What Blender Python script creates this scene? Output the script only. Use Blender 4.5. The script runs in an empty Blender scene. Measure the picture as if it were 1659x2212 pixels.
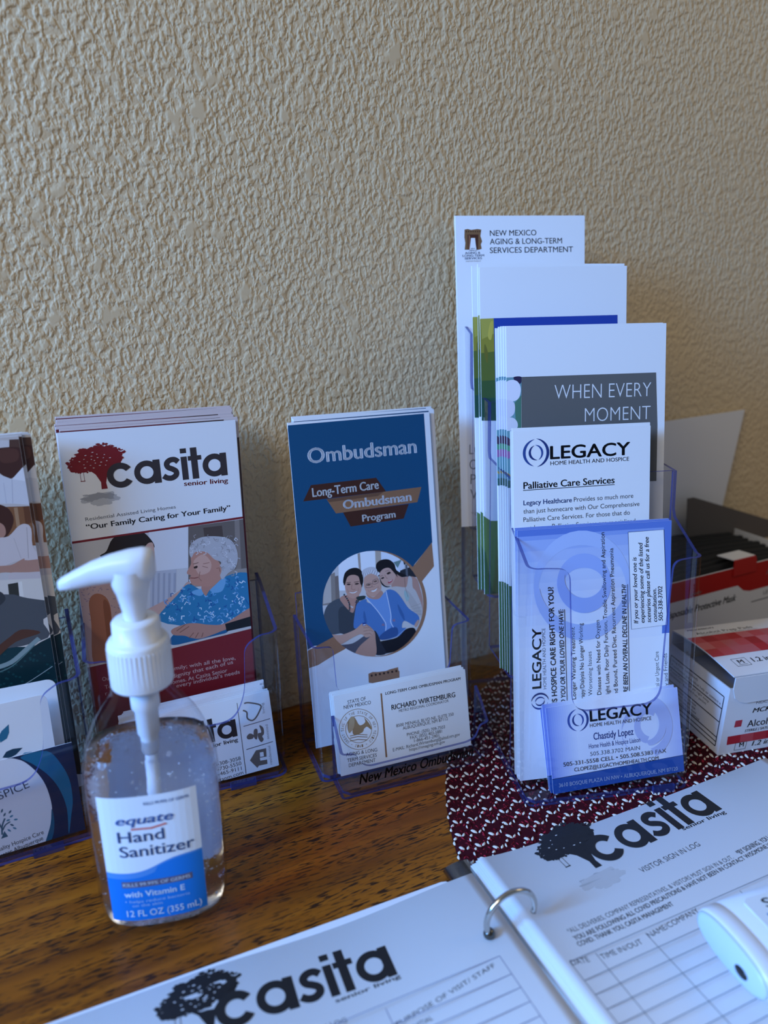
import bpy, bmesh, math, random
from mathutils import Vector, Matrix
from mathutils.geometry import tessellate_polygon

S = 0.001                                  # everything below is measured in millimetres
SC = bpy.context.scene
COL = SC.collection
PI = math.pi

# ------------------------------------------------------------------ camera, world, lights, exposure
CAM_H, YAW, PITCH, ROLL, F_PX = 307.79, 26.237, 17.358, -0.673, 1612.3
a, b, g = (math.radians(v) for v in (YAW, PITCH, ROLL))
fwd = Vector((math.sin(a) * math.cos(b), math.cos(a) * math.cos(b), -math.sin(b)))
rgt = Vector((math.cos(a), -math.sin(a), 0)); upv = rgt.cross(fwd)
rgt, upv = rgt * math.cos(g) + upv * math.sin(g), upv * math.cos(g) - rgt * math.sin(g)
cd = bpy.data.cameras.new('camera'); cam = bpy.data.objects.new('camera', cd); COL.objects.link(cam)
cam.matrix_world = Matrix(((rgt.x, upv.x, -fwd.x, 0), (rgt.y, upv.y, -fwd.y, 0), (rgt.z, upv.z, -fwd.z, CAM_H * S), (0, 0, 0, 1)))
cd.sensor_fit = 'VERTICAL'; cd.sensor_height = 36.0; cd.lens = F_PX / 2212 * 36.0
cd.clip_start = 0.01; cd.clip_end = 20
cd.dof.use_dof = True; cd.dof.focus_distance = 0.455; cd.dof.aperture_fstop = 5.0
SC.camera = cam

SC.view_settings.view_transform = 'Standard'; SC.view_settings.look = 'None'
SC.view_settings.gamma = 1.0; SC.view_settings.use_curve_mapping = False
SC.view_settings.exposure = 0.0
SC.cycles.max_bounces = 14; SC.cycles.transparent_max_bounces = 24; SC.cycles.transmission_bounces = 12
SC.cycles.sample_clamp_indirect = 6.0

wd = bpy.data.worlds.new('room_glow'); SC.world = wd; wd.use_nodes = True
wd.node_tree.nodes['Background'].inputs[0].default_value = (0.70, 0.82, 1.0, 1)
wd.node_tree.nodes['Background'].inputs[1].default_value = 0.19

def area(name, loc, target, sx, sy, power, col):
    l = bpy.data.lights.new(name, 'AREA'); l.shape = 'RECTANGLE'; l.size = sx; l.size_y = sy; l.energy = power; l.color = col
    o = bpy.data.objects.new(name, l); COL.objects.link(o); o.location = loc
    o.rotation_euler = (Vector(target) - Vector(loc)).to_track_quat('-Z', 'Y').to_euler()
    return o
area('window_daylight', (-1.70, 0.12, 0.95), (0.25, 0.36, 0.12), 0.5, 0.6, 80, (0.14, 0.41, 1.0))
area('room_lamp', (-0.95, -0.30, 1.15), (0.25, 0.45, 0.15), 0.5, 0.5, 7.2, (1.0, 0.88, 0.68))
area('side_lamp', (1.25, -0.10, 0.95), (0.25, 0.45, 0.15), 0.5, 0.5, 1.5, (1.0, 0.83, 0.56))

# ------------------------------------------------------------------ materials
MATS = {}
def lin(h):
    rgb = [int(h.lstrip('#')[i:i + 2], 16) for i in (0, 2, 4)] if isinstance(h, str) else h; out = []
    for c in rgb:
        c = c / 255; out.append(c / 12.92 if c <= .04045 else ((c + .055) / 1.055) ** 2.4)
    return (*out, 1)
def mat(name, col, rough=.5, metal=0, spec=.5, **kw):
    if name in MATS: return MATS[name]
    m = bpy.data.materials.new(name); m.use_nodes = True; p = m.node_tree.nodes['Principled BSDF']
    p.inputs['Base Color'].default_value = lin(col) if isinstance(col, str) else col
    p.inputs['Roughness'].default_value = rough; p.inputs['Metallic'].default_value = metal
    p.inputs['Specular IOR Level'].default_value = spec
    for k, v in kw.items(): p.inputs[k.replace('_', ' ')].default_value = v
    MATS[name] = m; return m
def ink(col): return mat('ink_' + (col.lstrip('#') if isinstance(col, str) else '_'.join(str(c) for c in col)), lin(col), .42, spec=.35)
PAPER = mat('white_paper', '#e9e9ea', .5, spec=.3)
MATTE = mat('matte_sheet', '#e4e5e8', .7, spec=.2)

def nodes(name):
    m = bpy.data.materials.new(name); m.use_nodes = True; MATS[name] = m
    nt = m.node_tree; return m, nt, nt.nodes, nt.links
def clear_plastic(name, tint, edge=0.0, ior=1.49, gloss=.02):
    m, nt, N, L = nodes(name); N.remove(N['Principled BSDF']); out = N['Material Output']
    tr = N.new('ShaderNodeBsdfTransparent'); tr.inputs[0].default_value = (*tint, 1)
    gl = N.new('ShaderNodeBsdfGlossy'); gl.inputs['Roughness'].default_value = gloss
    fr = N.new('ShaderNodeFresnel'); fr.inputs[0].default_value = ior
    ge = N.new('ShaderNodeNewGeometry'); fl_ = N.new('ShaderNodeMath'); fl_.operation = 'SUBTRACT'; fl_.inputs[0].default_value = 1; L.new(ge.outputs['Backfacing'], fl_.inputs[1])
    mu = N.new('ShaderNodeMath'); mu.operation = 'MULTIPLY'; L.new(fr.outputs[0], mu.inputs[0]); L.new(fl_.outputs[0], mu.inputs[1])
    mx = N.new('ShaderNodeMixShader'); L.new(mu.outputs[0], mx.inputs[0]); L.new(tr.outputs[0], mx.inputs[1]); L.new(gl.outputs[0], mx.inputs[2])
    if edge:
        df = N.new('ShaderNodeBsdfDiffuse'); df.inputs[0].default_value = lin('#41457c')
        m2 = N.new('ShaderNodeMixShader'); m2.inputs[0].default_value = edge; L.new(mx.outputs[0], m2.inputs[1]); L.new(df.outputs[0], m2.inputs[2]); mx = m2
    L.new(mx.outputs[0], out.inputs[0]); return m
ACRYLIC = clear_plastic('clear_acrylic', (.95, .957, .982))
ACRYLIC_EDGE = clear_plastic('acrylic_cut_edge', (.55, .57, .8), edge=.52, gloss=.08)

def wall_material():
    m, nt, N, L = nodes('orange_peel_plaster'); p = N['Principled BSDF']
    p.inputs['Base Color'].default_value = lin('#dcc49c'); p.inputs['Roughness'].default_value = .55; p.inputs['Specular IOR Level'].default_value = .35
    tc = N.new('ShaderNodeTexCoord')
    mp = N.new('ShaderNodeMapping'); mp.inputs['Scale'].default_value = (1.15, 1.0, .85); L.new(tc.outputs['Object'], mp.inputs[0])
    n1 = N.new('ShaderNodeTexNoise'); n1.inputs['Scale'].default_value = 235; n1.inputs['Detail'].default_value = 1.6; n1.inputs['Roughness'].default_value = .55; n1.inputs['Distortion'].default_value = .2
    n2 = N.new('ShaderNodeTexNoise'); n2.inputs['Scale'].default_value = 420; n2.inputs['Detail'].default_value = 2; n2.inputs['Distortion'].default_value = .3
    n3 = N.new('ShaderNodeTexNoise'); n3.inputs['Scale'].default_value = 60; n3.inputs['Detail'].default_value = 2
    for n in (n1, n2, n3): L.new(mp.outputs[0], n.inputs['Vector'])
    r = N.new('ShaderNodeMapRange'); r.interpolation_type = 'SMOOTHSTEP'; r.inputs[1].default_value = .36; r.inputs[2].default_value = .66; L.new(n1.outputs[0], r.inputs[0])
    ad = N.new('ShaderNodeMath'); ad.operation = 'MULTIPLY_ADD'; ad.inputs[1].default_value = .30; L.new(n2.outputs[0], ad.inputs[0]); L.new(r.outputs[0], ad.inputs[2])
    a2 = N.new('ShaderNodeMath'); a2.operation = 'MULTIPLY_ADD'; a2.inputs[1].default_value = 1.0; L.new(n3.outputs[0], a2.inputs[0]); L.new(ad.outputs[0], a2.inputs[2])
    bp = N.new('ShaderNodeBump'); bp.inputs['Strength'].default_value = .8; bp.inputs['Distance'].default_value = .00075; mk_ = N.new('ShaderNodeMapRange'); mk_.interpolation_type = 'SMOOTHSTEP'; mk_.inputs[1].default_value = .62; mk_.inputs[2].default_value = .74; L.new(n3.outputs[0], mk_.inputs[0])
    fx = N.new('ShaderNodeMix'); fx.data_type = 'FLOAT'; L.new(mk_.outputs[0], fx.inputs['Factor']); L.new(a2.outputs[0], fx.inputs['A']); fx.inputs['B'].default_value = 1.6      # trowelled flat spots
    L.new(fx.outputs[0], bp.inputs['Height'])
    L.new(bp.outputs[0], p.inputs['Normal']); return m
def wood_material():
    m, nt, N, L = nodes('stained_oak'); p = N['Principled BSDF']; p.inputs['Roughness'].default_value = .36; p.inputs['Specular IOR Level'].default_value = .28
    tc = N.new('ShaderNodeTexCoord')
    mp = N.new('ShaderNodeMapping'); mp.inputs['Scale'].default_value = (3.2, 46, 30); mp.inputs['Rotation'].default_value = (0, 0, math.radians(-3)); L.new(tc.outputs['Object'], mp.inputs[0])
    wv = N.new('ShaderNodeTexNoise'); wv.inputs['Scale'].default_value = 1.0; wv.inputs['Detail'].default_value = 5; wv.inputs['Distortion'].default_value = 1.2; L.new(mp.outputs[0], wv.inputs['Vector'])
    cr = N.new('ShaderNodeValToRGB'); cr.color_ramp.elements[0].position = .30; cr.color_ramp.elements[0].color = lin('#633207'); cr.color_ramp.elements[1].position = .72; cr.color_ramp.elements[1].color = lin('#a56216')
    e = cr.color_ramp.elements.new(.5); e.color = lin('#884b0c'); L.new(wv.outputs[0], cr.inputs[0])
    mq = N.new('ShaderNodeMapping'); mq.inputs['Scale'].default_value = (120, 820, 400); mq.inputs['Rotation'].default_value = (0, 0, math.radians(-3)); L.new(tc.outputs['Object'], mq.inputs[0])
    pr = N.new('ShaderNodeTexNoise'); pr.inputs['Scale'].default_value = 1.0; pr.inputs['Detail'].default_value = 2; L.new(mq.outputs[0], pr.inputs['Vector'])
    pm = N.new('ShaderNodeMapRange'); pm.inputs[1].default_value = .52; pm.inputs[2].default_value = .60; L.new(pr.outputs[0], pm.inputs[0])
    ms = N.new('ShaderNodeTexNoise'); ms.inputs['Scale'].default_value = 1.0; ms.inputs['Detail'].default_value = 3
    mr = N.new('ShaderNodeMapping'); mr.inputs['Scale'].default_value = (6, 90, 60); L.new(tc.outputs['Object'], mr.inputs[0]); L.new(mr.outputs[0], ms.inputs['Vector'])
    mm = N.new('ShaderNodeMapRange'); mm.inputs[1].default_value = .36; mm.inputs[2].default_value = .5; L.new(ms.outputs[0], mm.inputs[0])
    mu = N.new('ShaderNodeMath'); mu.operation = 'MULTIPLY'; L.new(pm.outputs[0], mu.inputs[0]); L.new(mm.outputs[0], mu.inputs[1])
    mx = N.new('ShaderNodeMix'); mx.data_type = 'RGBA'; L.new(mu.outputs[0], mx.inputs['Factor']); L.new(cr.outputs[0], mx.inputs['A']); mx.inputs['B'].default_value = lin('#321a0a')
    L.new(mx.outputs['Result'], p.inputs['Base Color'])
    bp = N.new('ShaderNodeBump'); bp.inputs['Strength'].default_value = .35; bp.inputs['Distance'].default_value = .0003; bp.invert = True; L.new(mu.outputs[0], bp.inputs['Height']); L.new(bp.outputs[0], p.inputs['Normal'])
    return m

# ------------------------------------------------------------------ mesh helpers
class MB:
    """Collects vertices and faces (mm); build() links them as ONE mesh object."""
    def __init__(s): s.v = []; s.f = []; s.m = []; s.sm = []; s.mats = []
    def slot(s, m):
        if m not in s.mats: s.mats.append(m)
        return s.mats.index(m)
    def add(s, v, f, m, smooth=False):
        o = len(s.v); k = s.slot(m); s.v += [tuple(p) for p in v]
        for q in f: s.f.append(tuple(i + o for i in q)); s.m.append(k); s.sm.append(smooth)
        return s
    def box(s, x0, y0, z0, x1, y1, z1, m):
        v = [(x, y, z) for z in (z0, z1) for y in (y0, y1) for x in (x0, x1)]
        return s.add(v, [(0, 2, 3, 1), (4, 5, 7, 6), (0, 1, 5, 4), (2, 6, 7, 3), (0, 4, 6, 2), (1, 3, 7, 5)], m)
    def prism(s, poly, z0, z1, m, mside=None, xf=None):
        """polygon in x,y extruded along z"""
        n = len(poly); v = [(x, y, z0) for x, y in poly] + [(x, y, z1) for x, y in poly]
        if xf: v = [xf(*p) for p in v]
        tri = tessellate_polygon([[Vector((x, y, 0)) for x, y in poly]])
        ar = sum(poly[i][0] * poly[(i + 1) % n][1] - poly[(i + 1) % n][0] * poly[i][1] for i in range(n))
        def ccw(t): 
            (ax, ay), (bx, by), (cx, cy) = (poly[i] for i in t)
            return t if (bx - ax) * (cy - ay) - (by - ay) * (cx - ax) > 0 else t[::-1]
        tri = [ccw(tuple(t)) for t in tri]
        s.add(v, [tuple(i + n for i in t) for t in tri] + [t[::-1] for t in tri], m)
        side = [(i, (i + 1) % n, (i + 1) % n + n, i + n) for i in range(n)]
        if ar < 0: side = [q[::-1] for q in side]
        return s.add(v, side, mside or m)
    def lathe(s, prof, m, n=40, cx=0, cy=0, sx=1, sy=1, smooth=True):
        v = []; f = []
        for r, z in prof:
            for i in range(n):
                t = 2 * PI * i / n; v.append((cx + r * sx * math.cos(t), cy + r * sy * math.sin(t), z))
        for k in range(len(prof) - 1):
            for i in range(n): j = (i + 1) % n; f.append((k * n + i, k * n + j, (k + 1) * n + j, (k + 1) * n + i))
        return s.add(v, f, m, smooth)
    def tube(s, pts, r, m, n=10, cap=True):
        pts = [Vector(p) for p in pts]; v = []; f = []; N = len(pts)
        rr = r if isinstance(r, (list, tuple)) else [r] * N
        t0 = (pts[1] - pts[0]).normalized(); ref = Vector((0, 0, 1)) if abs(t0.z) < .9 else Vector((1, 0, 0)); u = t0.cross(ref).normalized()
        for i, p in enumerate(pts):
            t = (pts[min(i + 1, N - 1)] - pts[max(i - 1, 0)]).normalized(); u = (u - t * u.dot(t)).normalized(); w = t.cross(u)
            for k in range(n):
                q = 2 * PI * k / n; v.append(p + (u * math.cos(q) + w * math.sin(q)) * rr[i])
        for i in range(N - 1):
            for k in range(n): j = (k + 1) % n; f.append((i * n + k, i * n + j, (i + 1) * n + j, (i + 1) * n + k))
        if cap: f += [tuple(range(n))[::-1], tuple((N - 1) * n + k for k in range(n))]
        return s.add(v, f, m, True)
    def ball(s, c, r, m, nu=14, nv=9, sc=(1, 1, 1)):
        v = []; f = []
        for j in range(nv + 1):
            t = PI * j / nv
            for i in range(nu):
                q = 2 * PI * i / nu; v.append((c[0] + r * sc[0] * math.sin(t) * math.cos(q), c[1] + r * sc[1] * math.sin(t) * math.sin(q), c[2] - r * sc[2] * math.cos(t)))
        for j in range(nv):
            for i in range(nu): k = (i + 1) % nu; f.append((j * nu + i, j * nu + k, (j + 1) * nu + k, (j + 1) * nu + i))
        return s.add(v, f, m, True)
    def mesh(s, name):
        me = bpy.data.meshes.new(name); me.from_pydata([(x * S, y * S, z * S) for x, y, z in s.v], [], s.f)
        for m in s.mats: me.materials.append(m)
        me.polygons.foreach_set('material_index', s.m); me.polygons.foreach_set('use_smooth', s.sm)
        bm = bmesh.new(); bm.from_mesh(me); bmesh.ops.remove_doubles(bm, verts=bm.verts, dist=1e-7); bm.to_mesh(me); bm.free()
        me.update(); return me
    def build(s, name, parent=None, mw=None):
        o = bpy.data.objects.new(name, s.mesh(name)); COL.objects.link(o)
        if parent is not None: o.parent = parent
        if mw is not None: o.matrix_world = mw
        return o
def tag(o, label, cat, group=None, kind=None):
    o['label'] = label; o['category'] = cat
    if group: o['group'] = group
    if kind: o['kind'] = kind
    return o
def empty(name, mw=None):
    o = bpy.data.objects.new(name, None); o.empty_display_size = .01; COL.objects.link(o)
    if mw is not None: o.matrix_world = mw
    return o
def structure(o): o['kind'] = 'structure'; return o
def copy_tree(src, mw, label, group, with_parts=True):
    c = src.copy(); COL.objects.link(c); c.matrix_world = mw
    for k in ('label', 'group'):
        if k in c: del c[k]
    c['label'] = label
    if group: c['group'] = group
    if with_parts:
        for ch in list(src.children):
            d = ch.copy(); COL.objects.link(d); d.parent = c; d.matrix_parent_inverse = Matrix(); d.matrix_basis = ch.matrix_basis.copy()
    return c

def frame(x, y, z, rz=0, lean=0, roll=0, *_):
    """upright page: X along the page, Y up the page, Z towards the viewer; lean tips the top away"""
    a, l, o = (math.radians(v) for v in (rz, lean, roll))
    ex = Vector((math.cos(a), math.sin(a), 0)); n = Vector((-math.sin(a), math.cos(a), 0)); ey = Vector((0, 0, 1)) * math.cos(l) + n * math.sin(l)
    X = ex * math.cos(o) + ey * math.sin(o); Y = ey * math.cos(o) - ex * math.sin(o); Z = X.cross(Y)
    return Matrix(((X.x, Y.x, Z.x, x * S), (X.y, Y.y, Z.y, y * S), (X.z, Y.z, Z.z, z * S), (0, 0, 0, 1)))
def stand(x, y, rz, z=0):
    """ordinary z-up placement"""
    return Matrix.Translation((x * S, y * S, z * S)) @ Matrix.Rotation(math.radians(rz), 4, 'Z')

# ------------------------------------------------------------------ lettering and printed art (page millimetres)
GLYPH = {}
STYLE = {'r': (0, 0), 'b': (.022, .010), 'm': (.009, .004), 't': (-.016, 0), 'bi': (.022, .010), 'bw': (.022, .016)}
def glyphs(text, style):
    key = (text, style)
    if key in GLYPH: return GLYPH[key]
    def measure(t):
        cu = bpy.data.curves.new('lettering', 'FONT'); cu.body = t; cu.size = 1; cu.resolution_u = 4; cu.offset = min(0, STYLE[style][0])
        if style == 'bi': cu.shear = .22
        ob = bpy.data.objects.new('lettering', cu); me = bpy.data.meshes.new_from_object(ob)
        v = [tuple(q.co) for q in me.vertices]; f = [tuple(q.vertices) for q in me.polygons]
        bpy.data.objects.remove(ob); bpy.data.curves.remove(cu); bpy.data.meshes.remove(me); return v, f
    v, f = measure(text)
    if ('cap height', style, 0) not in GLYPH:
        h, _ = measure('H'); GLYPH[('cap height', style, 0)] = (max(p[1] for p in h), min(p[1] for p in h))
    dx, dy = STYLE[style]
    if dx > 0:                                                       # bold weights: the outline laid down again a hair to each side
        nv = len(v); v = [(p[0] + q[0], p[1] + q[1]) for q in ((-dx, 0), (dx, 0), (0, dy), (0, -dy)) for p in v]; f = [tuple(i + nv * k for i in q) for k in range(4) for q in f]
    hi, lo = GLYPH[('cap height', style, 0)]; x0 = min(p[0] for p in v); x1 = max(p[0] for p in v)
    GLYPH[key] = ([((p[0] - x0) / (x1 - x0), (p[1] - lo) / (hi - lo)) for p in v], f); return GLYPH[key]
STEP = .005
class Art:
    def __init__(s, bend=None): s.parts = {}; s.base = .03; s.boxes = []; s.bend = bend or (lambda x, y: 0)
    def level(s, pts, step=True):
        """height above the sheet: one layer over whatever is already printed there"""
        x0 = min(p[0] for p in pts); x1 = max(p[0] for p in pts); y0 = min(p[1] for p in pts); y1 = max(p[1] for p in pts)
        k = 1 + max([q[4] for q in s.boxes if q[0] < x1 and q[1] > x0 and q[2] < y1 and q[3] > y0] or [0])
        if not step: k = max(1, k - 1)
        s.boxes.append((x0, x1, y0, y1, k)); return s.base + k * STEP
    def mb(s, part): return s.parts.setdefault(part, MB())
    def face(s, part, col, pts, step=True):
        z = s.level(pts, step)
        tri = tessellate_polygon([[Vector((x, y, 0)) for x, y in pts]])
        def ccw(t):
            (ax, ay), (bx, by), (cx, cy) = (pts[i] for i in t)
            return t if (bx - ax) * (cy - ay) - (by - ay) * (cx - ax) > 0 else t[::-1]
        s.mb(part).add([(x, y, z + s.bend(x, y)) for x, y in pts], [ccw(tuple(t)) for t in tri], ink(col))
    def stroke(s, part, col, w, pts):
        z = s.level([tuple(p) for p in pts]); v = []; n = len(pts)
        for i in range(n):
            a = Vector(pts[max(i - 1, 0)]); b = Vector(pts[min(i + 1, n - 1)]); d = b - a
            if d.length < 1e-9: d = Vector((1, 0))
            d.normalize(); p = Vector(pts[i]); q = Vector((-d.y, d.x)) * w / 2
            v += [p + q, p - q]
        s.mb(part).add([(p.x, p.y, z + s.bend(p.x, p.y)) for p in v], [(2 * i, 2 * i + 1, 2 * i + 3, 2 * i + 2) for i in range(n - 1)], ink(col))
    def text(s, part, col, t, x, y, ang, w, h, style):
        v, f = glyphs(t, style); c, sn = math.cos(math.radians(ang)), math.sin(math.radians(ang))
        q = [(x + c * u * w - sn * k * h, y + sn * u * w + c * k * h) for u, k in v]
        z = s.level(q); s.mb(part).add([(a, b, z + s.bend(a, b)) for a, b in q], f, ink(col))
    def strip(s, part, col, outer, inner):
        n = len(outer); v = list(outer) + list(inner); z = s.level(v)
        s.mb(part).add([(x, y, z + s.bend(x, y)) for x, y in v], [(i, i + 1, n + i + 1, n + i) for i in range(n - 1)], ink(col))
    def swirl(s, part, cols, x, y, ang, d):
        """two open rings of tapering crescents; x,y is one end of the diameter d"""
        c, sn = math.cos(math.radians(ang)), math.sin(math.radians(ang)); R = d / 2; cx, cy = x + c * R, y + sn * R
        def arc(r, t0, t1, w, col):
            n = 22; o = []; i_ = []
            for k in range(n):
                t = math.radians(t0 + (t1 - t0) * k / (n - 1)) ; ww = w * math.sin(PI * k / (n - 1)) ** .8 + .002 * d
                o.append((r, t, 0)); i_.append((r - ww, t, 0))
            P = lambda r, t: (cx + c * r * math.cos(t) - sn * r * math.sin(t), cy + sn * r * math.cos(t) + c * r * math.sin(t))
            s.strip(part, col, [P(r, t) for r, t, _ in o], [P(r, t) for r, t, _ in i_])
        arc(R, 95, 262, .11 * d, cols[0]); arc(R * 1.05, -85, 88, .11 * d, cols[1]); arc(.55 * R, 100, 285, .09 * d, cols[1]); arc(.58 * R, -70, 95, .08 * d, cols[0])
    def casita(s, part, cols, x, y, ang, w):
        """the lower-case wordmark with tree, swing and reflection; baseline from x,y over length w"""
        c, sn = math.cos(math.radians(ang)), math.sin(math.radians(ang))
        P = lambda u, v: (x + (c * u - sn * v) * w, y + (sn * u + c * v) * w)
        rnd = random.Random(3); tree, dark, refl, swing = cols
        def ring(cx, cy, ro, ri, t0=0, t1=360, col=dark):
            t = [math.radians(t0 + (t1 - t0) * k / 30) for k in range(31)]
            s.strip(part, col, [P(cx + ro * math.cos(q), cy + ro * math.sin(q)) for q in t], [P(cx + ri * math.cos(q), cy + ri * math.sin(q)) for q in t])
        def quad(x0, y0, x1, y1, col=dark): s.face(part, col, [P(x0, y0), P(x1, y0), P(x1, y1), P(x0, y1)])
        # reflection, crown, trunk, swing
        def blob(cx, cy, rx, ry, n, rough, col, seed, flat=0):
            r_ = random.Random(seed); pts = []
            for k in range(n):
                q = 2 * PI * k / n; m_ = 1 + rough * (r_.random() - .5) + .07 * math.sin(5 * q + seed) + .05 * math.sin(9 * q)
                pts.append(P(cx + rx * m_ * math.cos(q), cy + ry * m_ * math.sin(q) * (1 if math.sin(q) > 0 else 1 - flat)))
            s.face(part, col, pts)
        blob(-.075, -.075, .15, .05, 40, .25, '#b9bbc0', 4); blob(-.09, -.07, .12, .04, 40, .3, refl, 5); blob(-.06, -.11, .09, .03, 30, .3, '#b9bbc0', 6)
        s.face(part, tree, [P(-.055, 0), P(-.052, .06), P(-.085, .13), P(-.15, .19), P(.07, .19), P(-.0, .10), P(-.012, .05), P(-.006, 0)])
        blob(-.13, .225, .14, .085, 70, .22, tree, 7, .2); blob(-.03, .265, .15, .105, 70, .2, tree, 8, .35); blob(-.10, .285, .12, .08, 60, .2, tree, 9); blob(-.20, .20, .075, .045, 40, .3, tree, 10); blob(.06, .215, .07, .045, 40, .3, tree, 11); blob(.04, .275, .10, .085, 50, .25, tree, 12); blob(-.07, .25, .12, .09, 50, .2, tree, 13)
        for cx_, cy_, rx_, ry_, m_ in ((-.13, .225, .14, .085, 44), (-.02, .27, .155, .10, 50), (-.20, .20, .075, .045, 24)):
            for k in range(m_):
                q = 2 * PI * (k + .6 * rnd.random()) / m_; e_ = .96 + .2 * rnd.random() ** 2; blob(cx_ + rx_ * e_ * math.cos(q), cy_ + ry_ * e_ * math.sin(q) * (1 if math.sin(q) > 0 else .7), .008 + .011 * rnd.random(), .006 + .007 * rnd.random(), 7, .9, tree, k)
        for k in range(22):
            blob(-.08 + .13 * math.cos(k * 2.4) * (k / 22) ** .5, .25 + .075 * math.sin(k * 2.4) * (k / 22) ** .5, .005 + .005 * rnd.random(), .003, 5, .9, '#dcdde0', k)
        for vv, hh, col in ((.085, .075, swing), (-.035, -.05, refl)):
            for q in ((-.205, vv, -.202, vv + hh), (-.178, vv, -.175, vv + hh), (-.209, vv - .003, -.171, vv + .003)): quad(q[0], min(q[1], q[3]), q[2], max(q[1], q[3]), col)
        X = .205; R = X / 2
        ring(.108, R, .108, .056, 34, 326)                                   # c
        ring(.322, R, .103, .054); quad(.378, 0, .436, X)                    # a
        sp = [P(*p) for p in [(.588, .165), (.560, .188), (.520, .186), (.492, .160), (.500, .127), (.535, .107), (.562, .085), (.560, .052), (.525, .030), (.485, .034), (.455, .055)]]
        sm = []
        for i in range(len(sp) - 1):
            for k in range(4):
                g_ = lambda j: Vector(sp[min(max(j, 0), len(sp) - 1)]); t = k / 4; p0, p1, p2, p3 = g_(i - 1), g_(i), g_(i + 1), g_(i + 2)
                sm.append(.5 * ((2 * p1) + (p2 - p0) * t + (2 * p0 - 5 * p1 + 4 * p2 - p3) * t * t + (3 * p1 - p0 - 3 * p2 + p3) * t ** 3))
        s.stroke(part, dark, .047 * w, sm + [Vector(sp[-1])])               # s
        quad(.612, 0, .664, X); quad(.612, .235, .664, .277)                 # i
        quad(.697, 0, .752, .277); quad(.672, .165, .786, X)                 # t
        ring(.893, R, .103, .054); quad(.944, 0, 1.0, X)                     # a
    def run(s, items, keep=None):
        for it in items:
            k, part, col = it[:3]
            if k == 'F': s.face(part, col, list(zip(it[3][::2], it[3][1::2])))
            elif k == 'L': s.stroke(part, col, it[3], list(zip(it[4][::2], it[4][1::2])))
            elif k == 'T': s.text(part, col, *it[3:])
            elif k == 'G' and it[3] == 'swirl': s.swirl(part, col, *it[4:])
            elif k == 'G': s.casita(part, col, *it[4:])
        return s
    def attach(s, root, base_mb=None):
        for part, mb in s.parts.items():
            if part: o = mb.build(part, root); o.matrix_parent_inverse = Matrix(); o.matrix_local = Matrix()
def merge(dst, src):
    # appends one mesh to another
    o = len(dst.v); dst.v += src.v
    for q, k, sm in zip(src.f, src.m, src.sm): dst.f.append(tuple(i + o for i in q)); dst.m.append(dst.slot(src.mats[k])); dst.sm.append(sm)

FR = {"nm": [322.81, 422.5, 135.0, -17.0, 9.0, 0.0, 94.2, 216.0], "blue": [317.53, 376.65, 101.0, -17.0, 9.0, 0.0, 101.5, 215.8], "when": [306.37, 328.34, 66.5, -17.0, 9.0, 0.0, 103.0, 216.0], "flyer": [290.86, 308.75, 8.0, -17.0, 9.0, 0.0, 86.8, 216.0], "bcard": [295.33, 302.16, 8.0, -17.0, 9.0, 0.0, 98.6, 158.6], "lcard": [303.34, 288.01, 7.0, -17.0, 15.0, 3.0, 87.0, 54.0], "omb": [195.87, 400.46, 8.8, -6.0, 10.0, 0.0, 97.5, 216.6], "wcard": [195.22, 365.02, 9.7, -6.0, 13.0, 0.0, 91.0, 52.1], "cas": [68.33, 445.63, 8.0, -6.0, 1.0, 0.0, 101.0, 218.6], "ccard": [76.53, 408.88, 3.2, -6.0, 8.0, 2.6, 89.0, 52.5], "hos": [-50.9, 434.44, 8.0, 0.0, 1.0, 0.0, 100.0, 222.0], "hcard": [-43.0, 400.65, 4.0, 0.0, 5.0, 0.0, 89.0, 56.0], "rpage": [296, 267.9, 9.0, -2.7, 90, 0, 216, 279.4], "lpage": [73.0, 272.1, 7.5, -2.7, 90, 0, 216, 279.4], "ombbox": [196.63, 354.58, 1.0, -6.0, 0.0, 0.0, 100.0, 30.0]}
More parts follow.
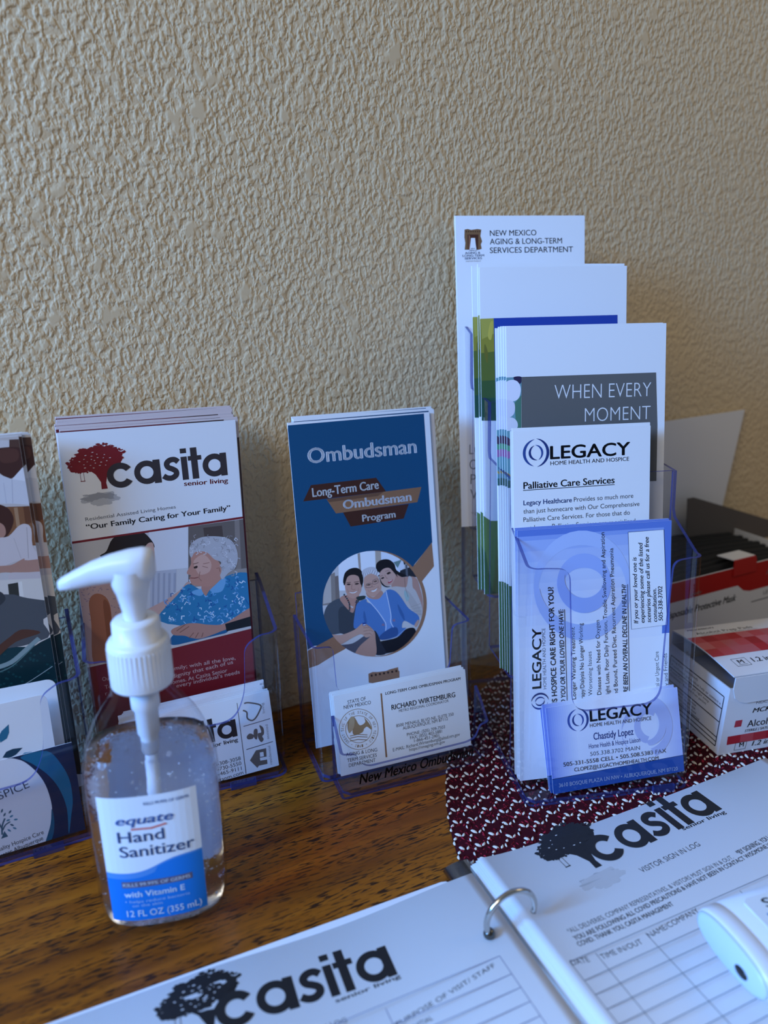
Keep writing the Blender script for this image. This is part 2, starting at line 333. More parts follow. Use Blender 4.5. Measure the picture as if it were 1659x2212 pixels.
ART = {
"omb":[
["F","",[12,74,112],[-48.75,212.37,-48.51,214.95,44.52,215.82,44.63,128.05,30.52,114.68,-4.79,67.35,-44.51,70.3,-48.75,68.44]],
["F","","#9c7256",[44.27,128.02,44.75,111.23,36.42,103.3,22.3,88.08,-24.01,64.12,-30.13,62.06,-42.56,56.87,-47.76,56.14,-48.75,55.89,-48.75,67.74,-44.92,69.07,-32.52,73.44,-8.46,81.42,30.69,114.5]],
["F","","#9c7256",[37.59,85.82,37.11,81.95,36.22,78.19,34.94,74.57,33.27,71.14,31.23,67.95,28.86,65.03,26.18,62.42,23.21,60.14,20.01,58.21,16.6,56.67,13.03,55.53,9.33,54.79,5.56,54.46,1.76,54.55,-2.04,55.05,-5.78,55.95,-9.44,57.24,-12.96,58.89,-16.31,60.9,-19.45,63.23,-22.36,65.86,-25.0,68.75,-27.35,71.88,-29.39,75.21,-31.09,78.7,-32.44,82.31,-33.43,86.02,-34.05,89.77,-34.29,93.53,-34.16,97.26,-33.66,100.93,-32.79,104.5,-31.56,107.92,-29.98,111.18,-28.08,114.22,-25.86,117.03,-23.36,119.58,-20.59,121.83,-17.58,123.76,-14.37,125.35,-10.98,126.59,-7.45,127.46,-3.82,127.94,-0.12,128.03,3.61,127.73,7.33,127.04,11.0,125.95,14.58,124.48,18.02,122.65,21.3,120.46,24.36,117.94,27.19,115.12,29.73,112.02,31.96,108.69,33.86,105.14,35.39,101.44,36.55,97.61,37.3,93.7,37.65,89.75]],
["F","printed_photo","#c9c6c6",[35.04,86.23,34.38,81.43,33.09,76.81,31.2,72.45,28.73,68.44,25.74,64.86,22.28,61.75,18.42,59.19,14.23,57.21,9.79,55.84,5.17,55.11,0.47,55.02,-4.23,55.57,-8.85,56.75,-13.32,58.52,-17.54,60.85,-21.47,63.7,-25.03,67.01,-28.16,70.72,-30.83,74.77,-32.99,79.08,-34.6,83.59,-35.65,88.23,-36.12,92.91,-36.02,97.56,-35.33,102.11,-34.08,106.49,-32.29,110.62,-29.98,114.45,-27.18,117.9,-23.95,120.94,-20.33,123.49,-16.38,125.53,-12.16,127.02,-7.74,127.92,-3.18,128.22,1.43,127.91,6.03,126.99,10.53,125.46,14.86,123.35,18.94,120.68,22.7,117.5,26.06,113.87,28.97,109.82,31.36,105.45,33.2,100.82,34.44,96.02,35.06,91.12]],
["F","printed_photo","#e9edf4",[-23.07,121.56,-20.33,123.49,-16.38,125.53,-12.16,127.02,-7.74,127.92,-3.18,128.22,1.43,127.91,2.93,127.61,2.37,113.21,-11.49,102.66,-24.13,104.59]],
["F","printed_photo","#dfe6f2",[6.99,126.66,10.53,125.46,14.86,123.35,18.94,120.68,21.68,118.37,21.48,110.45,5.91,112.7]],
["F","printed_photo","#b5a79a",[2.93,127.61,6.03,126.99,7.01,126.65,6.21,112.65,2.37,113.21]],
["F","printed_photo","#a89a90",[-9.49,127.4,-7.71,127.72,-7.87,114.68,-9.37,114.33]],
["F","printed_photo","#8f857e",[-36.02,97.56,-35.33,102.11,-34.08,106.49,-32.29,110.62,-29.98,114.45,-28.4,116.4,-25.94,117.29,-26.59,95.89,-36.05,96.29]],
["F","printed_photo","#bdb4ad",[-34.89,103.65,-34.08,106.49,-32.29,110.62,-29.98,114.45,-28.89,115.79,-29.9,97.55,-35.64,97.33]],
["F","printed_photo","#7d706a",[-26.17,114.51,-23.86,114.73,-24.12,97.77,-27.02,97.66]],
["F","printed_photo","#2a2c33",[19.75,111.86,26.59,113.13,28.97,109.82,31.3,105.57,18.85,107.93]],
["F","printed_photo","#5a5f68",[23.67,115.37,24.82,115.21,25.19,114.8,25.21,107.0,23.69,107.22]],
["F","printed_photo","#d7dde8",[19.05,118.91,20.77,119.14,22.7,117.5,23.18,116.98,22.9,113.16,18.54,112.04]],
["F","printed_photo","#6e8a86",[15.37,118.27,20.86,119.06,21.24,118.74,18.07,113.84]],
["F","printed_photo","#2e3336",[22.39,117.76,22.7,117.5,23.9,116.2,23.98,115.33,22.77,115.5]],
["F","printed_photo","#17161c",[2.88,118.29,3.5,119.28,4.38,120.03,5.42,120.57,6.54,120.93,7.8,121.13,9.21,121.15,10.63,120.97,11.92,120.59,13.07,119.96,14.14,119.1,15.1,118.1,15.88,117.04,16.29,115.93,16.42,114.7,16.64,113.45,17.34,112.21,18.99,110.9,21.27,109.52,23.33,108.28,24.32,107.42,23.79,107.03,22.26,106.97,20.38,107.13,18.81,107.35,17.7,107.58,16.71,107.89,15.74,108.38,14.68,109.12,13.5,110.36,12.25,112.0,10.96,113.53,9.65,114.46,8.2,114.56,6.66,114.1,5.23,113.45,4.14,112.95,3.49,112.5,3.16,111.98,2.99,111.7,2.87,111.99,2.69,113.14,2.57,114.92,2.59,116.81]],
["F","printed_photo","#b98e7f",[14.81,110.84,15.76,110.61,17.04,109.71,18.36,108.63,19.45,107.84,20.13,107.44,20.59,107.2,21.07,107.04,21.83,106.91,23.02,106.85,24.48,106.89,25.99,106.87,27.35,106.68,28.53,106.36,29.65,105.95,30.66,105.31,31.51,104.31,32.17,102.85,32.68,101.02,33.09,98.99,33.48,96.96,33.91,94.99,34.33,92.98,34.65,90.84,34.76,88.47,34.64,85.41,34.33,81.85,34.16,80.63,33.09,76.81,33.07,76.75,32.54,76.63,31.57,77.62,30.61,79.24,29.85,80.95,29.55,82.77,29.54,84.93,29.37,87.23,28.59,89.45,26.91,91.67,24.63,93.96,22.16,96.1,19.94,97.85,17.87,99.02,15.81,99.79,14.04,100.44,12.88,101.26,12.55,102.29,12.84,103.4,13.39,104.57,13.82,105.76,13.98,107.18,14.08,108.77,14.3,110.12]],
["F","printed_photo","#c7a193",[4.64,111.73,4.75,112.58,4.98,113.28,5.39,113.88,6.04,114.4,7.04,114.93,8.33,115.43,9.7,115.74,10.95,115.72,12.07,115.27,13.17,114.48,14.16,113.53,14.94,112.55,15.52,111.57,15.94,110.51,16.16,109.41,16.14,108.32,15.78,107.19,15.15,106.0,14.39,104.91,13.69,104.04,13.08,103.44,12.46,103.04,11.83,102.8,11.17,102.68,10.45,102.65,9.7,102.73,8.94,102.98,8.2,103.41,7.46,104.08,6.7,104.96,6.02,105.96,5.47,107.0,5.08,108.15,4.8,109.42,4.65,110.67]],
["F","printed_photo","#17161c",[2.84,115.44,3.18,116.12,3.66,116.68,4.29,117.11,5.08,117.41,6.1,117.59,7.32,117.64,8.62,117.55,9.86,117.31,11.09,116.92,12.35,116.39,13.53,115.72,14.51,114.93,15.24,113.95,15.79,112.79,16.22,111.62,16.61,110.57,17.01,109.57,17.37,108.58,17.6,107.82,17.6,107.53,17.3,107.88,16.77,108.7,16.11,109.75,15.41,110.75,14.68,111.78,13.87,112.92,13.0,113.97,12.07,114.7,11.05,115.04,9.94,115.11,8.84,114.98,7.86,114.72,6.99,114.27,6.19,113.63,5.5,112.91,4.98,112.26,4.72,111.6,4.67,110.9,4.65,110.32,4.51,110.02,4.13,110.06,3.63,110.33,3.15,110.8,2.82,111.42,2.65,112.29,2.58,113.39,2.64,114.51]],
["F","printed_photo","#2b2020",[9.88,111.26,10.2,111.52,10.76,111.8,11.38,112.03,11.88,112.13,12.28,112.02,12.64,111.78,12.88,111.49,12.9,111.23,12.58,110.97,11.99,110.69,11.35,110.46,10.84,110.37,10.46,110.47,10.11,110.71,9.89,111.0]],
["F","printed_photo","#2b2020",[5.58,108.43,5.82,108.63,6.25,108.88,6.74,109.09,7.14,109.18,7.46,109.1,7.76,108.91,7.96,108.68,7.99,108.48,7.75,108.3,7.32,108.11,6.84,107.96,6.44,107.89,6.12,107.94,5.82,108.08,5.61,108.25]],
["F","printed_photo","#b3525a",[10.46,105.39,11.14,105.77,12.19,106.19,13.23,106.52,13.89,106.62,14.03,106.4,13.87,105.94,13.54,105.41,13.16,104.99,12.67,104.68,12.05,104.39,11.44,104.2,10.97,104.15,10.64,104.32,10.37,104.64,10.28,105.03]],
["L","printed_photo","#eee6e0",0.363,[11.07,105.42,13.37,106.23]],
["L","printed_photo","#6a463c",0.241,[8.92,112.84,11.97,113.27]],
["L","printed_photo","#6a463c",0.24,[5.1,109.94,7.23,110.32]],
["L","printed_photo","#9a6d60",0.301,[8.45,110.6,9.47,108.14,10.34,107.72]],
["F","printed_photo","#17161c",[4.51,110.02,4.66,109.61,5.0,108.42,5.46,106.97,5.98,105.77,6.56,104.88,7.24,104.05,7.97,103.32,8.75,102.75,9.76,102.37,10.94,102.15,11.92,102.02,12.32,101.92,11.9,101.79,10.92,101.68,9.73,101.68,8.69,101.89,7.83,102.33,6.98,102.94,6.21,103.73,5.59,104.67,5.12,106.05,4.76,107.79,4.55,109.3]],
["F","printed_photo","#c4bcb8",[10.99,100.38,11.25,100.95,12.31,101.31,13.79,101.47,15.32,101.47,17.05,101.15,19.09,100.57,21.05,100.01,22.54,99.79,23.36,99.98,23.75,100.41,23.96,101.06,24.23,101.88,24.55,103.09,24.83,104.64,25.13,106.08,25.52,106.95,26.08,107.15,26.77,106.92,27.42,106.32,27.87,105.44,28.02,104.09,27.96,102.31,27.89,100.47,28.03,98.96,28.41,98.1,28.94,97.61,29.57,96.98,30.27,95.68,31.17,93.35,32.24,90.34,33.21,87.2,33.85,84.46,34.08,82.06,34.04,80.2,33.09,76.81,33.04,76.68,32.72,76.54,31.95,76.96,30.96,77.9,29.72,79.19,28.08,80.98,26.1,83.3,24.07,85.78,22.3,88.08,20.92,90.19,19.76,92.27,18.63,94.21,17.35,95.91,15.61,97.34,13.59,98.56,11.86,99.58]],
["F","printed_photo","#b7aeaa",[21.76,97.57,22.08,98.29,22.98,98.01,24.16,97.08,25.33,95.85,26.53,94.15,27.87,91.88,29.19,89.48,30.31,87.4,31.23,85.71,32.03,84.2,32.65,82.84,33.02,81.62,33.19,80.35,33.16,79.11,32.84,78.26,32.16,78.19,30.9,79.07,29.17,80.69,27.35,82.79,25.8,85.16,24.45,88.21,23.16,91.91,22.18,95.33]],
["L","printed_photo","#a79d98",0.311,[25.18,85.26,33.71,86.86]],
["L","printed_photo","#a79d98",0.311,[25.81,83.68,33.52,84.22]],
["L","printed_photo","#a79d98",0.312,[26.44,82.1,33.33,81.57]],
["L","printed_photo","#a79d98",0.312,[27.08,80.51,33.15,78.92]],
["F","printed_photo","#9fb9b8",[21.76,97.57,22.16,97.6,22.72,97.27,23.31,96.73,23.8,96.08,24.25,95.28,24.7,94.29,25.01,93.26,25.08,92.36,24.79,91.46,24.23,90.54,23.59,89.87,23.03,89.73,22.57,90.35,22.13,91.53,21.75,92.9,21.5,94.09,21.4,95.14,21.41,96.19,21.53,97.07]],
["L","printed_photo","#8a6d60",0.246,[22.44,106.82,22.54,99.79,24.16,92.5]],
["F","printed_photo","#1b191d",[-20.83,110.9,-20.59,111.99,-20.24,113.32,-19.76,114.65,-19.16,115.75,-18.41,116.55,-17.51,117.2,-16.52,117.69,-15.49,118.05,-14.36,118.28,-13.13,118.38,-11.92,118.32,-10.83,118.07,-9.85,117.61,-8.94,116.96,-8.15,116.16,-7.54,115.21,-7.13,114.04,-6.9,112.68,-6.79,111.27,-6.78,109.96,-6.89,108.71,-7.13,107.47,-7.43,106.37,-7.72,105.52,-8.03,104.85,-8.37,104.33,-8.7,104.17,-8.98,104.57,-9.09,105.86,-9.08,107.85,-9.18,109.93,-9.6,111.52,-10.46,112.45,-11.63,113.04,-12.92,113.39,-14.11,113.6,-15.23,113.68,-16.36,113.59,-17.4,113.3,-18.25,112.78,-18.82,111.85,-19.21,110.57,-19.49,109.32,-19.76,108.47,-20.04,108.14,-20.27,108.12,-20.47,108.31,-20.62,108.6,-20.76,108.96,-20.88,109.45,-20.93,110.09]],
["F","printed_photo","#b98a7a",[-20.81,100.67,-19.79,100.87,-18.3,100.78,-16.66,100.56,-15.19,100.37,-13.78,100.34,-12.34,100.36,-11.16,100.2,-10.55,99.65,-10.74,98.44,-11.52,96.75,-12.52,95.05,-13.38,93.78,-13.96,92.98,-14.48,92.45,-15.06,92.24,-15.83,92.45,-16.99,93.24,-18.41,94.54,-19.75,95.98,-20.69,97.23,-21.19,98.27,-21.41,99.27,-21.3,100.1]],
["F","printed_photo","#c49887",[-19.67,109.59,-19.35,110.76,-18.91,111.78,-18.33,112.62,-17.63,113.26,-16.74,113.68,-15.68,113.9,-14.57,113.93,-13.51,113.79,-12.45,113.48,-11.36,112.98,-10.37,112.32,-9.6,111.52,-9.09,110.5,-8.78,109.29,-8.61,108.01,-8.51,106.78,-8.45,105.6,-8.48,104.42,-8.61,103.28,-8.87,102.26,-9.29,101.35,-9.84,100.52,-10.48,99.8,-11.18,99.17,-11.95,98.62,-12.8,98.14,-13.68,97.8,-14.53,97.69,-15.34,97.82,-16.15,98.16,-16.92,98.67,-17.61,99.31,-18.23,100.1,-18.8,101.03,-19.27,102.11,-19.61,103.33,-19.81,104.8,-19.89,106.48,-19.85,108.16]],
["F","printed_photo","#1b191d",[-20.62,108.6,-20.52,109.92,-20.3,111.76,-19.9,113.66,-19.21,115.19,-18.12,116.29,-16.7,117.18,-15.18,117.8,-13.74,118.08,-12.37,117.99,-10.97,117.56,-9.68,116.86,-8.65,115.94,-7.92,114.67,-7.41,113.07,-7.08,111.41,-6.9,109.98,-6.9,108.75,-7.09,107.61,-7.38,106.68,-7.68,106.09,-8.0,105.85,-8.37,105.91,-8.75,106.25,-9.09,106.87,-9.31,107.96,-9.45,109.47,-9.67,110.99,-10.13,112.16,-10.93,112.89,-11.95,113.36,-13.06,113.64,-14.09,113.77,-15.05,113.77,-16.0,113.63,-16.89,113.29,-17.67,112.7,-18.34,111.63,-18.91,110.19,-19.4,108.81,-19.81,107.91,-20.16,107.56,-20.43,107.54,-20.6,107.88]],
["F","printed_photo","#3a2a28",[-18.65,107.85,-18.48,108.02,-18.08,108.2,-17.59,108.33,-17.16,108.36,-16.73,108.25,-16.27,108.03,-15.91,107.78,-15.76,107.59,-15.94,107.43,-16.33,107.3,-16.82,107.2,-17.25,107.18,-17.68,107.28,-18.14,107.46,-18.51,107.67]],
["F","printed_photo","#3a2a28",[-13.15,107.37,-12.97,107.54,-12.54,107.73,-12.01,107.87,-11.53,107.92,-11.05,107.83,-10.53,107.64,-10.11,107.42,-9.94,107.23,-10.14,107.05,-10.59,106.87,-11.14,106.73,-11.63,106.68,-12.1,106.77,-12.6,106.95,-13.0,107.18]],
["L","printed_photo","#3b2b28",0.348,[-18.85,109.01,-15.65,108.99]],
["L","printed_photo","#3b2b28",0.351,[-13.34,108.65,-9.82,108.7]],
["F","printed_photo","#e8dfda",[-17.33,102.7,-16.94,102.62,-16.19,102.37,-15.3,102.1,-14.47,101.97,-13.62,102.09,-12.68,102.35,-11.89,102.59,-11.49,102.66,-11.6,102.43,-12.09,102.03,-12.74,101.62,-13.35,101.34,-13.92,101.25,-14.53,101.25,-15.14,101.33,-15.68,101.47,-16.25,101.75,-16.83,102.14,-17.25,102.5]],
["L","printed_photo","#8d5a50",0.233,[-17.6,102.91,-14.46,102.08,-11.36,102.75]],
["L","printed_photo","#9c6c5e",0.351,[-14.88,107.74,-15.56,104.42,-14.05,103.51,-12.85,103.89]],
["L","printed_photo","#a87a6c",0.233,[-18.32,104.84,-17.81,102.49]],
["L","printed_photo","#a87a6c",0.235,[-10.77,104.26,-10.66,101.96]],
["F","printed_photo","#4b525b",[-32.99,79.08,-34.6,83.59,-35.65,88.23,-35.82,89.91,-35.63,90.66,-34.97,92.51,-34.07,94.28,-32.92,95.76,-31.36,96.98,-29.45,98.01,-27.48,98.77,-25.74,99.16,-24.32,99.21,-23.05,98.96,-21.87,98.32,-20.69,97.23,-19.47,95.16,-18.25,92.32,-17.12,89.75,-16.16,88.48,-15.44,89.17,-14.91,91.15,-14.43,93.42,-13.87,95.0,-13.05,95.78,-12.11,96.23,-11.3,96.24,-10.87,95.68,-10.99,94.28,-11.49,92.18,-12.13,89.89,-12.68,87.91,-13.1,86.41,-13.53,85.13,-13.93,83.85,-14.3,82.4,-14.43,80.52,-14.41,78.37,-14.62,76.41,-15.48,75.08,-17.27,74.64,-19.72,74.8,-22.38,75.22,-24.82,75.54,-27.04,75.6,-29.23,75.6,-31.23,75.77,-31.36,75.82]],
["F","printed_photo","#3a4048",[-25.16,92.24,-24.28,93.14,-23.11,93.62,-21.79,93.65,-20.44,93.19,-18.89,92.16,-17.15,90.61,-15.58,88.67,-14.56,86.49,-14.1,83.68,-14.03,80.33,-14.46,77.2,-15.48,75.08,-17.54,74.19,-20.45,74.1,-23.35,74.65,-25.39,75.64,-26.25,77.27,-26.43,79.56,-26.26,82.07,-26.11,84.38,-26.08,86.57,-25.98,88.8,-25.71,90.78]],
["F","printed_photo","#b98a7a",[-23.98,99.46,-23.39,100.07,-22.37,100.59,-21.26,100.83,-20.41,100.61,-19.97,99.69,-19.73,98.25,-19.51,96.65,-19.11,95.26,-18.4,94.02,-17.52,92.79,-16.64,91.8,-15.92,91.31,-15.45,91.56,-15.11,92.37,-14.83,93.3,-14.54,93.96,-14.14,94.37,-13.71,94.69,-13.39,94.75,-13.33,94.34,-13.64,93.12,-14.2,91.29,-14.9,89.49,-15.58,88.38,-16.21,88.15,-16.85,88.45,-17.56,89.11,-18.37,89.99,-19.38,91.2,-20.55,92.77,-21.67,94.41,-22.55,95.81,-23.22,96.93,-23.75,97.93,-24.04,98.77]],
["F","printed_photo","#2f4a52",[-20.19,101.14,-20.42,100.69,-20.88,100.57,-21.31,100.83,-21.45,101.34,-21.23,101.79,-20.77,101.92,-20.34,101.65]],
["F","printed_photo","#4c2b33",[-19.34,99.73,-19.57,99.28,-20.03,99.15,-20.46,99.42,-20.6,99.92,-20.38,100.37,-19.92,100.5,-19.49,100.23]],
["F","printed_photo","#2f4a52",[-18.56,98.32,-18.79,97.87,-19.25,97.74,-19.68,98.01,-19.83,98.52,-19.6,98.97,-19.14,99.1,-18.71,98.83]],
["F","printed_photo","#4c2b33",[-17.92,96.93,-18.14,96.48,-18.61,96.36,-19.04,96.63,-19.18,97.13,-18.96,97.58,-18.49,97.71,-18.06,97.44]],
["F","printed_photo","#2f4a52",[-17.45,95.57,-17.68,95.12,-18.14,94.99,-18.57,95.26,-18.72,95.77,-18.49,96.22,-18.03,96.35,-17.6,96.08]],
["F","printed_photo","#4c2b33",[-17.19,94.24,-17.41,93.79,-17.88,93.66,-18.31,93.93,-18.45,94.44,-18.23,94.89,-17.76,95.02,-17.33,94.75]],
["F","printed_photo","#2f4a52",[-17.11,92.94,-17.34,92.49,-17.8,92.36,-18.23,92.63,-18.38,93.14,-18.16,93.59,-17.69,93.72,-17.26,93.45]],
["F","printed_photo","#4c2b33",[-17.19,91.66,-17.42,91.21,-17.88,91.08,-18.32,91.36,-18.46,91.87,-18.24,92.32,-17.77,92.44,-17.34,92.17]],
["F","printed_photo","#2f4a52",[-17.37,90.4,-17.6,89.95,-18.06,89.82,-18.5,90.09,-18.64,90.61,-18.42,91.06,-17.95,91.18,-17.52,90.91]],
["F","printed_photo","#37303a",[-12.09,95.87,-12.28,95.45,-12.66,95.33,-13.02,95.57,-13.14,96.04,-12.95,96.45,-12.56,96.58,-12.21,96.34]],
["F","printed_photo","#5a3038",[-12.44,94.43,-12.63,94.02,-13.02,93.89,-13.37,94.13,-13.49,94.6,-13.3,95.02,-12.91,95.14,-12.56,94.9]],
["F","printed_photo","#37303a",[-12.79,92.99,-12.98,92.58,-13.37,92.45,-13.72,92.7,-13.84,93.16,-13.65,93.58,-13.27,93.7,-12.91,93.46]],
["F","printed_photo","#5a3038",[-13.15,91.55,-13.33,91.14,-13.72,91.01,-14.07,91.26,-14.19,91.72,-14.0,92.14,-13.62,92.26,-13.26,92.02]],
["F","printed_photo","#37303a",[-13.5,90.12,-13.69,89.7,-14.07,89.58,-14.42,89.82,-14.54,90.28,-14.35,90.7,-13.97,90.82,-13.62,90.58]],
["F","printed_photo","#5a3038",[-13.85,88.68,-14.04,88.26,-14.42,88.14,-14.78,88.38,-14.89,88.85,-14.71,89.26,-14.32,89.39,-13.97,89.14]],
["F","printed_photo","#2b3a3a",[-12.72,98.26,-11.73,98.55,-10.09,98.68,-8.36,98.68,-7.1,98.54,-6.38,98.2,-5.93,97.67,-5.81,97.11,-6.07,96.65,-6.93,96.26,-8.29,95.88,-9.74,95.65,-10.87,95.68,-11.72,96.13,-12.45,96.89,-12.85,97.7]],
["F","printed_photo","#c9c6cb",[-7.51,114.06,-7.42,114.67,-7.21,115.23,-6.85,115.73,-6.29,116.17,-5.44,116.56,-4.35,116.91,-3.18,117.16,-2.07,117.28,-0.98,117.26,0.15,117.12,1.18,116.85,2.02,116.41,2.63,115.77,3.06,114.96,3.36,114.02,3.55,113.04,3.62,111.8,3.56,110.36,3.41,109.12,3.19,108.49,2.95,108.77,2.65,109.68,2.24,110.77,1.64,111.59,0.78,112.07,-0.3,112.45,-1.42,112.68,-2.42,112.75,-3.31,112.7,-4.14,112.5,-4.88,112.12,-5.48,111.48,-5.89,110.27,-6.15,108.61,-6.32,107.14,-6.47,106.48,-6.56,106.99,-6.59,108.29,-6.61,109.83,-6.69,111.09,-6.9,111.97,-7.19,112.73,-7.44,113.42]],
["F","printed_photo","#c79c8b",[-6.93,106.55,-6.87,107.74,-6.69,108.94,-6.35,110.06,-5.82,110.96,-5.02,111.65,-4.01,112.16,-2.91,112.51,-1.84,112.67,-0.79,112.67,0.28,112.51,1.32,112.13,2.23,111.5,3.03,110.51,3.75,109.2,4.36,107.79,4.84,106.52,5.18,105.42,5.4,104.38,5.49,103.37,5.42,102.39,5.18,101.37,4.79,100.35,4.26,99.4,3.63,98.61,2.82,97.96,1.87,97.43,0.86,97.06,-0.1,96.87,-1.02,96.89,-1.93,97.08,-2.8,97.45,-3.59,97.99,-4.29,98.73,-4.93,99.67,-5.49,100.73,-5.95,101.81,-6.35,102.94,-6.66,104.14,-6.87,105.37]],
["F","printed_photo","#b98c7c",[-5.75,100.63,-5.46,100.34,-4.94,99.59,-4.29,98.7,-3.59,97.99,-2.85,97.44,-2.04,96.9,-1.13,96.56,-0.12,96.58,1.12,97.28,2.55,98.47,3.91,99.6,4.94,100.14,5.65,99.82,6.15,98.98,6.36,97.94,6.21,97.05,5.56,96.29,4.49,95.52,3.26,94.88,2.11,94.5,1.05,94.46,-0.03,94.67,-1.07,95.03,-2.0,95.43,-2.84,95.87,-3.6,96.39,-4.27,96.97,-4.81,97.6,-5.25,98.43,-5.59,99.42,-5.78,100.25]],
["F","printed_photo","#aeabb2",[-7.24,111.63,-7.12,112.15,-6.72,113.05,-6.23,113.92,-5.84,114.39,-5.54,114.26,-5.24,113.78,-5.06,113.17,-5.09,112.68,-5.51,112.28,-6.2,111.88,-6.88,111.61]],
["F","printed_photo","#dcdade",[-6.45,111.85,-6.34,112.38,-5.94,113.26,-5.44,114.12,-5.06,114.56,-4.76,114.42,-4.46,113.91,-4.28,113.29,-4.31,112.8,-4.73,112.42,-5.42,112.05,-6.1,111.81]],
["F","printed_photo","#aeabb2",[-5.67,112.08,-5.55,112.61,-5.15,113.47,-4.66,114.31,-4.28,114.74,-3.98,114.57,-3.69,114.04,-3.5,113.41,-3.53,112.92,-3.95,112.56,-4.64,112.22,-5.32,112.02]],
["F","printed_photo","#dcdade",[-4.88,112.31,-4.77,112.83,-4.37,113.68,-3.88,114.5,-3.5,114.91,-3.2,114.73,-2.91,114.18,-2.72,113.52,-2.76,113.03,-3.17,112.69,-3.86,112.39,-4.53,112.23]],
["F","printed_photo","#aeabb2",[-4.1,112.54,-3.98,113.06,-3.58,113.89,-3.1,114.69,-2.71,115.08,-2.42,114.88,-2.13,114.31,-1.95,113.64,-1.98,113.15,-2.39,112.83,-3.08,112.56,-3.75,112.44]],
["F","printed_photo","#dcdade",[-3.31,112.77,-3.2,113.29,-2.8,114.11,-2.31,114.88,-1.93,115.26,-1.63,115.04,-1.35,114.45,-1.17,113.76,-1.2,113.26,-1.61,112.96,-2.29,112.74,-2.96,112.65]],
["F","printed_photo","#aeabb2",[-2.52,113.0,-2.41,113.51,-2.01,114.32,-1.53,115.07,-1.15,115.43,-0.85,115.2,-0.56,114.58,-0.38,113.88,-0.42,113.38,-0.83,113.1,-1.51,112.91,-2.17,112.86]],
["F","printed_photo","#dcdade",[-1.73,113.23,-1.62,113.74,-1.22,114.53,-0.74,115.26,-0.36,115.61,-0.07,115.35,0.22,114.72,0.4,114.0,0.36,113.5,-0.04,113.24,-0.73,113.08,-1.39,113.07]],
["F","printed_photo","#aeabb2",[-1.0,112.78,-0.88,113.29,-0.49,114.1,-0.0,114.85,0.38,115.21,0.68,114.98,0.96,114.36,1.14,113.66,1.11,113.16,0.7,112.88,0.02,112.69,-0.65,112.64]],
["F","printed_photo","#dcdade",[-0.26,112.33,-0.15,112.85,0.25,113.67,0.74,114.44,1.12,114.82,1.42,114.6,1.71,114.01,1.89,113.32,1.86,112.82,1.45,112.52,0.76,112.29,0.09,112.2]],
["F","printed_photo","#aeabb2",[0.48,111.88,0.59,112.4,0.99,113.23,1.48,114.03,1.87,114.43,2.16,114.23,2.46,113.65,2.64,112.98,2.61,112.48,2.19,112.16,1.5,111.9,0.83,111.77]],
["F","printed_photo","#dcdade",[1.21,111.42,1.33,111.95,1.73,112.8,2.22,113.62,2.61,114.03,2.91,113.85,3.2,113.3,3.39,112.64,3.36,112.15,2.94,111.81,2.25,111.5,1.57,111.34]],
["F","printed_photo","#aeabb2",[1.95,110.97,2.07,111.5,2.47,112.37,2.97,113.21,3.35,113.64,3.66,113.48,3.95,112.94,4.14,112.3,4.11,111.81,3.69,111.45,2.99,111.11,2.31,110.91]],
["F","printed_photo","#dcdade",[2.69,110.52,2.81,111.05,3.21,111.93,3.71,112.79,4.1,113.25,4.4,113.1,4.7,112.59,4.89,111.96,4.86,111.47,4.44,111.09,3.74,110.71,3.05,110.48]],
["F","printed_photo","#6a5148",[-5.08,105.41,-4.85,105.59,-4.35,105.79,-3.76,105.95,-3.25,106.0,-2.8,105.89,-2.32,105.67,-1.96,105.41,-1.83,105.21,-2.04,105.05,-2.49,104.9,-3.04,104.8,-3.53,104.77,-4.0,104.86,-4.52,105.03,-4.93,105.23]],
["F","printed_photo","#6a5148",[-0.03,106.95,0.17,107.15,0.62,107.38,1.17,107.58,1.64,107.68,2.06,107.64,2.5,107.5,2.84,107.32,2.97,107.14,2.81,106.95,2.44,106.72,1.97,106.53,1.54,106.43,1.08,106.47,0.56,106.6,0.14,106.78]],
["L","printed_photo","#5d5357",0.296,[-5.6,104.05,-5.49,104.5,-5.36,105.15,-5.12,105.79,-4.72,106.22,-4.0,106.38,-3.05,106.4,-2.12,106.27,-1.47,106.02,-1.15,105.53,-1.02,104.85,-1.09,104.17,-1.35,103.7,-1.92,103.5,-2.76,103.46,-3.64,103.51,-4.33,103.57,-4.8,103.66,-5.15,103.81,-5.41,103.95,-5.6,104.05]],
["L","printed_photo","#5d5357",0.298,[-0.61,105.6,-0.59,106.04,-0.58,106.67,-0.46,107.33,-0.14,107.83,0.54,108.18,1.47,108.46,2.4,108.59,3.07,108.51,3.44,108.09,3.63,107.42,3.64,106.7,3.49,106.14,3.08,105.78,2.45,105.51,1.76,105.33,1.15,105.22,0.63,105.23,0.12,105.35,-0.31,105.5,-0.61,105.6]],
["F","printed_photo","#e9e2de",[-2.26,101.24,-1.91,101.31,-1.24,101.28,-0.45,101.25,0.25,101.32,0.89,101.62,1.56,102.06,2.12,102.43,2.43,102.55,2.43,102.27,2.18,101.73,1.8,101.13,1.39,100.69,0.92,100.42,0.36,100.23,-0.22,100.14,-0.74,100.15,-1.26,100.33,-1.79,100.66,-2.18,101.0]],
["L","printed_photo","#8d5a50",0.298,[-2.61,101.3,-0.05,101.37,2.74,102.67]],
["L","printed_photo","#a77868",0.298,[-1.2,105.69,-0.79,103.32,0.73,103.67]],
["L","printed_photo","#a77868",0.238,[-4.15,102.11,-3.11,100.22]],
["L","printed_photo","#a77868",0.24,[3.11,103.6,3.82,101.18]],
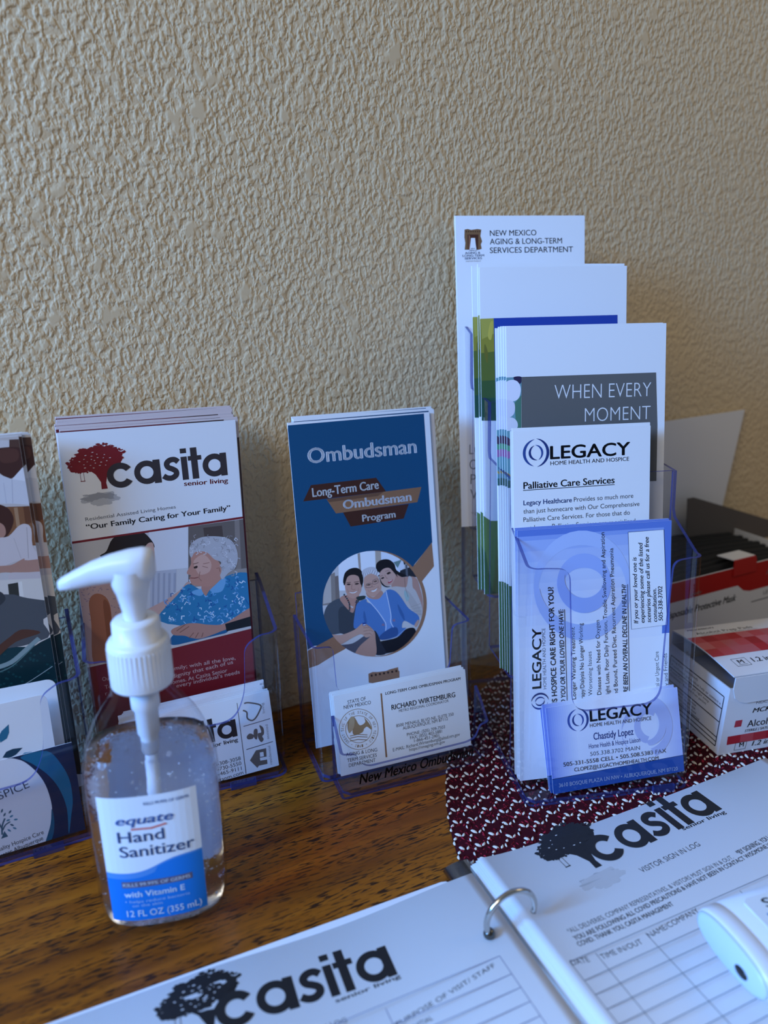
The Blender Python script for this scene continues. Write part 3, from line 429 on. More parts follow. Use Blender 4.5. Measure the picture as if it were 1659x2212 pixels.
["F","printed_photo","#4d79b4",[-16.12,78.09,-16.09,80.04,-15.65,82.81,-15.01,85.74,-14.42,88.19,-13.98,90.07,-13.57,91.69,-13.01,93.05,-12.17,94.16,-10.81,95.03,-9.06,95.65,-7.36,96.0,-6.11,96.08,-5.65,95.77,-5.67,95.11,-5.67,94.32,-5.12,93.61,-3.79,92.79,-1.98,91.81,0.0,91.17,1.86,91.34,3.57,92.88,5.25,95.39,6.91,97.93,8.51,99.6,10.09,100.12,11.64,99.99,13.13,99.44,14.5,98.68,15.72,97.72,16.81,96.46,17.87,94.97,18.99,93.31,20.16,91.35,21.33,89.12,22.57,86.87,23.92,84.88,25.55,83.21,27.4,81.72,29.11,80.36,30.34,79.08,30.99,77.88,31.25,76.78,31.21,75.76,30.98,74.81,30.59,73.77,29.98,72.7,29.12,71.92,27.95,71.74,26.21,72.62,24.03,74.26,21.88,75.86,20.23,76.61,19.17,76.09,18.47,74.8,18.1,73.32,18.05,72.24,18.67,71.82,19.83,71.71,20.86,71.59,21.06,71.13,20.26,70.07,18.82,68.63,16.87,67.24,14.54,66.33,11.44,65.96,7.64,65.92,3.96,66.23,1.18,66.91,-0.24,68.14,-0.79,69.86,-1.14,71.7,-1.94,73.32,-3.46,74.73,-5.31,76.09,-7.18,77.23,-8.74,77.99,-9.86,78.19,-10.73,77.96,-11.5,77.61,-12.34,77.44,-13.4,77.3,-14.56,77.1,-15.56,77.23]],
["F","printed_photo","#6f97cf",[-6.29,97.55,-5.59,97.29,-4.31,96.59,-2.8,95.79,-1.42,95.23,-0.22,94.91,0.98,94.68,2.17,94.64,3.34,94.88,4.55,95.75,5.78,97.07,6.91,98.22,7.83,98.54,8.45,97.76,8.84,96.26,9.15,94.38,9.48,92.46,9.9,90.53,10.33,88.42,10.71,86.23,10.97,84.04,11.17,81.73,11.32,79.32,11.28,77.06,10.92,75.23,10.01,73.76,8.7,72.56,7.37,71.85,6.4,71.88,6.06,72.9,6.09,74.73,6.1,76.92,5.74,79.04,4.83,81.08,3.61,83.23,2.25,85.39,0.96,87.42,-0.3,89.39,-1.6,91.33,-2.82,93.11,-3.86,94.57,-4.8,95.73,-5.68,96.65,-6.25,97.27]],
["F","printed_photo","#3a639c",[-7.92,88.29,-7.58,87.22,-7.2,85.2,-6.87,82.92,-6.7,81.13,-6.76,79.81,-6.98,78.63,-7.27,77.87,-7.57,77.79,-7.91,78.67,-8.33,80.31,-8.69,82.19,-8.87,83.81,-8.79,85.31,-8.55,86.87,-8.23,88.02]],
["F","printed_photo","#3a639c",[16.23,89.05,16.92,88.03,18.03,85.89,19.16,83.42,19.96,81.39,20.35,79.73,20.53,78.12,20.49,76.95,20.23,76.61,19.61,77.44,18.68,79.16,17.72,81.21,17.01,83.05,16.54,84.9,16.18,86.93,16.05,88.52]],
["L","printed_photo","#c9d6ee",0.534,[-6.31,97.26,-4.95,95.46,-2.98,92.87,-0.85,90.01,0.96,87.42,2.42,85.1,3.74,82.81,4.87,80.73,5.74,79.04,6.29,77.93,6.56,77.26,6.67,76.7,6.71,75.94,6.65,74.79,6.45,73.45,6.21,72.21,6.06,71.35]],
["L","printed_photo","#c9d6ee",0.544,[8.49,99.31,8.76,97.63,9.14,95.21,9.56,92.53,9.91,90.06,10.2,87.81,10.48,85.56,10.69,83.48,10.8,81.72,10.69,80.42,10.44,79.47,10.21,78.64,10.19,77.71,10.51,76.53,11.05,75.24,11.61,74.08,11.99,73.28]],
["F","printed_photo","#8a7390",[3.4,76.21,3.54,76.55,4.01,76.97,4.57,77.31,5.01,77.41,5.33,77.09,5.64,76.49,5.82,75.88,5.77,75.52,5.31,75.5,4.53,75.67,3.79,75.94]],
["F","printed_photo","#8a7390",[11.44,78.09,11.61,78.45,12.09,78.88,12.65,79.22,13.05,79.29,13.31,78.92,13.51,78.24,13.6,77.55,13.51,77.15,13.08,77.16,12.4,77.41,11.75,77.76]],
["F","printed_photo","#31548a",[1.31,68.65,2.43,69.67,4.28,70.86,6.39,71.96,8.29,72.73,10.04,73.18,11.81,73.42,13.36,73.34,14.41,72.86,15.0,71.71,15.23,70.02,14.94,68.29,13.98,67.02,11.87,66.32,8.86,65.93,5.79,65.8,3.52,65.91,2.17,66.29,1.32,66.95,1.02,67.78]],
["L","printed_photo","#9fb4d6",0.426,[2.21,64.66,13.93,66.43,21.06,71.13]],
["F","printed_photo","#14161f",[1.04,65.17,3.62,65.34,7.14,65.34,10.82,65.43,13.89,65.85,16.1,66.86,17.87,68.27,19.44,69.64,21.02,70.55,22.79,70.93,24.59,71.01,26.15,70.74,27.2,70.08,27.84,68.89,28.08,67.66,25.74,64.86,22.28,61.75,18.42,59.19,14.23,57.21,11.25,56.29,9.09,56.09,7.08,56.11,5.2,56.14,3.37,56.04,1.65,55.94,0.2,56.08,-0.83,56.66,-1.32,57.97,-1.38,59.82,-1.18,61.71,-0.93,63.16,-0.83,64.01,-0.75,64.53,-0.26,64.87]],
["F","printed_photo","#262a36",[-1.94,73.32,-1.58,73.5,-1.0,72.87,-0.34,71.78,0.25,70.6,0.73,69.33,1.17,67.83,1.64,66.15,2.19,64.37,3.12,62.24,4.31,59.81,5.19,57.61,5.2,56.14,3.8,55.54,1.41,55.55,-1.04,56.06,-2.61,56.99,-2.9,58.48,-2.45,60.53,-1.78,62.82,-1.38,65.01,-1.46,67.33,-1.72,69.84,-1.95,72.01]],
["F","printed_photo","#55545f",[-17.54,60.85,-21.47,63.7,-25.03,67.01,-25.67,67.77,-23.36,67.54,-20.48,67.26,-17.88,67.37,-15.59,68.06,-13.31,69.09,-11.16,70.19,-9.29,71.09,-7.75,71.83,-6.46,72.5,-5.35,72.98,-4.35,73.15,-3.26,73.0,-2.18,72.59,-1.48,71.9,-1.53,70.91,-2.63,69.44,-4.53,67.56,-6.71,65.62,-8.66,63.97,-10.4,62.65,-12.14,61.49,-13.71,60.54,-14.94,59.84,-15.3,59.61]],
["F","printed_photo","#bb907e",[-8.85,56.75,-13.32,58.52,-16.5,60.28,-16.14,61.12,-14.83,62.74,-13.4,64.24,-11.76,65.61,-9.69,66.94,-7.59,68.19,-5.85,69.32,-4.54,70.5,-3.47,71.69,-2.63,72.55,-1.98,72.74,-1.59,72.17,-1.43,71.0,-1.42,69.36,-1.5,67.38,-1.39,64.6,-1.22,61.11,-1.49,57.87,-2.7,55.82,-4.27,55.58]],
["F","printed_photo","#c39a88",[-28.16,70.72,-30.83,74.77,-31.43,75.97,-31.24,75.96,-29.57,75.42,-27.57,74.79,-25.48,74.51,-23.22,74.69,-20.69,75.1,-18.18,75.67,-15.97,76.32,-14.12,77.22,-12.49,78.34,-11.05,79.34,-9.77,79.9,-8.72,79.88,-7.88,79.47,-7.13,78.84,-6.34,78.16,-5.45,77.39,-4.52,76.47,-3.67,75.52,-3.03,74.68,-2.6,73.98,-2.33,73.35,-2.23,72.77,-2.33,72.22,-2.65,71.66,-3.18,71.12,-3.85,70.64,-4.58,70.27,-5.39,69.96,-6.32,69.7,-7.29,69.59,-8.2,69.74,-9.0,70.32,-9.72,71.24,-10.52,72.14,-11.54,72.65,-12.77,72.68,-14.15,72.42,-15.73,71.95,-17.55,71.38,-19.84,70.5,-22.52,69.33,-25.12,68.31,-25.98,68.14]],
["L","printed_photo","#93695b",0.298,[-9.44,76.65,-5.3,76.24,-3.62,74.78]],
["L","printed_photo","#93695b",0.298,[-9.62,74.36,-4.85,74.41,-2.58,72.85]],
["L","printed_photo","#93695b",0.298,[-9.2,72.24,-5.03,72.1,-3.94,70.74]],
["L","printed_photo","#93695b",0.299,[-6.93,78.26,-5.28,76.52]],
["F","printed_photo","#1c3a86",[-9.87,80.21,-7.69,80.02,-7.56,77.9,-9.8,78.05]],
["F","printed_photo","#e2e6ea",[-9.55,79.0,-7.77,78.98,-7.81,78.41,-9.42,78.34]],
["F","printed_photo","#c39a88",[27.37,72.44,27.82,73.22,28.61,74.18,29.45,75.05,30.09,75.55,30.51,75.58,30.84,75.3,31.0,74.81,30.94,74.22,30.53,73.38,29.84,72.3,29.09,71.31,28.5,70.75,28.04,70.78,27.61,71.18,27.35,71.79]],
["F","banner","#44231b",[-37.01,175.97,7.49,176.3,13.64,166.54,-42.95,166.06]],
["F","banner","#44231b",[-17.14,156.02,29.32,156.35,24.88,146.88,-12.7,146.04]],
["F","banner","#8d6549",[-27.47,165.9,39.25,166.87,35.58,156.89,-21.91,155.84]],
["F","banner","#6d4c39",[-27.47,165.9,12.15,166.51,7.72,164.09,-25.97,163.72]],
["T","lettering","#e4e8ee","Ombudsman",-37.62,189.92,0.24,75.26,9.4,"b"],
["T","lettering","#e6e6e6","Long-Term Care",-36.58,168.25,0.83,45.47,5.58,"b"],
["T","lettering","#e6e8ee","Ombudsman",-16.69,158.09,0.47,48.2,5.69,"b"],
["T","lettering","#e6e6e6","Program",-4.29,148.29,0.5,23.54,4.47,"b"],
["F","emblem","#9c7256",[-8.43,44.19,-5.36,44.96,-1.79,44.27,4.26,43.82,7.37,44.42,13.25,44.79,13.28,42.69,14.07,41.63,13.56,34.81,-0.06,35.11,-8.62,38.0]],
["F","emblem","#3a2620",[-5.38,42.41,-5.56,41.96,-5.97,41.74,-6.45,41.83,-6.81,42.2,-6.92,42.71,-6.74,43.17,-6.33,43.39,-5.85,43.3,-5.49,42.92]],
["F","emblem","#3a2620",[-2.42,42.37,-2.6,41.92,-3.02,41.7,-3.49,41.79,-3.86,42.16,-3.97,42.67,-3.78,43.13,-3.37,43.35,-2.89,43.26,-2.53,42.88]],
["F","emblem","#3a2620",[0.55,42.33,0.37,41.88,-0.05,41.65,-0.53,41.75,-0.89,42.12,-1.0,42.63,-0.82,43.09,-0.41,43.31,0.08,43.22,0.44,42.84]],
["F","emblem","#3a2620",[3.54,42.29,3.35,41.83,2.94,41.61,2.45,41.7,2.09,42.08,1.97,42.59,2.16,43.05,2.57,43.27,3.06,43.18,3.42,42.8]],
["F","emblem","#3a2620",[6.53,42.25,6.35,41.79,5.93,41.57,5.45,41.66,5.08,42.04,4.96,42.55,5.15,43.01,5.56,43.23,6.05,43.14,6.42,42.76]],
["F","emblem","#3a2620",[9.54,42.21,9.35,41.75,8.94,41.52,8.45,41.62,8.08,41.99,7.96,42.51,8.15,42.97,8.57,43.19,9.05,43.1,9.43,42.72]],
["F","emblem","#3a2620",[12.56,42.16,12.37,41.7,11.95,41.48,11.46,41.57,11.09,41.95,10.98,42.47,11.16,42.93,11.58,43.15,12.07,43.06,12.44,42.68]]],
"wcard":[
["F","","#8a5f3d",[-14.59,47.51,-13.6,47.5,-13.96,5.37,-15.05,5.43]],
["L","emblem","#a58a6c",0.395,[-18.33,24.82,-18.7,22.76,-19.4,20.83,-20.4,19.07,-21.67,17.54,-23.2,16.28,-24.93,15.31,-26.81,14.66,-28.8,14.36,-30.85,14.39,-32.9,14.77,-34.9,15.48,-36.79,16.51,-38.53,17.81,-40.08,19.37,-41.39,21.13,-42.43,23.05,-43.18,25.09,-43.62,27.19,-43.74,29.3,-43.54,31.36,-43.02,33.32,-42.19,35.14,-41.08,36.77,-39.71,38.16,-38.11,39.29,-36.34,40.11,-34.42,40.62,-32.42,40.79,-30.38,40.62,-28.35,40.11,-26.38,39.28,-24.54,38.14,-22.86,36.72,-21.39,35.06,-20.17,33.21,-19.23,31.2,-18.6,29.1,-18.3,26.95,-18.33,24.82]],
["L","emblem","#a58a6c",0.393,[-22.56,25.74,-22.81,24.36,-23.27,23.07,-23.94,21.89,-24.8,20.86,-25.81,20.02,-26.97,19.36,-28.23,18.93,-29.57,18.72,-30.94,18.74,-32.32,18.99,-33.66,19.46,-34.93,20.15,-36.11,21.02,-37.15,22.06,-38.03,23.25,-38.74,24.54,-39.25,25.91,-39.54,27.33,-39.63,28.74,-39.49,30.13,-39.14,31.46,-38.58,32.68,-37.83,33.78,-36.9,34.71,-35.83,35.47,-34.63,36.02,-33.35,36.36,-32.0,36.47,-30.62,36.35,-29.26,36.0,-27.94,35.44,-26.7,34.67,-25.58,33.72,-24.6,32.6,-23.78,31.36,-23.16,30.01,-22.74,28.6,-22.54,27.17,-22.56,25.74]],
["T","emblem","#8f7455","G",-37.77,21.0,130.17,1.01,1.68,"r"],
["T","emblem","#8f7455","R",-38.66,22.09,123.39,1.01,1.68,"r"],
["T","emblem","#8f7455","E",-39.41,23.27,116.59,1.01,1.7,"r"],
["T","emblem","#8f7455","A",-40.01,24.53,109.73,1.0,1.71,"r"],
["T","emblem","#8f7455","T",-40.46,25.84,102.76,0.99,1.73,"r"],
["T","emblem","#8f7455","S",-40.85,28.53,88.31,0.96,1.78,"r"],
["T","emblem","#8f7455","E",-40.78,29.86,80.77,0.95,1.81,"r"],
["T","emblem","#8f7455","A",-40.55,31.15,72.99,0.93,1.84,"r"],
["T","emblem","#8f7455","L",-40.15,32.37,64.98,0.92,1.86,"r"],
["T","emblem","#8f7455","O",-38.87,34.55,48.35,0.9,1.88,"r"],
["T","emblem","#8f7455","F",-38.02,35.47,39.83,0.9,1.89,"r"],
["T","emblem","#8f7455","T",-35.97,36.87,22.75,0.9,1.86,"r"],
["T","emblem","#8f7455","H",-34.81,37.33,14.33,0.91,1.84,"r"],
["T","emblem","#8f7455","E",-33.57,37.62,6.09,0.92,1.82,"r"],
["T","emblem","#8f7455","S",-30.99,37.66,-9.74,0.95,1.76,"r"],
["T","emblem","#8f7455","T",-29.69,37.41,-17.31,0.97,1.74,"r"],
["T","emblem","#8f7455","A",-28.41,36.99,-24.66,0.98,1.72,"r"],
["T","emblem","#8f7455","T",-27.18,36.4,-31.83,1.0,1.71,"r"],
["T","emblem","#8f7455","E",-26.01,35.65,-38.84,1.01,1.7,"r"],
["T","emblem","#8f7455","O",-23.97,33.72,-52.6,1.02,1.71,"r"],
["T","emblem","#8f7455","F",-23.13,32.58,-59.45,1.02,1.72,"r"],
["T","emblem","#8f7455","N",-21.89,30.06,-73.33,1.01,1.77,"r"],
["T","emblem","#8f7455","E",-21.51,28.71,-80.45,1.0,1.79,"r"],
["T","emblem","#8f7455","W",-21.31,27.35,-87.76,0.98,1.82,"r"],
["T","emblem","#8f7455","M",-21.43,24.66,-103.06,0.95,1.88,"r"],
["T","emblem","#8f7455","E",-21.75,23.38,-111.07,0.94,1.91,"r"],
["T","emblem","#8f7455","X",-22.24,22.17,-119.32,0.93,1.93,"r"],
["T","emblem","#8f7455","I",-22.89,21.07,-127.77,0.92,1.94,"r"],
["T","emblem","#8f7455","C",-23.69,20.08,-136.35,0.91,1.94,"r"],
["T","emblem","#8f7455","O",-24.62,19.23,-145.01,0.91,1.93,"r"],
["T","emblem","#8f7455","·",-26.81,17.99,-162.2,0.92,1.89,"r"],
["T","emblem","#8f7455","1",-29.3,17.44,-178.77,0.94,1.82,"r"],
["T","emblem","#8f7455","9",-30.61,17.44,173.3,0.95,1.79,"r"],
["T","emblem","#8f7455","1",-31.92,17.62,165.62,0.96,1.76,"r"],
["T","emblem","#8f7455","2",-33.21,17.98,158.18,0.98,1.73,"r"],
["T","emblem","#8f7455","·",-35.66,19.19,143.91,1.0,1.69,"r"],
["F","emblem","#9b7c58",[-38.2,28.96,-38.22,30.21,-38.15,31.74,-37.91,33.25,-37.47,34.45,-36.71,35.4,-35.71,36.2,-34.62,36.63,-33.63,36.46,-32.8,35.29,-32.02,33.34,-31.25,31.37,-30.4,30.1,-29.36,29.8,-28.2,30.04,-27.14,30.58,-26.42,31.14,-26.27,31.93,-26.49,33.0,-26.73,33.86,-26.63,34.03,-25.97,33.19,-24.97,31.66,-23.97,29.94,-23.27,28.56,-22.92,27.53,-22.78,26.61,-22.83,25.94,-23.06,25.66,-23.51,26.0,-24.17,26.82,-24.94,27.68,-25.74,28.14,-26.51,27.93,-27.31,27.33,-28.22,26.73,-29.3,26.54,-30.72,27.05,-32.41,27.99,-34.04,28.88,-35.3,29.27,-36.04,28.8,-36.46,27.81,-36.73,26.81,-37.02,26.34,-37.4,26.53,-37.77,27.12,-38.05,27.97]],
["F","emblem","#9b7c58",[-34.36,29.06,-33.04,29.36,-31.16,29.35,-29.32,29.09,-28.12,28.66,-27.72,27.9,-27.79,26.83,-28.23,25.78,-28.96,25.04,-30.21,24.66,-31.94,24.48,-33.63,24.55,-34.76,24.9,-35.24,25.74,-35.31,27.0,-35.01,28.24]],
["F","emblem","#b49a78",[-36.07,36.04,-35.34,36.7,-34.48,36.7,-33.7,36.22,-33.25,35.44,-33.19,34.15,-33.41,32.34,-33.82,30.49,-34.36,29.06,-35.2,27.99,-36.32,27.07,-37.35,26.64,-37.91,27.01,-37.86,28.71,-37.39,31.43,-36.73,34.2]],
["L","emblem","#8f7455",0.481,[-37.2,24.49,-31.92,24.46,-25.78,22.73]],
["L","emblem","#8f7455",0.482,[-37.34,23.1,-32.05,23.06,-25.92,21.33]],
["L","emblem","#8f7455",0.482,[-37.52,21.25,-32.23,21.21,-26.1,19.46]],
["T","lettering","#24262c","STATE OF",-36.61,45.08,0.83,12.04,2.26,"r"],
["T","lettering","#24262c","NEW MEXICO",-39.45,42.39,-1.02,17.98,2.25,"r"],
["T","lettering","#24262c","AGING & LONG",-41.02,12.01,-3.66,20.78,2.26,"r"],
["T","lettering","#24262c","TERM SERVICES",-40.63,8.12,-2.49,19.75,2.27,"r"],
["T","lettering","#24262c","DEPARTMENT",-39.82,4.7,-1.47,17.84,2.28,"r"],
["T","lettering","#24262c","LONG-TERM CARE OMBUDSMAN PROGRAM",-11.29,45.89,-0.29,52.95,1.81,"b"],
["T","lettering","#24262c","RICHARD WIRTEMBURG",-8.13,35.3,-0.51,45.12,3.27,"b"],
["T","lettering","#24262c","METRO REGIONAL COORDINATOR",-3.28,32.74,-0.44,35.2,1.74,"r"],
["T","lettering","#24262c","8500 MENAUL BLVD NE, SUITE 350",-5.97,23.38,-0.94,40.6,2.03,"r"],
["T","lettering","#24262c","ALBUQUERQUE, NM 87112",-1.69,20.81,-0.57,31.9,2.04,"r"],
["T","lettering","#24262c","PHONE: (505) 709-7503",0.69,16.02,-1.1,26.97,2.05,"r"],
["T","lettering","#24262c","FAX: (855) 403-5881",2.68,13.43,-1.0,22.66,2.05,"r"],
["T","lettering","#24262c","1-866-451-2901",5.29,10.9,-1.01,17.73,2.06,"r"],
["T","lettering","#24262c","E-MAIL: Richard.Wirtemburg@altsd.nm.gov",-9.72,8.07,0.14,47.62,2.14,"r"],
["T","lettering","#24262c","https://nmaging.nm.gov",1.45,5.71,-0.05,25.32,1.96,"r"]],
"ombbox":[
["T","lettering","#0c0c0e","New Mexico Ombudsman",-39.3,7.74,0.46,78.67,7.16,"bi"]],
"nm":[
["T","lettering","#2b303c","NEW MEXICO",-22.53,202.68,0.53,33.72,3.69,"m"],
["T","lettering","#2b303c","AGING & LONG-TERM",-22.62,197.07,0.53,52.64,3.7,"m"],
["T","lettering","#2b303c","SERVICES DEPARTMENT",-22.72,191.25,0.42,60.9,3.72,"m"],
["F","emblem","#7e5c3e",[-40.49,206.9,-38.35,207.29,-35.68,206.69,-31.39,207.28,-28.6,206.88,-29.32,202.6,-28.1,199.1,-29.1,197.1,-28.51,194.1,-30.57,193.5,-40.67,193.56,-40.14,198.15,-40.71,201.63]],
["F","emblem","#3a2318",[-38.81,205.6,-38.94,205.25,-39.25,205.11,-39.55,205.25,-39.66,205.6,-39.53,205.96,-39.23,206.1,-38.93,205.95]],
["F","emblem","#3a2318",[-37.21,205.6,-37.34,205.25,-37.64,205.1,-37.94,205.25,-38.06,205.6,-37.93,205.95,-37.62,206.1,-37.32,205.95]],
["F","emblem","#3a2318",[-35.6,205.6,-35.73,205.25,-36.04,205.1,-36.34,205.25,-36.46,205.6,-36.32,205.95,-36.02,206.09,-35.72,205.95]],
["F","emblem","#3a2318",[-33.99,205.59,-34.13,205.24,-34.43,205.1,-34.73,205.24,-34.85,205.6,-34.72,205.95,-34.41,206.09,-34.11,205.95]],
["F","emblem","#3a2318",[-32.38,205.59,-32.52,205.24,-32.82,205.09,-33.12,205.24,-33.24,205.59,-33.11,205.94,-32.8,206.09,-32.5,205.94]],
["F","emblem","#3a2318",[-30.77,205.59,-30.91,205.24,-31.21,205.09,-31.51,205.24,-31.63,205.59,-31.5,205.94,-31.19,206.09,-30.89,205.94]],
["F","emblem","#3a2318",[-29.16,205.59,-29.29,205.23,-29.6,205.09,-29.9,205.23,-30.02,205.59,-29.89,205.94,-29.58,206.08,-29.28,205.94]],
["F","emblem","#4a2a20",[-38.42,203.62,-30.7,203.6,-31.21,193.61,-32.94,193.62,-32.78,201.61,-36.22,201.62,-36.81,193.64,-38.52,193.65]],
["F","emblem","#8d5f45",[-37.67,203.61,-36.62,202.62,-37.02,193.64,-37.88,193.64]],
["F","emblem","#e9e9ea",[-36.01,201.32,-33.22,201.31,-32.3,193.31,-37.24,193.34]],
["T","emblem","#1d3a66","NEW",-36.37,193.94,-0.3,3.12,0.8,"b"],
["T","emblem","#1d3a66","MEXICO",-37.25,192.74,-0.33,5.38,0.8,"b"],
["T","emblem","#1d3a66","AGING &",-40.52,190.66,1.21,10.98,1.4,"b"],
["T","emblem","#1d3a66","LONG-TERM",-42.27,188.87,0.73,15.4,1.4,"b"],
["T","emblem","#1d3a66","SERVICES",-40.81,187.05,0.97,12.4,1.4,"b"],
["T","emblem","#6a4a3a","DEPARTMENT",-39.88,185.54,0.09,10.78,0.8,"r"],
["T","lettering","#3c4048","LO",-40.29,52.53,-1.64,9.51,7.01,"r"],
["T","lettering","#3c4048","O",-40.52,41.69,-2.91,5.98,7.05,"r"],
["T","lettering","#3c4048","P",-39.99,31.02,-3.09,4.13,7.09,"r"],
["T","lettering","#3c4048","V",-40.49,20.07,-2.39,5.92,7.14,"r"],
["T","lettering","#3c4048","YOU",-39.89,8.06,-2.21,8.31,2.21,"r"]],
"blue":[
["F","","#8f8a35",[-50.75,183.46,-41.16,183.75,-40.67,162.63,-50.75,161.7]],
["F","","#a9a24a",[-50.48,183.55,-41.16,183.75,-40.9,174.18,-49.7,170.55]],
["F","","#5d6b2f",[-50.75,161.7,-40.67,162.63,-40.45,143.2,-50.75,142.34]],
["F","","#3d5a33",[-50.75,143.9,-39.93,144.16,-39.91,131.41,-50.75,131.8]],
["F","","#28503f",[-50.75,132.85,45.22,130.36,45.38,114.12,-50.75,118.01]],
["F","","#6d6a2a",[-47.73,167.62,-47.27,167.0,-46.68,165.49,-46.12,163.59,-45.79,161.8,-45.74,159.86,-45.86,157.63,-46.11,155.8,-46.41,155.05,-46.86,155.82,-47.45,157.68,-48.0,159.92,-48.33,161.87,-48.39,163.65,-48.27,165.53,-48.03,167.02]],
["F","","#c1b24e",[-45.61,172.37,-45.48,174.25,-45.04,176.78,-44.48,179.25,-43.95,180.94,-43.38,181.78,-42.73,182.11,-42.19,181.85,-41.92,180.9,-42.03,178.72,-42.4,175.53,-42.9,172.39,-43.41,170.4,-44.0,169.86,-44.71,170.19,-45.32,171.12]],
["F","","#22429c",[-41.57,183.76,44.14,184.27,45.22,129.86,-40.94,131.45]],
["F","","#5d7a44",[-50.75,-0.0,-50.75,54.4,-45.56,50.65,19.9,46.59,20.02,-0.0]],
["F","","#3c5c38",[-50.75,0.0,-50.75,31.37,-49.45,28.44,-45.46,1.84,-40.27,0.0]]],
"when":[
["F","","#5b7f86",[-51.5,186.0,-41.85,186.28,-42.53,157.04,-51.5,157.42]],
["F","","#6d9aa3",[-51.5,186.24,-42.07,186.37,-42.71,122.94,-51.5,123.41]],
["F","","#4d7a68",[-46.34,171.13,-42.18,175.47,-42.39,155.13,-45.72,155.27]],
["F","","#302a4a",[-46.95,186.29,-46.06,186.6,-44.58,186.76,-43.06,186.7,-42.07,186.37,-41.77,185.53,-41.85,184.3,-42.17,183.1,-42.59,182.36,-43.16,182.23,-43.94,182.46,-44.74,182.91,-45.41,183.42,-46.04,184.08,-46.66,184.92,-47.05,185.73]],
["F","","#e4e3ee",[-51.5,183.62,-51.27,183.84,-50.33,184.35,-49.32,184.66,-48.19,184.79,-46.9,184.68,-45.65,184.34,-44.62,183.77,-43.82,182.91,-43.15,181.79,-42.69,180.52,-42.46,179.22,-42.52,177.81,-42.82,176.27,-43.31,174.81,-43.94,173.66,-44.74,172.9,-45.71,172.39,-46.79,172.09,-47.91,171.93,-49.18,171.79,-50.6,171.73,-51.5,171.92]],
["F","","#d9d8e8",[-51.5,172.85,-50.22,172.86,-48.67,172.45,-47.51,171.92,-46.84,171.24,-46.45,170.29,-46.26,169.2,-46.21,168.12,-46.28,166.98,-46.5,165.73,-46.92,164.57,-47.61,163.66,-48.79,162.85,-50.36,162.12,-51.5,161.91]],
["F","","#dcdbe6",[-51.5,162.33,-50.45,162.5,-48.9,162.42,-47.63,162.15,-46.64,161.64,-45.79,160.85,-45.13,159.93,-44.73,159.01,-44.56,158.04,-44.59,156.97,-44.94,155.99,-45.72,155.27,-47.28,154.75,-49.44,154.39,-51.5,154.35]],
["F","","#4a3950",[-51.5,150.96,-50.64,150.31,-49.2,148.97,-48.19,147.78,-47.66,146.64,-47.38,145.41,-47.43,144.41,-47.84,143.95,-48.89,144.25,-50.46,145.07,-51.5,145.79]],
["F","","#5c9a78",[-51.5,145.76,-51.07,145.7,-49.84,145.29,-49.02,144.77,-48.68,144.0,-48.62,142.96,-48.81,141.98,-49.22,141.35,-50.05,141.13,-51.22,141.18,-51.5,141.24]],
["F","","#a06a9c",[-51.5,142.28,-51.29,142.3,-50.44,142.14,-49.86,141.76,-49.56,140.97,-49.43,139.83,-49.49,138.69,-49.74,137.93,-50.35,137.6,-51.25,137.53,-51.5,137.57]],
["F","","#b99a58",[-51.5,129.11,-51.28,128.94,-50.06,127.91,-49.24,127.15,-48.89,126.7,-48.82,126.4,-49.0,126.29,-49.41,126.39,-50.22,126.81,-51.4,127.5,-51.5,127.57]],
["F","","#3f6a62",[-51.5,124.21,23.71,121.76,23.77,115.8,-51.5,119.7]],
["F","","#646361",[-41.95,186.29,44.94,186.32,46.44,153.81,46.38,118.75,-42.61,120.71]],
["F","","#4b6f49",[-51.5,-0.0,-51.5,58.33,-50.9,57.9,31.38,50.76,32.06,0.0]],
["T","lettering","#e4e4e4","WHEN EVERY",-21.15,172.46,-0.37,62.93,8.32,"t"],
["T","lettering","#e4e4e4","MOMENT",-1.63,158.01,-0.1,43.25,8.09,"t"]],
"flyer":[
["G","logo",["#2c4a8c","#1d3470"],"swirl",-37.45,202.86,-0.24,16.09],
["T","logo","#16181f","LEGACY",-20.54,198.67,0.29,50.98,7.57,"bw"],
["T","logo","#1a1d26","HOME HEALTH AND HOSPICE",-20.35,194.97,0.39,50.08,2.3,"m"],
["T","lettering","#15161c","Palliative Care Services",-37.24,181.64,0.49,57.8,4.01,"b"],
["L","lettering","#15161c",0.417,[-37.46,180.84,20.57,181.21]],
["T","lettering","#2a4a86","Legacy Healthcare",-37.34,171.88,0.27,30.57,2.83,"b"],
["T","lettering","#23252c","Provides so much more",-5.59,172.16,0.39,38.34,2.76,"r"],
["T","lettering","#23252c","than just homecare with Our Comprehensive",-37.38,166.83,0.3,74.26,2.74,"r"],
["T","lettering","#23252c","Palliative Care Services. For those that do",-37.43,161.76,0.36,68.12,2.75,"r"],
["T","lettering","#23252c","not know, Palliative Services are specialized",-37.48,156.67,0.07,71.76,2.76,"r"]],
"bcard":[
["F","",[138,162,222],[-49.3,151.99,49.3,151.99,49.3,158.6,-49.3,158.6]],
["F","",[162,181,229],[-49.3,145.38,49.3,145.38,49.3,151.99,-49.3,151.99]],
["F","",[175,191,232],[-49.3,138.78,49.3,138.78,49.3,145.38,-49.3,145.38]],
["F","",[185,200,235],[-49.3,132.17,49.3,132.17,49.3,138.78,-49.3,138.78]],
["F","",[194,207,237],[-49.3,125.56,49.3,125.56,49.3,132.17,-49.3,132.17]],
["F","",[202,213,240],[-49.3,118.95,49.3,118.95,49.3,125.56,-49.3,125.56]],
["F","",[210,219,242],[-49.3,112.34,49.3,112.34,49.3,118.95,-49.3,118.95]],
["F","",[217,224,244],[-49.3,105.73,49.3,105.73,49.3,112.34,-49.3,112.34]],
["F","",[223,230,245],[-49.3,99.12,49.3,99.12,49.3,105.73,-49.3,105.73]],
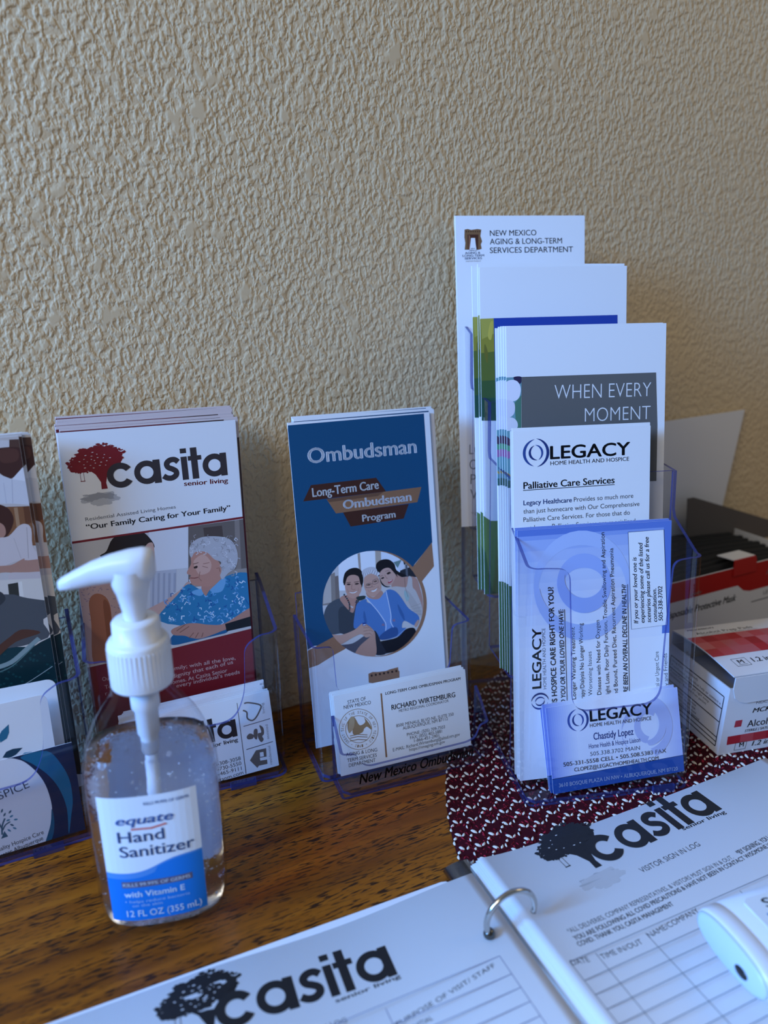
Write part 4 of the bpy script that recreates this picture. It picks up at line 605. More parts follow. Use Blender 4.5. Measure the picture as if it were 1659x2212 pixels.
["F","",[229,235,247],[-49.3,92.52,49.3,92.52,49.3,99.12,-49.3,99.12]],
["F","",[235,239,249],[-49.3,85.91,49.3,85.91,49.3,92.52,-49.3,92.52]],
["F","",[240,243,250],[-49.3,79.3,49.3,79.3,49.3,85.91,-49.3,85.91]],
["F","",[240,243,250],[-49.3,72.69,49.3,72.69,49.3,79.3,-49.3,79.3]],
["F","",[240,243,250],[-49.3,66.08,49.3,66.08,49.3,72.69,-49.3,72.69]],
["F","",[240,243,250],[-49.3,59.47,49.3,59.47,49.3,66.08,-49.3,66.08]],
["F","",[240,243,250],[-49.3,52.87,49.3,52.87,49.3,59.47,-49.3,59.47]],
["F","",[240,243,250],[-49.3,46.26,49.3,46.26,49.3,52.87,-49.3,52.87]],
["F","",[240,243,250],[-49.3,39.65,49.3,39.65,49.3,46.26,-49.3,46.26]],
["F","",[240,243,250],[-49.3,33.04,49.3,33.04,49.3,39.65,-49.3,39.65]],
["F","",[240,243,250],[-49.3,26.43,49.3,26.43,49.3,33.04,-49.3,33.04]],
["F","",[240,243,250],[-49.3,19.82,49.3,19.82,49.3,26.43,-49.3,26.43]],
["F","",[240,243,250],[-49.3,13.22,49.3,13.22,49.3,19.82,-49.3,19.82]],
["F","",[240,243,250],[-49.3,6.61,49.3,6.61,49.3,13.22,-49.3,13.22]],
["F","",[240,243,250],[-49.3,0.0,49.3,0.0,49.3,6.61,-49.3,6.61]],
["F","","#5f7ecb",[44.3,87.23,49.3,87.23,49.3,158.6,-49.3,158.6,-49.3,154.6,44.3,154.6]],
["F","",[176,194,236],[-35.35,106.82,-37.52,112.21,-34.54,112.36,-32.58,108.05]],
["F","",[176,194,236],[-37.52,112.21,-38.87,117.85,-35.76,116.85,-34.54,112.36]],
["F","",[176,194,236],[-38.87,117.85,-39.36,123.57,-36.21,121.41,-35.76,116.85]],
["F","",[176,194,236],[-39.36,123.57,-39.0,129.23,-35.89,125.91,-36.21,121.41]],
["F","",[176,194,236],[-39.0,129.23,-37.78,134.67,-34.81,130.23,-35.89,125.91]],
["F","",[176,194,236],[-37.78,134.67,-35.76,139.74,-33.0,134.26,-34.81,130.23]],
["F","",[176,194,236],[-35.76,139.74,-32.99,144.31,-30.5,137.88,-33.0,134.26]],
["F","",[176,194,236],[-32.99,144.31,-29.53,148.27,-27.4,141.01,-30.5,137.88]],
["F","",[176,194,236],[-29.53,148.27,-25.49,151.49,-23.76,143.54,-27.4,141.01]],
["F","",[176,194,236],[-25.49,151.49,-20.97,153.91,-19.69,145.43,-23.76,143.54]],
["F","",[176,194,236],[-20.97,153.91,-16.09,155.44,-15.3,146.61,-19.69,145.43]],
["F","",[176,194,236],[-16.09,155.44,-10.98,156.05,-10.7,147.05,-15.3,146.61]],
["F","",[176,194,236],[-10.98,156.05,-5.78,155.72,-6.02,146.73,-10.7,147.05]],
["F","",[176,194,236],[-5.78,155.72,-0.63,154.44,-1.39,145.67,-6.02,146.73]],
["F","",[176,194,236],[-0.63,154.44,4.33,152.26,3.07,143.87,-1.39,145.67]],
["F","",[176,194,236],[4.33,152.26,8.96,149.21,7.23,141.4,3.07,143.87]],
["F","",[176,194,236],[8.96,149.21,13.14,145.38,10.98,138.31,7.23,141.4]],
["F","",[176,194,236],[13.14,145.38,16.73,140.88,14.2,134.69,10.98,138.31]],
["F","",[176,194,236],[16.73,140.88,19.64,135.82,16.8,130.64,14.2,134.69]],
["F","",[176,194,236],[19.64,135.82,21.78,130.34,18.7,126.26,16.8,130.64]],
["F","",[176,194,236],[21.78,130.34,23.07,124.59,19.85,121.68,18.7,126.26]],
["F","",[176,194,236],[23.07,124.59,23.48,118.74,20.21,117.03,19.85,121.68]],
["F","",[176,194,236],[23.48,118.74,23.0,112.96,19.76,112.45,20.21,117.03]],
["F","",[176,194,236],[23.0,112.96,21.62,107.42,18.51,108.07,19.76,112.45]],
["F","",[176,194,236],[21.62,107.42,19.38,102.28,16.5,104.01,18.51,108.07]],
["F","",[176,194,236],[18.98,136.87,20.99,132.46,17.94,133.35,16.15,136.91]],
["F","",[176,194,236],[20.99,132.46,22.42,127.84,19.21,129.62,17.94,133.35]],
["F","",[176,194,236],[22.42,127.84,23.26,123.08,19.95,125.79,19.21,129.62]],
["F","",[176,194,236],[23.26,123.08,23.48,118.27,20.14,121.93,19.95,125.79]],
["F","",[176,194,236],[23.48,118.27,23.07,113.53,19.76,118.12,20.14,121.93]],
["F","",[176,194,236],[23.07,113.53,22.04,108.94,18.84,114.44,19.76,118.12]],
["F","",[176,194,236],[22.04,108.94,20.41,104.6,17.37,110.97,18.84,114.44]],
["F","",[176,194,236],[20.41,104.6,18.21,100.59,15.4,107.77,17.37,110.97]],
["F","",[176,194,236],[18.21,100.59,15.49,97.0,12.96,104.91,15.4,107.77]],
["F","",[176,194,236],[15.49,97.0,12.29,93.91,10.1,102.44,12.96,104.91]],
["F","",[176,194,236],[12.29,93.91,8.69,91.37,6.87,100.43,10.1,102.44]],
["F","",[176,194,236],[8.69,91.37,4.75,89.43,3.36,98.9,6.87,100.43]],
["F","",[176,194,236],[4.75,89.43,0.57,88.14,-0.39,97.88,3.36,98.9]],
["F","",[176,194,236],[0.57,88.14,-3.78,87.52,-4.28,97.41,-0.39,97.88]],
["F","",[176,194,236],[-3.78,87.52,-8.21,87.57,-8.24,97.48,-4.28,97.41]],
["F","",[176,194,236],[-8.21,87.57,-12.62,88.3,-12.18,98.08,-8.24,97.48]],
["F","",[176,194,236],[-12.62,88.3,-16.94,89.69,-16.05,99.22,-12.18,98.08]],
["F","",[176,194,236],[-16.94,89.69,-21.07,91.7,-19.74,100.85,-16.05,99.22]],
["F","",[176,194,236],[-21.07,91.7,-24.93,94.3,-23.2,102.95,-19.74,100.85]],
["F","",[176,194,236],[-24.93,94.3,-28.45,97.42,-26.36,105.47,-23.2,102.95]],
["F","",[176,194,236],[-28.45,97.42,-31.56,101.0,-29.15,108.37,-26.36,105.47]],
["F","",[176,194,236],[-31.56,101.0,-34.21,104.97,-31.53,111.57,-29.15,108.37]],
["F","",[176,194,236],[-34.21,104.97,-36.35,109.25,-33.45,115.03,-31.53,111.57]],
["F","",[176,194,236],[-36.35,109.25,-37.93,113.76,-34.88,118.66,-33.45,115.03]],
["F","",[176,194,236],[-37.93,113.76,-38.94,118.41,-35.79,122.41,-34.88,118.66]],
["F","",[157,178,232],[-24.3,121.48,-24.55,124.19,-20.93,121.49,-20.73,119.69]],
["F","",[157,178,232],[-24.55,124.19,-24.43,126.88,-20.84,123.28,-20.93,121.49]],
["F","",[157,178,232],[-24.43,126.88,-23.94,129.5,-20.46,125.02,-20.84,123.28]],
["F","",[157,178,232],[-23.94,129.5,-23.1,131.98,-19.79,126.66,-20.46,125.02]],
["F","",[157,178,232],[-23.1,131.98,-21.92,134.27,-18.86,128.17,-19.79,126.66]],
["F","",[157,178,232],[-21.92,134.27,-20.42,136.33,-17.68,129.53,-18.86,128.17]],
["F","",[157,178,232],[-20.42,136.33,-18.65,138.12,-16.27,130.7,-17.68,129.53]],
["F","",[157,178,232],[-18.65,138.12,-16.64,139.6,-14.67,131.66,-16.27,130.7]],
["F","",[157,178,232],[-16.64,139.6,-14.42,140.73,-12.92,132.39,-14.67,131.66]],
["F","",[157,178,232],[-14.42,140.73,-12.05,141.49,-11.03,132.87,-12.92,132.39]],
["F","",[157,178,232],[-12.05,141.49,-9.57,141.86,-9.07,133.1,-11.03,132.87]],
["F","",[157,178,232],[-9.57,141.86,-7.04,141.85,-7.06,133.06,-9.07,133.1]],
["F","",[157,178,232],[-7.04,141.85,-4.51,141.44,-5.06,132.76,-7.06,133.06]],
["F","",[157,178,232],[-4.51,141.44,-2.03,140.64,-3.09,132.2,-5.06,132.76]],
["F","",[157,178,232],[-2.03,140.64,0.35,139.47,-1.22,131.39,-3.09,132.2]],
["F","",[157,178,232],[0.35,139.47,2.56,137.96,0.54,130.36,-1.22,131.39]],
["F","",[157,178,232],[2.56,137.96,4.58,136.13,2.13,129.12,0.54,130.36]],
["F","",[157,178,232],[4.58,136.13,6.34,134.02,3.52,127.7,2.13,129.12]],
["F","",[157,178,232],[6.34,134.02,7.82,131.67,4.68,126.12,3.52,127.7]],
["F","",[157,178,232],[7.82,131.67,8.98,129.15,5.59,124.43,4.68,126.12]],
["F","",[157,178,232],[8.98,129.15,9.79,126.49,6.23,122.66,5.59,124.43]],
["F","",[157,178,232],[9.79,126.49,10.23,123.76,6.57,120.84,6.23,122.66]],
["F","",[157,178,232],[10.23,123.76,10.3,121.02,6.62,119.02,6.57,120.84]],
["F","",[157,178,232],[10.3,121.02,9.99,118.32,6.37,117.24,6.62,119.02]],
["F","",[157,178,232],[9.99,118.32,9.31,115.73,5.83,115.53,6.37,117.24]],
["F","",[157,178,232],[10.08,118.83,9.58,116.58,4.96,121.95,5.33,123.43]],
["F","",[157,178,232],[9.58,116.58,8.81,114.43,4.4,120.54,4.96,121.95]],
["F","",[157,178,232],[8.81,114.43,7.78,112.43,3.65,119.23,4.4,120.54]],
["F","",[157,178,232],[7.78,112.43,6.52,110.6,2.73,118.02,3.65,119.23]],
["F","",[157,178,232],[6.52,110.6,5.03,108.98,1.66,116.96,2.73,118.02]],
["F","",[157,178,232],[5.03,108.98,3.35,107.58,0.44,116.04,1.66,116.96]],
["F","",[157,178,232],[3.35,107.58,1.51,106.43,-0.9,115.3,0.44,116.04]],
["F","",[157,178,232],[1.51,106.43,-0.48,105.56,-2.34,114.73,-0.9,115.3]],
["F","",[157,178,232],[-0.48,105.56,-2.57,104.97,-3.86,114.34,-2.34,114.73]],
["F","",[157,178,232],[-2.57,104.97,-4.73,104.67,-5.43,114.16,-3.86,114.34]],
["F","",[157,178,232],[-4.73,104.67,-6.93,104.67,-7.02,114.16,-5.43,114.16]],
["F","",[157,178,232],[-6.93,104.67,-9.13,104.97,-8.62,114.37,-7.02,114.16]],
["F","",[157,178,232],[-9.13,104.97,-11.29,105.56,-10.19,114.76,-8.62,114.37]],
["F","",[157,178,232],[-11.29,105.56,-13.39,106.43,-11.72,115.34,-10.19,114.76]],
["F","",[157,178,232],[-13.39,106.43,-15.38,107.57,-13.17,116.1,-11.72,115.34]],
["F","",[157,178,232],[-15.38,107.57,-17.25,108.95,-14.52,117.02,-13.17,116.1]],
["F","",[157,178,232],[-17.25,108.95,-18.95,110.56,-15.76,118.08,-14.52,117.02]],
["F","",[157,178,232],[-18.95,110.56,-20.46,112.37,-16.87,119.28,-15.76,118.08]],
["F","",[157,178,232],[-20.46,112.37,-21.76,114.34,-17.81,120.59,-16.87,119.28]],
["F","",[157,178,232],[-21.76,114.34,-22.83,116.46,-18.6,122.0,-17.81,120.59]],
["F","",[157,178,232],[-22.83,116.46,-23.65,118.68,-19.2,123.47,-18.6,122.0]],
["F","",[157,178,232],[-23.65,118.68,-24.21,120.97,-19.61,124.99,-19.2,123.47]],
["F","",[157,178,232],[-24.21,120.97,-24.51,123.29,-19.83,126.53,-19.61,124.99]],
["F","",[157,178,232],[-24.51,123.29,-24.53,125.61,-19.85,128.06,-19.83,126.53]],
["F","",[157,178,232],[-24.53,125.61,-24.28,127.89,-19.67,129.58,-19.85,128.06]],
["F","","#eef1f6",[20.87,153.09,44.19,153.15,47.65,92.59,23.84,91.73]],
["L","","#3a4668",0.327,[20.87,153.09,44.19,153.15,47.65,92.59,23.84,91.73,20.87,153.09]],
["T","lettering","#20232e","If you or your loved one is",28.24,95.11,92.46,42.26,2.77,"bi"],
["T","lettering","#20232e","experiencing some of the listed",32.47,95.18,92.5,51.12,2.78,"bi"],
["T","lettering","#20232e","scenarios please call us for a free",36.71,95.04,92.6,54.44,2.78,"bi"],
["T","lettering","#20232e","consultation.",40.85,95.12,92.83,21.54,2.79,"bi"],
["T","lettering","#20232e","505-338-3702",44.67,95.33,92.26,22.5,2.8,"bi"],
["T","lettering","#20232e","IS HOSPICE CARE RIGHT FOR YOU?",-24.84,48.82,91.78,74.04,3.3,"b"],
["T","lettering","#20232e","DO YOU OR YOUR LOVED ONE HAVE:",-19.27,44.92,91.41,63.57,2.86,"bi"],
["T","lettering","#20232e","Longer Wanting Treatment",-12.54,49.97,91.06,46.51,2.57,"r"],
["T","lettering","#20232e","Therapy/Dialysis No Longer Working",-6.77,43.92,91.62,54.49,2.59,"r"],
["T","lettering","#20232e","Worsening Issues",-1.64,51.27,91.48,28.59,2.59,"r"],
["T","lettering","#20232e","Lung Disease with Need for Oxygen",4.39,42.75,91.78,56.79,2.61,"r"],
["T","lettering","#20232e","Weight Loss, Poor Daily Function, Trouble Swallowing and Aspiration",9.91,45.22,92.35,108.94,2.61,"r"],
["T","lettering","#20232e","Bed Bound, Pureed Diet, Recurrent Aspiration Pneumonia",15.29,48.32,92.46,95.75,2.62,"r"],
["T","lettering","#20232e","HAS THERE BEEN AN OVERALL DECLINE IN HEALTH?",22.4,37.17,91.68,83.68,2.95,"bi"],
["T","lettering","#20232e","Trips to Hospital or Urgent Care",43.99,33.33,92.31,42.46,2.68,"r"],
["T","lettering","#20232e","family and Friends",49.7,45.11,93.56,28.97,2.67,"r"],
["L","lettering","#20232e",0.366,[-18.21,45.11,-19.95,108.11]],
["L","lettering","#20232e",0.409,[23.34,37.07,20.93,120.59]],
["G","logo",["#2c4a8c","#1d3470"],"swirl",-35.97,45.47,89.64,10.79],
["T","logo","#16181f","LEGACY",-34.99,59.15,89.66,38.58,5.65,"bw"],
["T","logo","#1a1d26","HOME HEALTH AND HOSPICE",-31.56,58.51,91.03,38.72,2.09,"r"]],
"lcard":[
["F","","#eceef7",[-43.5,0.0,43.5,0.0,43.5,54.0,-43.5,54.0]],
["F","",[125,146,220],[-43.5,0.0,-42.1,0.0,-42.1,54.0,-43.5,54.0]],
["F","",[188,196,234],[42.3,0.0,43.5,0.0,43.5,54.0,42.3,54.0]],
["F","",[143,161,224],[-42.1,0.0,-40.7,0.0,-40.7,54.0,-42.1,54.0]],
["F","",[192,199,235],[41.1,0.0,42.3,0.0,42.3,54.0,41.1,54.0]],
["F","",[155,171,227],[-40.7,0.0,-39.3,0.0,-39.3,54.0,-40.7,54.0]],
["F","",[195,202,236],[39.9,0.0,41.1,0.0,41.1,54.0,39.9,54.0]],
["F","",[165,179,230],[-39.3,0.0,-37.9,0.0,-37.9,54.0,-39.3,54.0]],
["F","",[199,206,237],[38.7,0.0,39.9,0.0,39.9,54.0,38.7,54.0]],
["F","",[174,186,232],[-37.9,0.0,-36.5,0.0,-36.5,54.0,-37.9,54.0]],
["F","",[203,209,238],[37.5,0.0,38.7,0.0,38.7,54.0,37.5,54.0]],
["F","",[182,193,234],[-36.5,0.0,-35.1,0.0,-35.1,54.0,-36.5,54.0]],
["F","",[206,212,239],[36.3,0.0,37.5,0.0,37.5,54.0,36.3,54.0]],
["F","",[190,200,236],[-35.1,0.0,-33.7,0.0,-33.7,54.0,-35.1,54.0]],
["F","",[210,215,240],[35.1,0.0,36.3,0.0,36.3,54.0,35.1,54.0]],
["F","",[197,206,238],[-33.7,0.0,-32.3,0.0,-32.3,54.0,-33.7,54.0]],
["F","",[214,219,241],[33.9,0.0,35.1,0.0,35.1,54.0,33.9,54.0]],
["F","",[204,211,239],[-32.3,0.0,-30.9,0.0,-30.9,54.0,-32.3,54.0]],
["F","",[218,222,242],[32.7,0.0,33.9,0.0,33.9,54.0,32.7,54.0]],
["F","",[211,217,241],[-30.9,0.0,-29.5,0.0,-29.5,54.0,-30.9,54.0]],
["F","",[221,225,243],[31.5,0.0,32.7,0.0,32.7,54.0,31.5,54.0]],
["F","",[217,223,242],[-29.5,0.0,-28.1,0.0,-28.1,54.0,-29.5,54.0]],
["F","",[225,228,244],[30.3,0.0,31.5,0.0,31.5,54.0,30.3,54.0]],
["F","",[224,228,244],[-28.1,0.0,-26.7,0.0,-26.7,54.0,-28.1,54.0]],
["F","",[229,232,245],[29.1,0.0,30.3,0.0,30.3,54.0,29.1,54.0]],
["F","",[230,233,246],[-26.7,0.0,-25.3,0.0,-25.3,54.0,-26.7,54.0]],
["F","",[232,235,246],[27.9,0.0,29.1,0.0,29.1,54.0,27.9,54.0]],
["F","",[236,238,247],[-25.3,0.0,-23.9,0.0,-23.9,54.0,-25.3,54.0]],
["F","",[236,238,247],[26.7,0.0,27.9,0.0,27.9,54.0,26.7,54.0]],
["F","","#23519c",[-43.5,0.0,43.5,0.0,43.5,10.26,-43.5,9.18]],
["F","","#12264e",[-43.5,9.18,43.5,10.26,43.5,10.53,-43.5,9.56]],
["F","",[191,197,230],[10.58,17.78,9.07,19.17,8.49,19.55,9.86,18.43]],
["F","",[191,197,230],[9.07,19.17,7.73,20.74,7.27,20.81,8.49,19.55]],
["F","",[191,197,230],[7.73,20.74,6.58,22.46,6.22,22.19,7.27,20.81]],
["F","",[191,197,230],[6.58,22.46,5.64,24.3,5.35,23.66,6.22,22.19]],
["F","",[191,197,230],[5.64,24.3,4.91,26.24,4.68,25.21,5.35,23.66]],
["F","",[191,197,230],[4.91,26.24,4.42,28.25,4.22,26.81,4.68,25.21]],
["F","",[191,197,230],[4.42,28.25,4.16,30.29,3.97,28.42,4.22,26.81]],
["F","",[191,197,230],[4.16,30.29,4.15,32.34,3.93,30.04,3.97,28.42]],
["F","",[191,197,230],[4.15,32.34,4.38,34.36,4.12,31.63,3.93,30.04]],
["F","",[191,197,230],[4.38,34.36,4.85,36.32,4.52,33.17,4.12,31.63]],
["F","",[191,197,230],[4.85,36.32,5.56,38.18,5.14,34.63,4.52,33.17]],
["F","",[191,197,230],[5.56,38.18,6.48,39.93,5.95,35.99,5.14,34.63]],
["F","",[191,197,230],[6.48,39.93,7.61,41.53,6.94,37.24,5.95,35.99]],
["F","",[191,197,230],[7.61,41.53,8.93,42.96,8.11,38.35,6.94,37.24]],
["F","",[191,197,230],[8.93,42.96,10.41,44.2,9.44,39.29,8.11,38.35]],
["F","",[191,197,230],[10.41,44.2,12.05,45.22,10.89,40.07,9.44,39.29]],
["F","",[191,197,230],[12.05,45.22,13.8,46.02,12.46,40.67,10.89,40.07]],
["F","",[191,197,230],[13.8,46.02,15.65,46.57,14.11,41.07,12.46,40.67]],
["F","",[191,197,230],[15.65,46.57,17.56,46.87,15.83,41.27,14.11,41.07]],
["F","",[191,197,230],[17.56,46.87,19.5,46.91,17.57,41.27,15.83,41.27]],
["F","",[191,197,230],[19.5,46.91,21.45,46.7,19.33,41.06,17.57,41.27]],
["F","",[191,197,230],[21.45,46.7,23.38,46.23,21.06,40.66,19.33,41.06]],
["F","",[191,197,230],[23.38,46.23,25.25,45.52,22.74,40.06,21.06,40.66]],
["F","",[191,197,230],[25.25,45.52,27.03,44.56,24.35,39.27,22.74,40.06]],
["F","",[191,197,230],[27.03,44.56,28.7,43.39,25.86,38.32,24.35,39.27]],
["F","",[191,197,230],[28.4,49.91,29.87,48.94,26.2,45.01,24.85,45.78]],
["F","",[191,197,230],[29.87,48.94,31.26,47.8,27.47,44.12,26.2,45.01]],
["F","",[191,197,230],[31.26,47.8,32.55,46.51,28.65,43.12,27.47,44.12]],
["F","",[191,197,230],[32.55,46.51,33.73,45.09,29.74,42.02,28.65,43.12]],
["F","",[191,197,230],[33.73,45.09,34.79,43.54,30.72,40.83,29.74,42.02]],
["F","",[191,197,230],[34.79,43.54,35.71,41.89,31.58,39.56,30.72,40.83]],
["F","",[191,197,230],[35.71,41.89,36.5,40.14,32.32,38.23,31.58,39.56]],
["F","",[191,197,230],[36.5,40.14,37.13,38.31,32.91,36.84,32.32,38.23]],
["F","",[191,197,230],[37.13,38.31,37.61,36.43,33.37,35.42,32.91,36.84]],
["F","",[191,197,230],[37.61,36.43,37.93,34.51,33.69,33.96,33.37,35.42]],
["F","",[191,197,230],[37.93,34.51,38.08,32.56,33.85,32.5,33.69,33.96]],
["F","",[191,197,230],[38.08,32.56,38.07,30.62,33.87,31.04,33.85,32.5]],
["F","",[191,197,230],[38.07,30.62,37.89,28.69,33.74,29.59,33.87,31.04]],
["F","",[191,197,230],[37.89,28.69,37.55,26.79,33.46,28.17,33.74,29.59]],
["F","",[191,197,230],[37.55,26.79,37.05,24.95,33.03,26.8,33.46,28.17]],
["F","",[191,197,230],[37.05,24.95,36.4,23.17,32.46,25.49,33.03,26.8]],
["F","",[191,197,230],[36.4,23.17,35.59,21.49,31.76,24.24,32.46,25.49]],
["F","",[191,197,230],[35.59,21.49,34.64,19.91,30.92,23.08,31.76,24.24]],
["F","",[191,197,230],[34.64,19.91,33.56,18.45,29.96,22.01,30.92,23.08]],
["F","",[191,197,230],[33.56,18.45,32.36,17.13,28.9,21.05,29.96,22.01]],
["F","",[191,197,230],[32.36,17.13,31.05,15.95,27.73,20.19,28.9,21.05]],
["F","",[191,197,230],[31.05,15.95,29.64,14.93,26.47,19.46,27.73,20.19]],
["F","",[191,197,230],[29.64,14.93,28.15,14.08,25.13,18.86,26.47,19.46]],
["F","",[191,197,230],[28.15,14.08,26.59,13.4,23.73,18.39,25.13,18.86]],
["F","",[191,197,230],[26.59,13.4,24.97,12.91,22.28,18.06,23.73,18.39]],
["F","",[191,197,230],[19.69,21.74,18.59,22.22,21.29,26.15,22.1,25.8]],
["F","",[191,197,230],[18.59,22.22,17.54,22.84,20.51,26.6,21.29,26.15]],
["F","",[191,197,230],[17.54,22.84,16.56,23.59,19.79,27.15,20.51,26.6]],
["F","",[191,197,230],[16.56,23.59,15.66,24.46,19.12,27.78,19.79,27.15]],
["F","",[191,197,230],[15.66,24.46,14.85,25.44,18.53,28.49,19.12,27.78]],
["F","",[191,197,230],[14.85,25.44,14.15,26.5,18.01,29.27,18.53,28.49]],
["F","",[191,197,230],[14.15,26.5,13.57,27.65,17.58,30.11,18.01,29.27]],
["F","",[191,197,230],[13.57,27.65,13.11,28.86,17.24,30.99,17.58,30.11]],
["F","",[191,197,230],[13.11,28.86,12.79,30.12,17.0,31.9,17.24,30.99]],
["F","",[191,197,230],[12.79,30.12,12.59,31.4,16.85,32.84,17.0,31.9]],
["F","",[191,197,230],[12.59,31.4,12.54,32.69,16.81,33.78,16.85,32.84]],
["F","",[191,197,230],[12.54,32.69,12.62,33.97,16.87,34.71,16.81,33.78]],
["F","",[191,197,230],[12.62,33.97,12.84,35.23,17.03,35.63,16.87,34.71]],
["F","",[191,197,230],[12.84,35.23,13.2,36.44,17.29,36.51,17.03,35.63]],
["F","",[191,197,230],[13.2,36.44,13.68,37.6,17.65,37.35,17.29,36.51]],
["F","",[191,197,230],[13.68,37.6,14.29,38.67,18.09,38.13,17.65,37.35]],
["F","",[191,197,230],[14.29,38.67,15.0,39.66,18.62,38.85,18.09,38.13]],
["F","",[191,197,230],[15.0,39.66,15.83,40.54,19.23,39.49,18.62,38.85]],
["F","",[191,197,230],[15.83,40.54,16.74,41.3,19.9,40.04,19.23,39.49]],
["F","",[191,197,230],[16.74,41.3,17.74,41.93,20.64,40.5,19.9,40.04]],
["F","",[191,197,230],[17.74,41.93,18.8,42.43,21.42,40.86,20.64,40.5]],
["F","",[191,197,230],[18.8,42.43,19.91,42.78,22.24,41.11,21.42,40.86]],
["F","",[191,197,230],[19.91,42.78,21.06,42.98,23.09,41.26,22.24,41.11]],
["F","",[191,197,230],[21.06,42.98,22.23,43.03,23.95,41.29,23.09,41.26]],
["F","",[191,197,230],[22.23,43.03,23.4,42.92,24.81,41.21,23.95,41.29]],
["F","",[191,197,230],[27.49,44.5,28.61,43.76,24.94,42.59,24.03,43.19]],
["F","",[191,197,230],[28.61,43.76,29.66,42.88,25.79,41.88,24.94,42.59]],
["F","",[191,197,230],[29.66,42.88,30.61,41.88,26.57,41.07,25.79,41.88]],
["F","",[191,197,230],[30.61,41.88,31.47,40.77,27.27,40.18,26.57,41.07]],
["F","",[191,197,230],[31.47,40.77,32.21,39.57,27.88,39.2,27.27,40.18]],
["F","",[191,197,230],[32.21,39.57,32.83,38.28,28.39,38.16,27.88,39.2]],
["F","",[191,197,230],[32.83,38.28,33.32,36.93,28.79,37.07,28.39,38.16]],
["F","",[191,197,230],[33.32,36.93,33.68,35.53,29.08,35.94,28.79,37.07]],
["F","",[191,197,230],[33.68,35.53,33.9,34.09,29.26,34.79,29.08,35.94]],
["F","",[191,197,230],[33.9,34.09,33.97,32.65,29.32,33.62,29.26,34.79]],
["F","",[191,197,230],[33.97,32.65,33.91,31.21,29.27,32.46,29.32,33.62]],
["F","",[191,197,230],[33.91,31.21,33.69,29.79,29.09,31.32,29.27,32.46]],
["F","",[191,197,230],[33.69,29.79,33.34,28.41,28.81,30.21,29.09,31.32]],
["F","",[191,197,230],[33.34,28.41,32.85,27.1,28.41,29.15,28.81,30.21]],
["F","",[191,197,230],[32.85,27.1,32.24,25.86,27.91,28.15,28.41,29.15]],
["F","",[191,197,230],[32.24,25.86,31.5,24.71,27.3,27.22,27.91,28.15]],
["F","",[191,197,230],[31.5,24.71,30.64,23.66,26.61,26.38,27.3,27.22]],
["F","",[191,197,230],[30.64,23.66,29.69,22.73,25.83,25.63,26.61,26.38]],
["F","",[191,197,230],[29.69,22.73,28.65,21.94,24.98,24.99,25.83,25.63]],
["F","",[191,197,230],[28.65,21.94,27.53,21.28,24.07,24.46,24.98,24.99]],
["F","",[191,197,230],[27.53,21.28,26.34,20.77,23.1,24.05,24.07,24.46]],
["F","",[191,197,230],[26.34,20.77,25.11,20.42,22.1,23.77,23.1,24.05]],
["F","",[191,197,230],[25.11,20.42,23.85,20.22,21.07,23.61,22.1,23.77]],
["F","",[191,197,230],[23.85,20.22,22.57,20.19,20.03,23.58,21.07,23.61]],
["F","",[191,197,230],[22.57,20.19,21.3,20.31,18.98,23.68,20.03,23.58]],
["G","logo",["#3a55a0","#2d4482"],"swirl",-30.37,43.61,-1.56,13.61],
["T","logo","#1b1e28","LEGACY",-15.92,41.34,-1.96,41.38,7.05,"bw"],
["T","logo","#23283a","HOME HEALTH AND HOSPICE",-16.27,37.75,-2.33,40.64,2.25,"r"],
["T","lettering","#2b4698","Chastidy Lopez",-14.6,29.5,-1.9,26.42,4.32,"b"],
["T","lettering","#3c56a4","Home Health & Hospice Liaison",-18.15,24.55,-1.94,33.98,2.95,"m"],
["T","lettering","#20232e","505.338.3702 MAIN",-17.68,19.83,-2.3,32.86,2.46,"r"],
["T","lettering","#20232e","505-331-5558 CELL • 505.508.5383 FAX",-35.67,16.21,-1.86,68.03,2.45,"r"],
["T","lettering","#20232e","CLOPEZ@LEGACYHOMEHEALTH.COM",-28.97,11.94,-1.78,55.68,2.36,"r"],
["T","lettering","#dfe4f0","3610 BOSQUE PLAZA LN NW • ALBUQUERQUE, NM 87120",-39.62,3.79,-1.82,78.79,2.35,"m"]],
"cas":[
["F","","#7d1f27",[50.5,0.0,-50.5,0.0,-50.5,154.09,50.5,157.3]],
["F","printed_photo","#c9c7c9",[-50.5,152.69,50.5,155.93,50.5,80.88,-0.71,76.28,-50.5,73.02]],
["F","printed_photo","#6d625c",[16.57,154.79,50.5,155.6,50.5,110.33,13.13,116.22]],
["F","printed_photo","#8b7f78",[45.12,155.47,48.1,155.54,46.91,119.56,43.43,120.08]],
["F","printed_photo","#52443f",[25.44,152.96,37.03,153.03,37.32,144.2,25.79,145.73]],
["F","printed_photo","#9b9088",[16.15,123.15,50.5,122.52,50.5,113.02,15.41,114.8]],
["F","printed_photo","#dcdbe0",[-6.96,154.24,16.4,154.79,14.19,128.16,-7.89,128.86]],
["F","printed_photo","#b9bac4",[-8.81,129.0,7.05,128.18,4.59,106.98,-11.42,103.3]],
["F","printed_photo","#a3a5b2",[-7.54,127.78,-6.14,127.77,-8.8,106.03,-10.05,105.71]],
["F","printed_photo","#a3a5b2",[-4.42,127.3,-3.02,127.3,-5.64,105.5,-6.9,105.18]],
["F","printed_photo","#a3a5b2",[-1.29,126.83,0.12,126.83,-2.47,104.96,-3.74,104.65]],
["F","printed_photo","#a3a5b2",[1.86,126.36,3.28,126.35,0.72,104.43,-0.56,104.11]],
["F","printed_photo","#a3a5b2",[5.03,125.88,6.45,125.87,3.92,103.89,2.64,103.57]],
